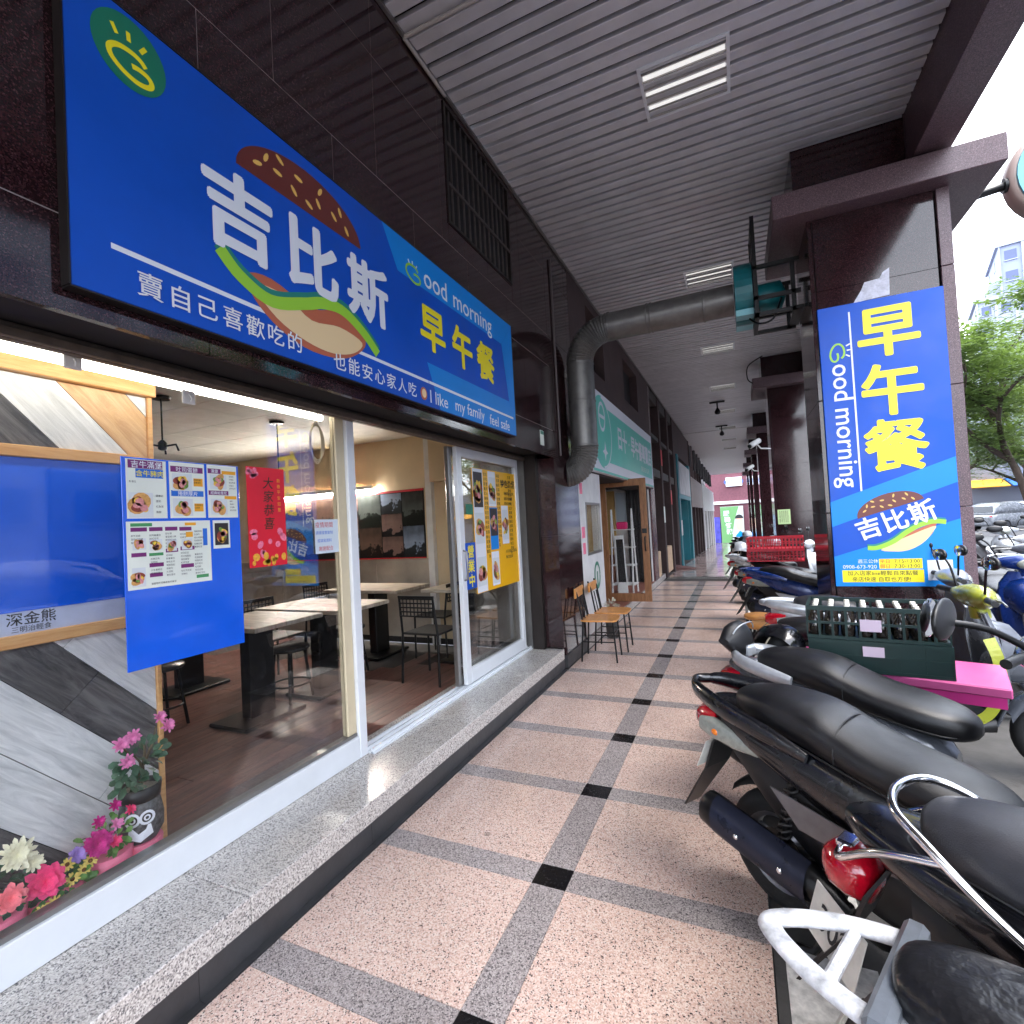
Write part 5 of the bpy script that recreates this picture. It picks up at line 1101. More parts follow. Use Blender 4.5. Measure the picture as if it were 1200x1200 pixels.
# ================================================================== shops farther down
m_pk = granite('marble_pink_brown', [(0, S(96, 66, 70)), (.35, S(80, 54, 58)), (.6, S(112, 82, 84)), (.78, S(60, 40, 44)), (.92, S(140, 108, 108))], 140, .2, .2, .1)
sb = root('dark_shopfront', (WX-.1, 14.3, 0), 'dark shuttered shopfront with old window panes beyond the turquoise sign', 'shopfront')
g = MB(); g.box(-2.6, -2.45, 11.6, 17.3, -.2, CZ+.06); g.part('back_panel', m_dark, sb)
for a, b in ((11.62, 12.2), (13.6, 13.9), (15.3, 15.6), (16.7, 17.3)): g = MB(); g.box(-2.45, WX, a, b, -.1, CZ+.05); g.part('pier', m_pk if a < 12 else m_brown, sb)
for a, b in ((12.2, 13.6), (13.9, 15.3), (15.6, 16.7)):
    for z0_, z1_ in ((2.55, 2.75), (3.5, 3.6), (4.45, CZ+.05)): g = MB(); g.box(-2.2, WX-.03, a, b, z0_, z1_); g.part('transom', M('frame_grey_old', S(70, 66, 64), .6, .2), sb)
    n_ = 3
    for i in range(n_):
        for zz in ((2.76, 3.49), (3.61, 4.44)):
            y0_ = a+(b-a)*i/n_; g = MB(); g.box(-2.1, -2.09, y0_+.03, a+(b-a)*(i+1)/n_-.03, zz[0]+.02, zz[1]-.02); g.part('window_pane', M('pane_dull', S(96, 98, 100), .25, 0, noise=(2, .4)), sb)
        g = MB(); g.box(-2.15, -2.05, y0_-.015, y0_+.015, 2.76, 4.44); g.part('mullion', MATS['frame_grey_old'], sb)
    for k in range(6): g = MB(); g.box(-2.25, -2.2, a+.02+k*(b-a-.04)/6, a+(k+1)*(b-a-.04)/6, .0, 2.54); g.part('shutter_slat', m_dkfr, sb)
for a, b in ((12.25, 12.8), (14.0, 15.1)): g = MB(); g.cbox(-2.0, WX-.02, a, b, .02, .72, .02); g.part('stone_plinth', M('sandstone', S(206, 178, 146), .8, noise=(9, .25), bump=(18, .4)), sb)
for a, zz, mt in ((13.62, 1.4, m_paper), (15.36, 1.9, m_pr), (13.66, 2.9, m_pr)): g = MB(); g.box(WX+.001, WX+.006, a, a+.24, zz, zz+.42); g.part('posted_bill', mt, sb)
m_tealp = M('teal_paint', S(24, 124, 138), .45, noise=(4, .15))
sc_ = root('teal_shopfront', (WX-.1, 20, zs(20)), 'teal painted shopfront with open doors and a white banner far down the arcade', 'shopfront')
for a, b, xx in ((17.32, 17.75, WX+.04), (22.0, 22.5, WX)): g = MB(); g.box(-2.3, xx, a, b, -.6, 3.6); g.part('post', m_tealp, sc_)
g = MB(); g.box(-2.9, -2.8, 17.7, 22.1, -.5, CZ); g.part('back_panel', m_dark, sc_)
g = MB(); g.box(-2.3, WX, 17.75, 22.0, 2.15, 2.3); g.part('lintel', m_tealp, sc_)
g = MB(); g.box(-2.2, WX+.02, 17.76, 22.0, 2.31, 3.42); g.part('white_banner', M('banner_white_worn', S(196, 196, 198), .5, noise=(2.5, .3)), sc_)
g = MB(); g.box(-2.3, WX-.02, 17.3, 22.5, 3.6, CZ+.06); g.part('upper_wall', m_brown, sc_)
g = MB(); g.box(-2.55, WX+.01, 20.6, 20.66, zs(20), 2.14); g.part('open_door', m_tealp, sc_)
g = MB(); g.box(WX+.045, WX+.06, 17.36, 17.7, .9, 1.4); g.part('mailbox', m_white, sc_)
sd_ = root('brown_sign_shopfront', (WX-.1, 26, zs(26)), 'shop with a dull brown signboard past the teal shopfront', 'shopfront')
g = MB(); g.box(-2.8, -2.6, 22.5, 30, -.8, CZ+.06); g.part('back_panel', m_dark, sd_)
g = MB(); g.box(-2.3, WX+.02, 22.5, 30, 1.9, 3.2); g.part('signboard', M('sign_dull_brown', S(110, 84, 80), .5, noise=(6, .5)), sd_)
for k in range(5): g = MB(); g.box(-2.6, WX, 22.5+1.8*k, 22.8+1.8*k, -.8, CZ+.06); g.part('pier', m_brown, sd_)
se_ = root('white_pilaster_shopfront', (WX-.1, 36, zs(36)), 'white walled shopfront at the far end of the arcade', 'shopfront')
g = MB(); g.box(-2.5, -2.3, 30, 44, -1.2, CZ+.06); g.part('back_panel', M('wall_grey_far', S(150, 150, 156), .7), se_)
for k in range(5): g = MB(); g.box(-2.3, WX+.02, 30.3+3*k, 31.0+3*k, -1.2, 3.2); g.part('pilaster', m_white, se_)
g = MB(); g.box(-2.3, WX+.03, 30, 44, 1.75, 3.25); g.part('signboard', m_white, se_)
for k in range(9):
    g = MB(); g.box(-1.9, WX+.02, 22.6+2.3*k, 23.5+2.3*k, 3.65, 4.55); g.thing('dark_upper_opening', m_back, ['nearest', 'second nearest', 'third', 'fourth', 'fifth', 'sixth', 'seventh', 'eighth', 'farthest'][k]+' dark square opening high on the far shop wall', 'opening', 'dark openings high on the far shop walls')
rm = MB(); rm.add([(-2.3, 15.7, -.10), (-1.25, 15.9, -.055), (-1.25, 16.5, -.07), (-2.3, 16.5, .08), (-2.3, 15.7, .10), (-2.3, 16.5, .10)], [(4, 1, 2, 5), (0, 1, 4), (5, 2, 3)]); rm.thing('doorstep_ramp', M('ramp_rust', S(120, 84, 80), .6, noise=(10, .3)), 'small rusty metal ramp at a shop doorstep down the arcade', 'ramp')

# ================================================================== building across the end of the arcade
eb = root('end_building', (0, 50, -1.9), 'pinkish brick building with banners closing the end of the arcade', 'building')
m_br = M('brick_mauve', S(112, 68, 78), .8, noise=(6, .2)); 
g = MB(); g.box(-14, 1.6, 50, 58, -1.9, 14); g.part('wall', m_br, eb)
g = MB(); g.box(-14, 1.6, 49.85, 50, 2.35, 2.62); g.part('string_course', m_white, eb)
for k in range(9):
    g = MB(); g.box(-2.0+.9*(k % 3), -1.3+.9*(k % 3), 49.96, 49.999, 5.2+2.4*(k//3), 6.6+2.4*(k//3)); g.part('window', m_dark, eb)
g = MB(); g.box(-.85, .5, 49.8, 49.95, 3.95, 4.75); o = g.part('blue_white_sign', m_swhite, eb)
flat('sign_lettering', m_pb, o, lambda g: g.text('01-31310', Vector((-.2, 49.79, 4.35)), X_, Z_, .42, .02))
bb = root('election_billboard', (-.6, 49.5, -1.5), 'green and white billboard with a portrait at the end of the arcade', 'billboard')
g = MB(); g.box(-1.45, .45, 49.6, 49.7, -1.4, 2.12); g.part('panel', M('billboard_white', S(190, 200, 194), .5), bb)
def b2(x, z, k=0): return Vector((x, 49.59-.003*k, z))
flat('green_field', M('billboard_green', S(104, 154, 98), .5), bb, lambda g: g.poly([b2(-1.44, -1.38), b2(-.62, -1.38), b2(-.50, -.2), b2(-.30, .9), b2(.10, 2.10), b2(-1.44, 2.10)]))
flat('lettering', m_swhite, bb, lambda g: [g.text(ch, b2(-.95+.06*k, 1.5-.55*k, 1), X_, Z_, .5, .03) for k, ch in enumerate('服務鄉親')])
flat('portrait_shirt', m_lblue, bb, lambda g: g.poly([b2(-.35, -1.38, 1), b2(.44, -1.38, 1), b2(.44, -.4, 1), b2(.1, -.1, 1), b2(-.25, -.5, 1)]))
flat('portrait_face', M('print_skin', S(232, 180, 160), .6), bb, lambda g: g.poly(ellipse(b2(.08, .55, 2), X_, Z_, .32, .62, 20)))
flat('portrait_hair', m_ink, bb, lambda g: g.poly(ellipse(b2(.08, 1.0, 3), X_, Z_, .34, .36, 16, 0, pi)))
pv = root('purple_banner', (-1.9, 49.5, -1.4), 'blue and purple banner beside the green billboard', 'banner')
g = MB(); g.box(-2.25, -1.52, 49.6, 49.66, -1.2, 1.2); g.part('panel', M('banner_violet', S(70, 70, 170), .5, noise=(3, .6)), pv)
# ================================================================== scooters
m_seat = M('seat_vinyl', S(20, 20, 23), .38, noise=(9, .45), bump=(330, .16), rvar=.10)
m_seatg = M('seat_vinyl_grey', S(44, 44, 49), .45, noise=(9, .35), bump=(330, .16), rvar=.10)
m_tyre = M('tyre_rubber', S(26, 26, 27), .75, noise=(60, .25), bump=(90, .2))
m_rim = M('wheel_alloy', S(120, 120, 124), .35, .8, noise=(20, .3))
m_eng = M('engine_cast', S(74, 72, 72), .55, .6, noise=(40, .4), bump=(80, .15))
m_red = M('tail_lens_red', S(190, 12, 36), .14, coat=.8, noise=(90, .25))
m_clear = M('lens_clear', S(140, 144, 136), .12, coat=.8, noise=(60, .2))
m_amber = M('lens_amber', S(226, 120, 30), .15, coat=.6)
m_muf = M('muffler_heat_shield', S(46, 50, 66), .34, .55, noise=(20, .25), rvar=.1)
m_silver = M('silver_paint', S(186, 190, 196), .28, .5, noise=(30, .15), coat=.4)
m_wornw = M('worn_white_alloy', S(206, 208, 212), .5, .1, noise=(22, .6), bump=(60, .1))
m_plate = M('plate_white', S(222, 222, 214), .5, noise=(14, .2))
def paint(nm, c): return M('paint_'+nm, c, .26, .15, noise=(7, .22), coat=.5, rvar=.10)
P_black = paint('black', S(16, 17, 22)); P_blue = paint('blue', S(14, 48, 116)); P_white = paint('white', S(212, 216, 222)); P_grey = paint('grey', S(96, 100, 108)); P_yel = paint('yellow_green', S(158, 164, 46)); P_red = paint('red', S(150, 18, 30)); P_silver = m_silver
def sec(x, zc, hw, hh, e=2.5, n=18, bulge=0):
    r = []
    for k in range(n):
        t = 2*pi*k/n; c, s = math.cos(t), math.sin(t)
        y = hw*abs(c)**(2/e)*(1 if c >= 0 else -1); z = hh*abs(s)**(2/e)*(1 if s >= 0 else -1)
        r.append((x, y, zc+z))
    return r
def smooth_secs(st, k=4):
    """interpolate loft stations with Catmull-Rom so the panels curve"""
    o = []
    for i in range(len(st)-1):
        a, b, c, d = st[max(i-1, 0)], st[i], st[i+1], st[min(i+2, len(st)-1)]
        for j in range(k):
            t = j/k; o.append(tuple(.5*(2*b[q]+(c[q]-a[q])*t+(2*a[q]-5*b[q]+4*c[q]-d[q])*t*t+(3*b[q]-a[q]-3*c[q]+d[q])*t**3) for q in range(4)))
    return o+[st[-1]]
def loft(st, e=2.5, n=18): g = MB(); g.rings([sec(x, z, max(w_, .004), max(h, .004), e, n) for x, z, w_, h in smooth_secs(st)]); return g
def wheel(par, x, rad, name, wd_=.05):
    c = (x, 0, rad)
    g = MB(); R1 = rad
    g.lathe([(R1-.075, -wd_*.8), (R1-.04, -wd_), (R1-.012, -wd_*.78), (R1-.003, -wd_*.4), (R1, 0), (R1-.003, wd_*.4), (R1-.012, wd_*.78), (R1-.04, wd_), (R1-.075, wd_*.8)], c, 'y', 32, False)
    wh_ = g.part(name, m_tyre, par, True)
    g = MB(); g.lathe([(R1-.074, -wd_*.8), (R1-.095, -wd_*.6), (R1-.10, 0), (R1-.095, wd_*.6), (R1-.074, wd_*.8)], c, 'y', 28, False)
    g.lathe([(.045, -wd_*.7), (.045, wd_*.7)], c, 'y', 16)
    for k in range(5):
        a = 2*pi*k/5+.3; dr = Vector((math.cos(a), 0, math.sin(a))); g.tube([Vector(c)+dr*.03, Vector(c)+dr*(R1-.09)], .013, 6, flat=1.8)
    g.part('rim', m_rim, wh_, True)
    g = MB(); g.lathe([(R1*.42, -wd_*.95), (R1*.42, -wd_*.88)], c, 'y', 24); g.part('brake_disc', m_eng, wh_, True)
def scooter(x, y, hd, body, label, style='wing', seat=None, plate='', near=True, trim=None, short=False, accents=None, tailc=None, front=None, size=1., td=0., lens=True, mir=None):
    s = root('parked_scooter', (x, y, 0 if y < 13.4 else zs(y)), label, 'scooter', 'scooters parked along the arcade', R(hd))
    s.scale = (size,)*3; front = front or body
    seat = seat or m_seat; p = lambda g, n, m: g.part(n, m, s, True)
    wheel(s, 0, .225, 'rear_wheel', .055); wheel(s, 1.24, .225, 'front_wheel', .05)
    # tail cowl, under-seat panels, engine and swing arm
    bdy = p(loft(([] if short else [(-.315, .735, .03, .022), (-.25, .728, .085, .045)])+[(-.10, .695, .135, .075), (.10, .645, .160, .11), (.30, .585, .166, .14), (.46, .525, .15, .155), (.58, .47, .115, .14), (.64, .44, .06, .10)], 2.7), 'body_panel', body)
    p(loft([(-.16, .60, .08, .05), (.05, .49, .125, .13), (.25, .40, .14, .16), (.45, .34, .14, .14), (.62, .30, .12, .08)], 3), 'engine_cover', m_blackp)
    g = MB(); g.tube([(-.0, .115, .225), (.25, .12, .27), (.45, .10, .30)], [.05, .085, .07], 12); g.lathe([(.075, .07), (.095, .09), (.095, .14), (.05, .16)], (0, 0, .225), 'y', 18); g.lathe([(.08, .10), (.10, .12), (.06, .17)], (.36, 0, .29), 'y', 16); p(g, 'transmission_case', m_eng)
    g = MB(); g.tube([(.02, -.10, .24), (.20, -.10, .28), (.40, -.07, .30)], [.022, .03, .04], 8); p(g, 'swing_arm', m_blackm)
    hub = MB(); hub.tube([(.06, -.115, .30), (.12, -.115, .60)], .016, 8)
    sh = p(hub, 'shock_absorber', m_blackm)
    if near:
        g = MB(); g.tube([(.06+.06*t/40-.0+.028*math.cos(t*1.4)*.98, -.115+.028*math.sin(t*1.4), .33+.24*t/40) for t in range(41)], .0055, 5); g.part('spring', m_eng, sh, True)
    # muffler on the right-hand side
    g = MB(); g.tube(smooth_path([(.42, -.05, .22), (.40, -.12, .17), (.30, -.165, .22)], 5), .018, 8); g.tube([(.31, -.168, .235), (.26, -.17, .25), (.18, -.17, .27), (-.18, -.175, .345), (-.225, -.175, .355), (-.24, -.175, .358)], [.022, .042, .056, .062, .058, .04], 16, flat=1.15)
    mf = p(g, 'muffler', m_blackm)
    if near:
        g = MB(); r_ = []
        for i in range(8):
            t = i/7; cx_, cz_ = .20-.37*t, .272+.072*t
            r_.append([Vector((cx_, -.1725, cz_))+Vector((0, -math.cos(a)*.068, math.sin(a)*.078)) for a in [R(-55+140*j/8) for j in range(9)]])
        g.add([q for r in r_ for q in r], [(i*9+j, i*9+j+1, (i+1)*9+j+1, (i+1)*9+j) for i in range(7) for j in range(8)], True); hs_ = g.part('heat_shield', m_muf, mf, True)
        for t in (.22, .68):
            g = MB(); g.ell((.20-.37*t, -.1725-.070, .272+.072*t+.012), (.011, .006, .011), 10, 6); g.part('bolt', m_chrome, hs_, True)
        g = MB(); g.tube([(-.236, -.175, .357), (-.25, -.175, .36)], [.030, .026], 12); g.part('tail_pipe', m_eng, mf, True)
    # rear mudguard, plate, lamps
    g = MB(); rr_ = []
    for k in range(10):
        a = R(40+95*k/9); rr_.append([Vector((.27*math.cos(a), yy, .225+.27*math.sin(a)+zz)) for yy, zz in ((-.06, -.02), (-.045, .004), (0, .012), (.045, .004), (.06, -.02))])
    g.add([q for r in rr_ for q in r], [(i*5+j, i*5+j+1, i*5+j+6, i*5+j+5) for i in range(9) for j in range(4)], True); p(g, 'inner_fender', m_blackp)
    g = MB(); g.rings([[(xx, s_*wd_, zz), (xx-.012, s_*wd_, zz-.004), (xx-.012, -s_*wd_, zz-.004), (xx, -s_*wd_, zz)] for xx, zz, wd_, s_ in ((-.20, .665, .07, 1), (-.25, .58, .085, 1), (-.30, .45, .08, 1), (-.38, .33, .065, 1), (-.455, .215, .05, 1))], True, False); mg = p(g, 'mudguard', m_blackp)
    PM = (Matrix.Translation((-.36, -.035, .40)) @ Matrix.Rotation(R(52), 4, 'Z') @ Matrix.Rotation(R(18), 4, 'Y')) if td and plate else (Matrix.Translation((-.294, 0, .525)) @ Matrix.Rotation(R(24), 4, 'Y'))
    pl_ = MB(); pl_.cbox(-.002, .002, -.115, .115, -.07, .07, .002); pl_.xf(PM); plo = pl_.part('number_plate', m_plate, mg, True)
    if plate:
        g = MB(); g.text(plate, Vector((-.0035, 0, 0)), Vector((0, -1, 0)), Z_, .095, .01); g.xf(PM); g.part('plate_lettering', m_ink, plo, True)
    tl = tailc or m_red
    if td: g = MB(); g.rings([sec(xx, zz+td, w_, h, 2.3, 18) for xx, zz, w_, h in ((-.245, .668, .02, .02), (-.262, .668, .080, .062), (-.31, .668, .086, .068), (-.355, .666, .068, .056), (-.38, .664, .035, .035))])
    else: g = MB(); g.rings([sec(xx, zz, w_, h, 2.6, 14) for xx, zz, w_, h in ((-.22, .685, .115, .056), (-.28, .678, .108, .056), (-.335, .672, .085, .046), (-.365, .668, .045, .028))])
    if style != 'rack': p(g, 'tail_light', tl)
    for sd in ((-1, 1) if lens else ()):
        g = MB(); g.rings([sec(xx, zz, w_, h, 2.4, 12) for xx, zz, w_, h in ((-.285, .665, .02, .03), (-.22, .66, .030, .046), (-.12, .645, .030, .042), (-.02, .632, .024, .026), (.04, .625, .008, .008))]); g.xf(Matrix.Translation((0, sd*.110, 0))); p(g, 'turn_signal', m_clear)
        g = MB(); g.ell((-.20, sd*.134, .655), (.02, .010, .015), 8, 6); p(g, 'signal_bulb', m_amber)
    # seat
    st_ = p(loft([(-.145, .805, .03, .02), (-.12, .798, .09, .045), (-.03, .790, .132, .070), (.10, .784, .150, .078), (.20, .768, .155, .078), (.29, .738, .156, .070), (.40, .706, .158, .066), (.54, .680, .155, .066), (.64, .664, .125, .060), (.70, .655, .07, .040), (.72, .65, .02, .015)], 2.9, 20), 'seat', seat)
    if near:
        g = MB(); g.tube([(.27+.012*math.cos(t), -.157*math.cos(t), .700+.124*max(0, math.sin(t))**.55) for t in [pi*k/16 for k in range(17)]], .0028, 5); g.part('seat_seam', m_blackp, st_, True)
        g = MB(); g.tube(smooth_path([(.71, -.04, .630), (.62, -.136, .640), (.45, -.161, .665), (.28, -.160, .70), (.1, -.154, .742), (-.05, -.132, .762)], 5), .0035, 5); g.part('seat_piping', m_blackp, st_, True)
    # rear rail in several makes
    if style == 'wing':
        for sd in (-1, 1):
            g = MB(); g.tube(smooth_path([(-.36, sd*.05, .805), (-.30, sd*.10, .80), (-.12, sd*.165, .775), (.08, sd*.175, .735), (.20, sd*.17, .70)], 5), [.012+.012*math.sin(pi*k/20) for k in range(21)], 8, flat=1.7); p(g, 'grab_rail', body)
        g = MB(); g.tube(smooth_path([(-.36, -.05, .805), (-.39, 0, .806), (-.36, .05, .805)], 5), .016, 8, flat=1.4); p(g, 'rail_bridge', body)
    elif style == 'chrome':
        g = MB(); g.tube(smooth_path([(.08, -.165, .68), (.0, -.17, .74), (-.09, -.16, .81), (-.17, -.11, .845), (-.20, 0, .85), (-.17, .11, .845), (-.09, .16, .81), (.0, .17, .74), (.08, .165, .68)], 6), .011, 10); p(g, 'grab_rail', m_chrome)
        g = MB(); g.tube(smooth_path([(-.07, -.165, .79), (-.20, -.14, .74), (-.31, -.09, .70+td*.6), (-.33, -.0, .69+td*.6), (-.31, .09, .70+td*.6), (-.20, .14, .74), (-.07, .165, .79)], 6), .010, 10); p(g, 'lower_rail', m_chrome)
        g = MB(); g.cbox(-.345, -.30, -.03, .03, .672+td*.6, .71+td*.6, .006); p(g, 'rail_clamp', m_chrome)
    elif style == 'rack':
        out_ = smooth_path([(-.02, -.135, .775), (-.14, -.14, .772), (-.28, -.10, .765), (-.395, -.025, .755), (-.395, .025, .755), (-.28, .10, .765), (-.14, .14, .772), (-.02, .135, .775)], 6)
        g = MB(); g.tube(out_, .028, 10, flat=.5); p(g, 'grab_rail', m_wornw)
        g = MB(); g.cbox(-.262, -.234, -.11, .11, .748, .774, .008); p(g, 'rack_rib', m_wornw)
        g = MB(); g.prism([(a, b, .748) for a, b in ((-.15, -.15), (-.11, -.075), (-.13, 0), (-.11, .075), (-.15, .15), (.03, .14), (.03, -.14))], (0, 0, .026)); p(g, 'rack_base', m_wornw)
        g = MB(); g.cbox(-.165, -.115, -.185, .185, .752, .806, .012); p(g, 'seat_bracket', M('bracket_grey', S(116, 122, 130), .4, .5, noise=(30, .15)))
    elif style == 'backrest':
        for sd in (-1, 1):
            g = MB(); g.tube(smooth_path([(-.27, sd*.05, .81), (-.20, sd*.13, .795), (-.06, sd*.165, .77), (.07, sd*.165, .745)], 5), [.012+.014*math.sin(pi*(k+2)/20) for k in range(16)], 8, flat=1.5); p(g, 'grab_rail', m_silver)
        g = MB(); g.cbox(-.27, -.19, -.04, .04, .79, .85, .01); p(g, 'rack_mount', m_silver)
        g = MB(); ring_ = []
        for i in range(7):
            t = -1+2*i/6; hw_ = .045*math.sqrt(max(.02, 1-t*t*.55)); hh_ = .095*math.sqrt(max(.03, 1-abs(t)**2.6))
            ring_.append([(-.255-hh_*math.sin(a)*.28+hw_*math.cos(a)-.03*abs(t)**2, t*.125, .875+hh_*math.sin(a)) for a in [2*pi*k/16 for k in range(16)]])
        g.rings(ring_); p(g, 'backrest', seat)
        g = MB(); g.tube([q for q in [(-.215-.03*abs(t)**2, t*.12, .875+.093*math.sqrt(max(.03, 1-abs(t)**2.6))) for t in [-.9+1.8*k/14 for k in range(15)]]], .004, 5); p(g, 'backrest_piping', m_silver)
    if trim:
        g = MB(); ribbon(g, smooth_path([(.58, -.186, .335), (.72, -.190, .325), (.84, -.192, .37), (.90, -.212, .52), (.90, -.215, .68), (.87, -.20, .80)], 5), .055, Vector((0, 1, 0))); g.xf(Matrix.Identity(4)); p(g, 'shield_trim', trim)
    if accents:
        for sd in (-1, 1):
            g = MB(); g.prism([(xx, sd*.170, zz) for xx, zz in ((.06, .55), (.40, .50), (.52, .44), (.30, .43), (.16, .44))], (0, sd*.006, 0)); p(g, 'side_badge_panel', accents)
    # floor, leg shield, front end
    g = MB(); g.rings([sec(xx, zz, w_, h, 4, 14) for xx, zz, w_, h in ((.52, .30, .12, .04), (.62, .285, .16, .035), (.80, .285, .165, .035), (.90, .30, .15, .05))]); p(g, 'footboard', m_blackp)
    g = MB(); rs3 = []
    for zz, xx, hw_ in ((.29, .93, .13), (.40, .965, .175), (.55, .98, .20), (.70, .965, .205), (.82, .94, .18), (.92, .915, .11)):
        rs3.append([(xx+dx_-.22*(yy/hw_)**2*hw_, yy, zz) for yy, dx_ in [(hw_*math.cos(t), .026*math.sin(t)) for t in [2*pi*k/16 for k in range(16)]]])
    g.rings(rs3); p(g, 'leg_shield', front)
    g = MB(); g.rings([sec(xx, zz, w_, h, 2.3, 14) for xx, zz, w_, h in ((.94, .70, .17, .17), (1.03, .68, .13, .17), (1.10, .63, .08, .13), (1.15, .58, .03, .05))]); p(g, 'nose_cowl', front)
    g = MB(); rr_ = []
    for k in range(10):
        a = R(15+140*k/9); rr_.append([Vector((1.24+.265*math.cos(a), yy, .225+.265*math.sin(a)+zz)) for yy, zz in ((-.07, -.04), (-.055, .0), (0, .012), (.055, .0), (.07, -.04))])
    g.add([q for r in rr_ for q in r], [(i*5+j, i*5+j+1, i*5+j+6, i*5+j+5) for i in range(9) for j in range(4)], True); p(g, 'front_fender', front)
    for sd in (-1, 1): g = MB(); g.tube([(1.24, sd*.085, .225), (1.10, sd*.085, .52), (1.0, sd*.05, .72)], .018, 8); p(g, 'fork', m_rim)
    g = MB(); g.rings([[(xx+.075*math.cos(a)*f, yy, zz+.07*math.sin(a)*f) for a in [2*pi*k/12 for k in range(12)]] for yy, xx, zz, f in ((-.20, .88, 1.005, .35), (-.13, .895, 1.0, .75), (-.05, .91, 1.0, 1.0), (.05, .91, 1.0, 1.0), (.13, .895, 1.0, .75), (.20, .88, 1.005, .35))]); g.tube([(.92, 0, .88), (.91, 0, .97)], .05, 10); hb = p(g, 'handlebar_cowl', trim or front)
    g = MB(); g.ell((.975, 0, .985), (.035, .075, .045), 14, 8); g.part('headlight', m_clear, hb, True)
    for sd in (-1, 1):
        g = MB(); g.tube([(.88, sd*.19, 1.01), (.865, sd*.25, 1.012), (.85, sd*.345, 1.012)], .017, 10); g.part('grip', m_blackp, hb, True)
        g = MB(); g.tube([(.91, sd*.20, 1.01), (.915, sd*.26, 1.008), (.90, sd*.34, 1.0)], .006, 6); g.part('brake_lever', m_alug, hb, True)
        mx_, my_, mz_, ms_ = mir if mir and sd < 0 else (.862, .315, 1.225, 1.)
        g = MB(); g.tube(smooth_path([(.88, sd*.17, 1.04), ((.88+mx_)/2, sd*(.17+my_)*.45, 1.0+(mz_-1.0)*.7), (mx_, sd*(my_-.05), mz_-.02)], 4), .007*ms_, 6); ms = p(g, 'mirror_stem', m_blackm)
        g = MB(); g.ell((mx_, sd*my_, mz_), (.022, .075*ms_, .045*ms_*.85), 16, 10); g.part('mirror_head', m_blackp, ms, True)
        g = MB(); g.lathe([(.001, 0), (.9, 0.0), (1, .004)], n=16, cap=False); g.xf(Matrix.Translation((mx_-.02*ms_, sd*my_, mz_)) @ Matrix.Diagonal((1, .062*ms_, .036*ms_, 1)) @ Matrix.Rotation(R(-90), 4, 'Y')); g.part('mirror_glass', M('mirror_silver', (.8, .82, .84), .03, 1), ms, True)
    for sd in (-1, 1): g = MB(); g.tube([(.28, sd*.10, .22), (.22, sd*.13, .10), (.17, sd*.15, .012), (.12, sd*.17, .010)], .012, 8); p(g, 'stand_leg', m_blackm)
    return s
near_ = []
sA = scooter(.335, 1.11, -25, P_black, 'foreground scooter with a worn white rear rack and wrinkled black seat cover', 'rack', M('seat_cover_wrinkled', S(20, 20, 23), .34, noise=(45, .18), bump=(13, .9)), size=.87, td=-.16, lens=False, short=True)
sB = scooter(.50, 1.47, -31, P_black, 'scooter with a chrome grab rail, red tail light and dark grey seat', 'chrome', m_seatg, '302', td=-.075, lens=False)
sC = scooter(.10, 2.27, -35, P_black, 'black scooter with long two-level seat and blue-grey muffler shield', 'wing', m_seat, '', accents=M('side_panel_dull', S(110, 108, 110), .35, .4, noise=(20, .2)))
sD = scooter(.20, 2.92, -28, P_grey, 'scooter with a black padded backrest and silver grab handles', 'backrest', m_seat, mir=(.70, .36, 1.15, 1.9))
sE = scooter(.34, 3.76, 3, P_black, 'scooter with yellow green front panels behind the stacked green crates', 'none', m_seat, front=P_grey, trim=P_yel, short=True)
sH = scooter(.52, 4.72, 1, P_silver, 'silver scooter right under the tall blue pillar sign', 'wing', m_seatg)
sG = scooter(.36, 7.22, -18, P_blue, 'blue scooter parked just past the first pillar', 'wing', m_seat, accents=m_silver)
scooter(.26, 8.15, -16, P_black, 'black scooter carrying the red crates', 'chrome', m_seat)
scooter(.14, 9.6, -16, P_white, 'white scooter before the second pillar', 'wing', m_seat)
far_l = ['black scooter with a helmet hung on it beside the second pillar', 'grey scooter just past the second pillar', 'white scooter between the second and third pillars', 'dark scooter before the third pillar', 'light scooter past the third pillar', 'farthest dark scooter in the arcade row']
protos = [sC, sG, sE]
for k in range(6):
    yy = [11.9, 13.6, 15.1, 16.7, 19.2, 21.2][k]
    scooter(.12+.03*(k % 2), yy, -16+3*(k % 3), [P_black, P_grey, P_white, P_black, P_silver, P_black][k], far_l[k], ['chrome', 'wing'][k % 2], near=False)
# scooters on the street side
scooter(2.32, 6.75, -94, P_blue, 'blue scooter standing at the kerb beyond the first pillar', 'wing')
scooter(3.02, 8.2, -96, P_grey, 'grey scooter with a large headlight facing the camera at the street', 'chrome')
scooter(3.62, 9.9, -92, P_white, 'white scooter facing the camera, farther along the kerb', 'wing')
scooter(3.3, 11.4, -95, P_black, 'black scooter at the kerb behind the white one', 'wing', near=False)
scooter(4.2, 12.4, -90, P_silver, 'silver scooter farthest along the kerb', 'wing', near=False)

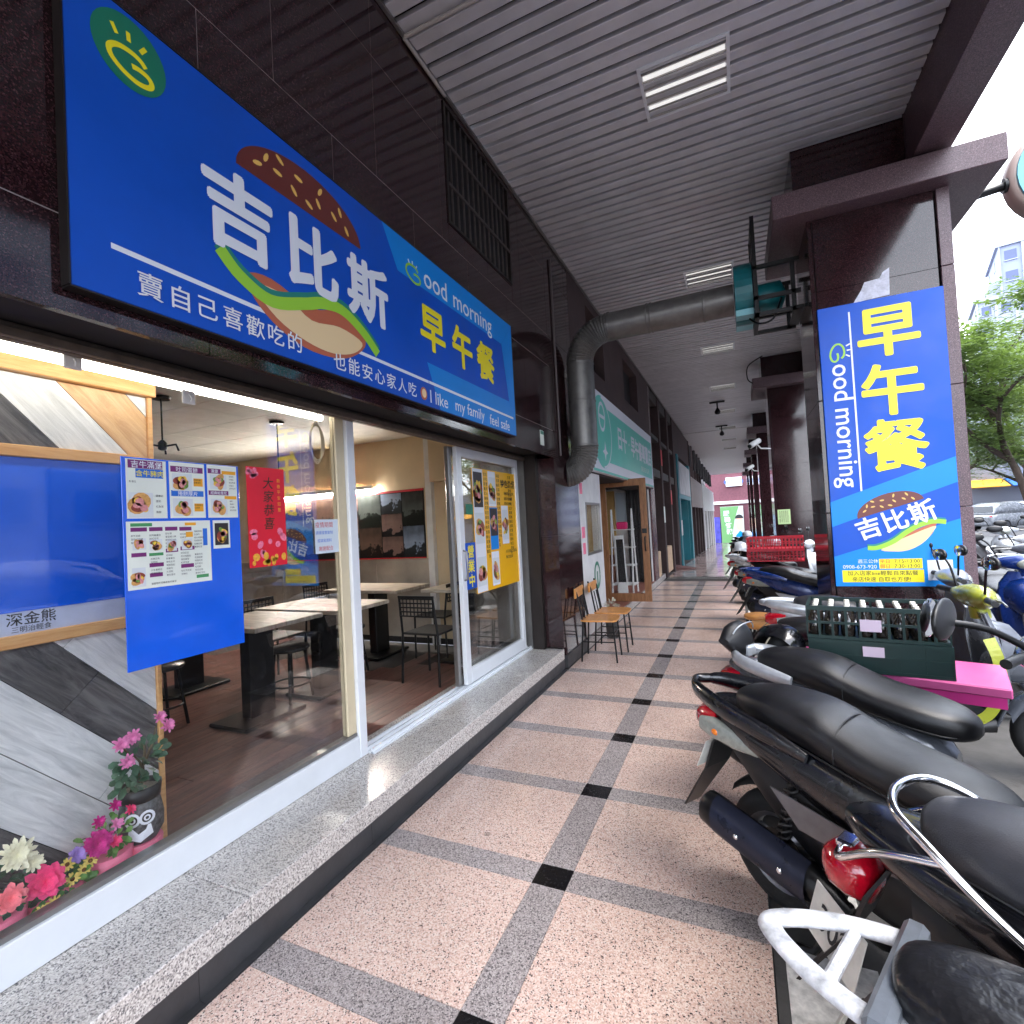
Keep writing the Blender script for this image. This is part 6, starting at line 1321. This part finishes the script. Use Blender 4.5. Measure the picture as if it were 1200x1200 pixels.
# ------------------------------------------------------------------ crates, table, stools, helmets
m_pinkt = M('table_pink', S(186, 78, 134), .5, noise=(6, .12), coat=.2)
tp = root('pink_table', (.70, 3.32, 0), 'pink table under the stacked green crates between scooters', 'table', None, R(-17))
g = MB(); g.cbox(-.46, .46, -.23, .22, .665, .71, .006); g.part('table_top', m_pinkt, tp, True)
g = MB(); g.box(-.44, .44, -.222, -.205, .615, .665); g.part('apron', M('table_magenta', S(196, 52, 130), .4), tp, True)
for a in (-.36, .20):
    for b in (-.18, .18): g = MB(); g.tube([(a, b, 0), (a, b, .665)], .014, 8); g.part('leg', m_blackm, tp, True)
def crate(name, label, cat, loc, rz, L_, D_, H_, mat, nv=6, solid=False, group=None):
    c = root(name, loc, label, cat, group, rz); t = .012
    g = MB(); g.box(-L_/2+t, L_/2-t, -D_/2+t, D_/2-t, .004, .012); g.part('floor', mat, c, True)
    for s_, nm in ((-1, 'side'), (1, 'side')):
        g = MB(); yy = s_*(D_/2-t/2)
        for zz, h in ((0, .016), (H_*.46, .012), (H_-.022, .022)): g.box(-L_/2, L_/2, yy-t/2, yy+t/2, zz, zz+h)
        for k in range(nv+1): xx = -L_/2+L_*k/nv; g.box(max(-L_/2, xx-.006), min(L_/2, xx+.006), yy-t/2+.001, yy+t/2-.001, .016, H_-.022)
        if solid: g.box(-L_/2+.004, L_/2-.004, yy-t/4, yy+t/4, .016, H_-.022)
        g.part(nm, mat, c, True)
        g = MB(); xx = s_*(L_/2-t/2)
        for zz, h in ((0, .016), (H_*.46, .012), (H_-.022, .022)): g.box(xx-t/2+.0005, xx+t/2-.0005, -D_/2+t, D_/2-t, zz+.0005, zz+h-.0005)
        for k in range(1, 4): y2 = -D_/2+D_*k/4; g.box(xx-t/2+.001, xx+t/2-.001, y2-.006, y2+.006, .016, H_-.022)
        if solid: g.box(xx-t/4, xx+t/4, -D_/2+t, D_/2-t, .016, H_-.022)
        g.part('end', mat, c, True)
    return c
m_crg = M('crate_green', S(14, 42, 40), .42, noise=(12, .2)); m_crr = M('crate_red', S(190, 10, 44), .38, noise=(12, .15))
CR = R(-9); cl_ = (.63, 3.26)
cA = crate('bottle_crate', 'lower dark green crate on the pink table', 'crate', (cl_[0], cl_[1], .711), CR, .60, .34, .160, m_crg, 6, True, 'green bottle crates')
cB = crate('bottle_crate', 'upper dark green crate filled with bottles', 'crate', (cl_[0]-.004, cl_[1]+.004, .873), CR, .60, .34, .172, m_crg, 10, False, 'green bottle crates')
for c in (cA, cB):
    g = MB(); g.box(-.06, .03, -.176, -.171, .05 if c is cB else .085, .11 if c is cB else .135); g.part('label', M('label_lilac', S(206, 186, 204), .5), c, True)
bt = MB(); bt.lathe([(.030, .013), (.033, .02), (.033, .10), (.012, .125), (.012, .15), (.0125, .152)], n=12); btm = bt.mesh('bottle')
cp = MB(); cp.lathe([(.0135, .150), (.0135, .164), (.011, .166)], n=10); cpm = cp.mesh('cap')
m_bot = M('bottle_dark_glass', S(40, 34, 30), .1, coat=.5); m_cap = M('bottle_cap_cream', S(226, 222, 210), .5)
for c, nm in ((cA, 'bottle in the lower green crate'), (cB, 'bottle in the upper green crate')):
    for i in range(8):
        for j in range(4):
            lx, ly = -.26+i*.074, -.118+j*.078; co, si = math.cos(CR), math.sin(CR)
            b = bpy.data.objects.new('sauce_bottle', btm); COL.objects.link(b); b.location = (c.location.x+lx*co-ly*si, c.location.y+lx*si+ly*co, c.location.z); tag(b, 'dark '+nm+' with a cream cap', 'bottle', nm.replace('bottle', 'bottles'))
            k = bpy.data.objects.new('cap', cpm); COL.objects.link(k); k.parent = b
btm.materials.append(m_bot); cpm.materials.append(m_cap)
RC = (.45, 7.95)
crate('red_crate', 'lower red plastic crate on the scooter before the second pillar', 'crate', (RC[0], RC[1], .868), R(-6), .70, .42, .16, m_crr, 16, False, 'red crates')
crate('red_crate', 'upper red plastic crate stacked on the other red crate', 'crate', (RC[0], RC[1], 1.029), R(-6), .70, .42, .17, m_crr, 16, False, 'red crates')
def rstool(x, y, label):
    c = root('round_stool', (x, y, 0), label, 'stool', 'wooden round stools')
    g = MB(); g.lathe([(.001, .43), (.145, .43), (.155, .44), (.155, .465), (.145, .472), (.001, .472)], n=20); g.part('seat', m_cw, c, True)
    for k in range(4): a = R(30+90*k); g = MB(); g.tube([(.10*math.cos(a), .10*math.sin(a), .43), (.15*math.cos(a), .15*math.sin(a), 0)], .012, 8); g.part('leg', m_blackm, c, True)
rstool(.15, 5.96, 'round wooden stool farther from the camera by the pillar'); rstool(.17, 5.50, 'round wooden stool nearer the camera by the pillar')
def helmet(loc, rz, col, label, tilt=0, vis=m_clear):
    h = root('scooter_helmet', loc, label, 'helmet', 'scooter helmets', rz); rx = Matrix.Rotation(tilt, 4, 'X')
    def shell(r, cut):
        g = MB(); rings_ = []
        for i in range(9):
            th = R(2+(118 if cut == 0 else cut)*i/8); rings_.append([(r[0]*math.sin(th)*math.cos(t), r[1]*math.sin(th)*math.sin(t), .02+r[2]*math.cos(th)) for t in [2*pi*k/20 for k in range(20)]])
        g.rings(rings_, False); return g
    g = shell((.135, .115, .13), 0); g.xf(Matrix.Translation((0, 0, .06)) @ rx); g.part('shell', col, h, True)
    g = shell((.125, .105, .12), 0); g.xf(Matrix.Translation((0, 0, .055)) @ rx); g.part('lining', m_blackp, h, True)
    g = MB(); g.add([(.14*math.cos(t)+.012*(1-zz), .12*math.sin(t), zz*.09+.01) for zz in (0, .5, 1) for t in [R(-62+124*k/10) for k in range(11)]], [(i*11+k, i*11+k+1, (i+1)*11+k+1, (i+1)*11+k) for i in range(2) for k in range(10)], True); g.xf(Matrix.Translation((0, 0, .05)) @ rx); g.part('visor', vis, h, True)
    g = MB(); g.tube(smooth_path([(0, .10, .03), (.02, .07, -.06), (.03, 0, -.10), (.02, -.07, -.06), (0, -.10, .03)], 5), .006, 6, flat=.4); g.xf(Matrix.Translation((0, 0, .05)) @ rx); g.part('chin_strap', M('strap_cream', S(170, 160, 140), .8), h, True)
helmet((.16, 3.20, .74), R(150), P_black, 'glossy black helmet with a dangling strap behind the padded backrest', R(70), m_blackp)
helmet((.0, 9.5, .86), R(170), P_white, 'white and black open helmet resting on the white scooter', R(20), m_blackp)
helmet((.55, 10.35, .90), R(160), P_silver, 'pale silver helmet below the green notice', R(10))
helmet((.12, 11.75, .86), R(190), P_grey, 'grey helmet with dark visor farther along the scooters', R(30), m_blackp)
helmet((.22, 16.5, .80), R(170), P_white, 'white helmet far down the scooter row', R(10))
cb = MB(); cb.cbox(-.10, .10, -.07, .07, 0, .16, .004); cb.xf(Matrix.Translation((.52, 7.35, .55)) @ Matrix.Rotation(R(25), 4, 'Y') @ Matrix.Rotation(R(-15), 4, 'Z')); cb.thing('cardboard_box', M('cardboard', S(190, 136, 80), .8, noise=(8, .12)), 'small brown cardboard box wedged by the blue scooter', 'box')
# ================================================================== street: markings, cars, trees, buildings
rd = bpy.data.objects['road']
for k in range(14): 
    g = MB(); y0_ = -6+k*8; z0_ = -.16-1.04*(y0_+60)/460; g.poly([(8.0, y0_, z0_+.006), (8.14, y0_, z0_+.006), (8.14, y0_+4, z0_+.006-.009), (8.0, y0_+4, z0_+.006-.009)]); g.part('lane_dash', m_white, rd)
zr = lambda y: -.16-1.04*(y+60)/460
m_tint = M('car_glass', S(26, 30, 34), .06, 0, coat=.5); m_light = M('car_lamp', S(230, 232, 236), .1, coat=.5)
def car(x, y, hd, body, label):
    c = root('parked_car', (x, y, zr(y)+.003), label, 'car', 'cars on the street', R(hd)); p = lambda g, n, m: g.part(n, m, c, True)
    W_ = .91
    def ring(xx, z0, z1, w0, w1): return [(xx, -w0, z0), (xx, -w0*1.0, z0+(z1-z0)*.5), (xx, -w1, z1-.03), (xx, -w1*.92, z1), (xx, w1*.92, z1), (xx, w1, z1-.03), (xx, w0, z0+(z1-z0)*.5), (xx, w0, z0)]
    g = MB(); g.rings([ring(*r) for r in ((-2.28, .42, .82, .74, .72), (-2.22, .32, .96, .84, .82), (-1.7, .26, 1.02, W_, .86), (-.6, .24, 1.03, W_, .87), (.8, .24, 1.02, W_, .87), (1.6, .26, .98, W_, .84), (2.15, .32, .86, .86, .78), (2.30, .42, .72, .74, .70))]); p(g, 'body', body)
    g = MB(); g.rings([ring(*r) for r in ((-2.10, 1.0, 1.08, .78, .74), (-1.75, 1.0, 1.58, .80, .66), (-1.2, 1.0, 1.69, .82, .66), (-.2, 1.0, 1.70, .82, .66), (.35, 1.0, 1.60, .82, .66), (1.05, 1.0, 1.06, .78, .74))]); p(g, 'roof', body)
    for s in (-1, 1):
        for pts in (((-1.72, 1.10), (-1.55, 1.50), (-1.02, 1.58), (-.95, 1.08)), ((-.85, 1.08), (-.90, 1.59), (-.12, 1.60), (-.05, 1.08)), ((.05, 1.08), (-.02, 1.59), (.28, 1.53), (.80, 1.10))):
            q = [(a, s*(.805-.14*(b-1.05)/.6+.012), b) for a, b in pts]; g = MB(); g.prism(q, (0, s*.006, 0)); p(g, 'side_window', m_tint)
        g = MB(); g.ell((2.18, s*.62, .74), (.12, .18, .09), 10, 6); p(g, 'headlight', m_light)
        g = MB(); g.ell((-2.18, s*.68, .84), (.10, .14, .12), 10, 6); p(g, 'tail_light', m_red)
        g = MB(); g.ell((.75, s*1.0, 1.08), (.06, .10, .07), 10, 6); p(g, 'wing_mirror', body)
        for xx in (-1.38, 1.42):
            g = MB(); g.lathe([(.20, -.11), (.31, -.115), (.34, -.08), (.34, .08), (.31, .115), (.20, .11)], (xx, s*.80, .335), 'y', 24, True); t_ = p(g, 'tyre', m_tyre)
            g = MB(); g.lathe([(.20, s*.116-.004), (.06, s*.125), (.001, s*.125)], (xx, s*.80, .335), 'y', 18, False); g.part('rim', m_rim, t_, True)
    for pts in (((.42, 1.56, .60), (.98, 1.10, .72)), ((-1.86, 1.48, .58), (-2.08, 1.12, .70))):
        (x1, z1, w1), (x2, z2, w2) = pts; o_ = .012 if x1 > 0 else -.012
        g = MB(); g.poly([(x1+o_, -w1, z1+.012), (x1+o_, w1, z1+.012), (x2+o_, w2, z2+.012), (x2+o_, -w2, z2+.012)]); p(g, 'windscreen', m_tint)
    g = MB(); g.cbox(2.26, 2.32, -.45, .45, .44, .62, .01); p(g, 'grille', m_blackp)
    return c
car(15.2, 41.0, 35, paint('dull_white', S(150, 154, 160)), 'white SUV parked across the street beside the pillar')
car(19.5, 50, 40, P_silver, 'silver car farther behind the white SUV')
car(6.4, 4.6, 90, P_silver, 'silver SUV parked opposite the shop, mirrored in the window')
car(6.5, -2.2, 90, P_grey, 'grey SUV parked behind the silver one')
# trees
m_bark = M('tree_bark', S(74, 62, 54), .9, noise=(6, .35), bump=(14, .6))
def leafmat(nm, c):
    m = M(nm, c, .55, noise=(.6, .35), rand=.05); b = m.node_tree.nodes['Principled BSDF']; b.inputs['Subsurface Weight'].default_value = 0
    n = m.node_tree; tr = n.nodes.new('ShaderNodeBsdfTranslucent'); tr.inputs[0].default_value = (c[0]*1.6, c[1]*1.5, c[2]*.8, 1); mxs = n.nodes.new('ShaderNodeMixShader'); mxs.inputs[0].default_value = .3
    n.links.new(b.outputs[0], mxs.inputs[1]); n.links.new(tr.outputs[0], mxs.inputs[2]); n.links.new(mxs.outputs[0], n.nodes['Material Output'].inputs[0]); return m
m_lv = [leafmat('leaf_spring', S(108, 130, 74)), leafmat('leaf_mid', S(98, 122, 72))]
def tree(x, y, h, spread, seed, label, nl=8500, ls=.27):
    r = random.Random(seed); t = root('street_tree', (x, y, zr(y)), label, 'tree', 'street trees')
    g = MB(); tips = []
    def limb(p, d_, L_, rad, dep):
        pts = [Vector(p)]; d_ = Vector(d_)
        for k in range(4):
            d_ = (d_+Vector((r.uniform(-.22, .22), r.uniform(-.22, .22), r.uniform(-.08, .16)))).normalized(); pts.append(pts[-1]+d_*L_/4)
        g.tube(pts, [rad*(1-.12*k) for k in range(5)], 7 if dep < 2 else 5, cap=False)
        if dep >= 3: tips.append(pts[-1]); return
        if dep >= 1: tips.append(pts[2])
        for k in range(3 if dep else 4):
            a = r.uniform(0, 2*pi); nd = (d_*.75+Vector((math.cos(a), math.sin(a), r.uniform(.0, .55)))*(.85)).normalized(); limb(pts[-1] if k < 2 else pts[3], nd, L_*r.uniform(.62, .82)*(spread if dep == 0 else 1), rad*.58, dep+1)
    limb((0, 0, -.1), (r.uniform(-.12, .12), r.uniform(-.12, .12), 1), h*.34, h*.02, 0)
    g.part('trunk', m_bark, t, True)
    g = MB()
    for _ in range(nl):
        c = Vector(r.choice(tips))+Vector((r.gauss(0, .75), r.gauss(0, .75), r.gauss(0, .32)))*h*.075
        a = r.uniform(0, 2*pi); u = Vector((math.cos(a), math.sin(a), r.uniform(-.4, .4))).normalized(); v = u.cross(Vector((r.uniform(-.4, .4), r.uniform(-.4, .4), 1))).normalized(); s_ = ls*r.uniform(.5, 1.2)
        for q in range(3):
            o_ = c+Vector((r.uniform(-1, 1), r.uniform(-1, 1), r.uniform(-.4, .4)))*s_*.9
            g.add([o_-u*s_*.5, o_+v*s_*.22, o_+u*s_*.5, o_-v*s_*.22], [(0, 1, 2, 3)])
    g.part('crown', m_lv[seed % 2], t, True)
tree(12.6, 31, 11.5, 1.25, 3, 'spreading tree with dark limbs nearest behind the pillar', 15000, .25)
tree(17.5, 43, 13, 1.25, 4, 'spreading street tree behind the white SUV')
tree(15.3, 52, 12, 1.2, 6, 'street tree rising left of the white SUV')
tree(22.5, 57, 13, 1.2, 7, 'farthest street tree along the road')
tree(13.5, 12, 11, 1.2, 8, 'street tree opposite the second pillar'); tree(13.5, 1, 11, 1.2, 9, 'street tree opposite the shop window'); tree(14, -12, 11, 1.2, 10, 'street tree behind the camera across the road')
# apartment blocks
m_bl = M('tower_blue_grey', S(130, 138, 164), .7, noise=(.3, .06)); m_bw = M('tower_pale', S(150, 156, 172), .7, noise=(.3, .05)); m_wg = M('tower_window', S(74, 84, 116), .4)
def tower(x, y, w_, d_, h, mat, rows_, cols, label, name='apartment_tower', rz=0):
    t = root(name, (x, y, -1.9), label, 'building', 'apartment blocks across the street', rz)
    g = MB(); g.box(-w_/2, w_/2, -d_/2, d_/2, 0, h); g.part('wall', mat, t, True)
    g = MB(); g.box(-w_/2-.4, w_/2+.4, -d_/2-.4, d_/2+.4, h, h+.6); g.box(-w_/4, w_/4, -d_/4, d_/4, h+.6, h+3.4); g.part('roof', m_bw, t, True)
    fh = h/rows_; ww = w_/cols*.25; wm = MB(); wm.box(-ww, ww, -.06, .02, 0, fh*.46); wme = wm.mesh('window'); wme.materials.append(m_wg)
    sm_ = MB(); sm_.box(-ww-.1, ww+.1, -.22, .0, -.16, -.02); sme_ = sm_.mesh('sill'); sme_.materials.append(m_bw)
    for i in range(rows_):
        for j in range(cols):
            o = bpy.data.objects.new('window', wme); COL.objects.link(o); o.parent = t; o.location = (-w_/2+w_*(j+.5)/cols, -d_/2, i*fh+fh*.3)
            q = bpy.data.objects.new('sill', sme_); COL.objects.link(q); q.parent = o
            if j % 2 == 0 and d_ > 8:
                o = bpy.data.objects.new('window', wme); COL.objects.link(o); o.parent = t; o.rotation_euler = (0, 0, R(-90)); o.location = (-w_/2, d_/2-d_*(j+.5)/cols, i*fh+fh*.3)
    for k in range(cols+1): g = MB(); xx = -w_/2+w_*k/cols; g.box(max(-w_/2, xx-.18), min(w_/2, xx+.18), -d_/2-.3, -d_/2+.01, 0, h-.01); g.part('pilaster', m_bw, t, True)
    return t
tower(51.5, 120, 12, 14, 47, m_bl, 13, 4, 'tall blue grey apartment tower above the trees', rz=R(-14))
tower(45.5, 119, 7.5, 10, 38, m_bw, 11, 3, 'lower stepped wing beside the tall apartment tower', rz=R(-14))
tower(60, 190, 30, 16, 40, m_bw, 9, 7, 'pale distant apartment block low on the skyline')
tower(34, 10, 22, 14, 22, m_bw, 6, 6, 'pale apartment block directly opposite the arcade', rz=R(-90))
tower(34, -16, 22, 14, 19, m_bl, 5, 6, 'blue grey apartment block opposite, behind the camera', rz=R(-90))
tower(34, 38, 22, 14, 18, m_bw, 5, 6, 'pale low block farther along the opposite pavement', rz=R(-90))
g = MB(); g.box(20, 27, -30, 60, zr(0)-.4, zr(0)+.02); struct(g, 'far_pavement', m_conc)
aw = root('shop_awning', (24, 60, zr(60)), 'yellow and blue shop awnings under the far trees', 'awning')
for k, mt in enumerate((m_or, m_pb, m_swhite, m_or)): g = MB(); g.prism([(20+k*3, 62, 3.3), (22.8+k*3, 62, 3.3), (22.8+k*3, 60.4, 2.6), (20+k*3, 60.4, 2.6)], (0, 0, .08)); g.part('awning_panel', mt, aw)
g = MB(); g.box(19, 34, 62, 66, -1.9, 6); g.part('shop_wall', m_bw, aw)
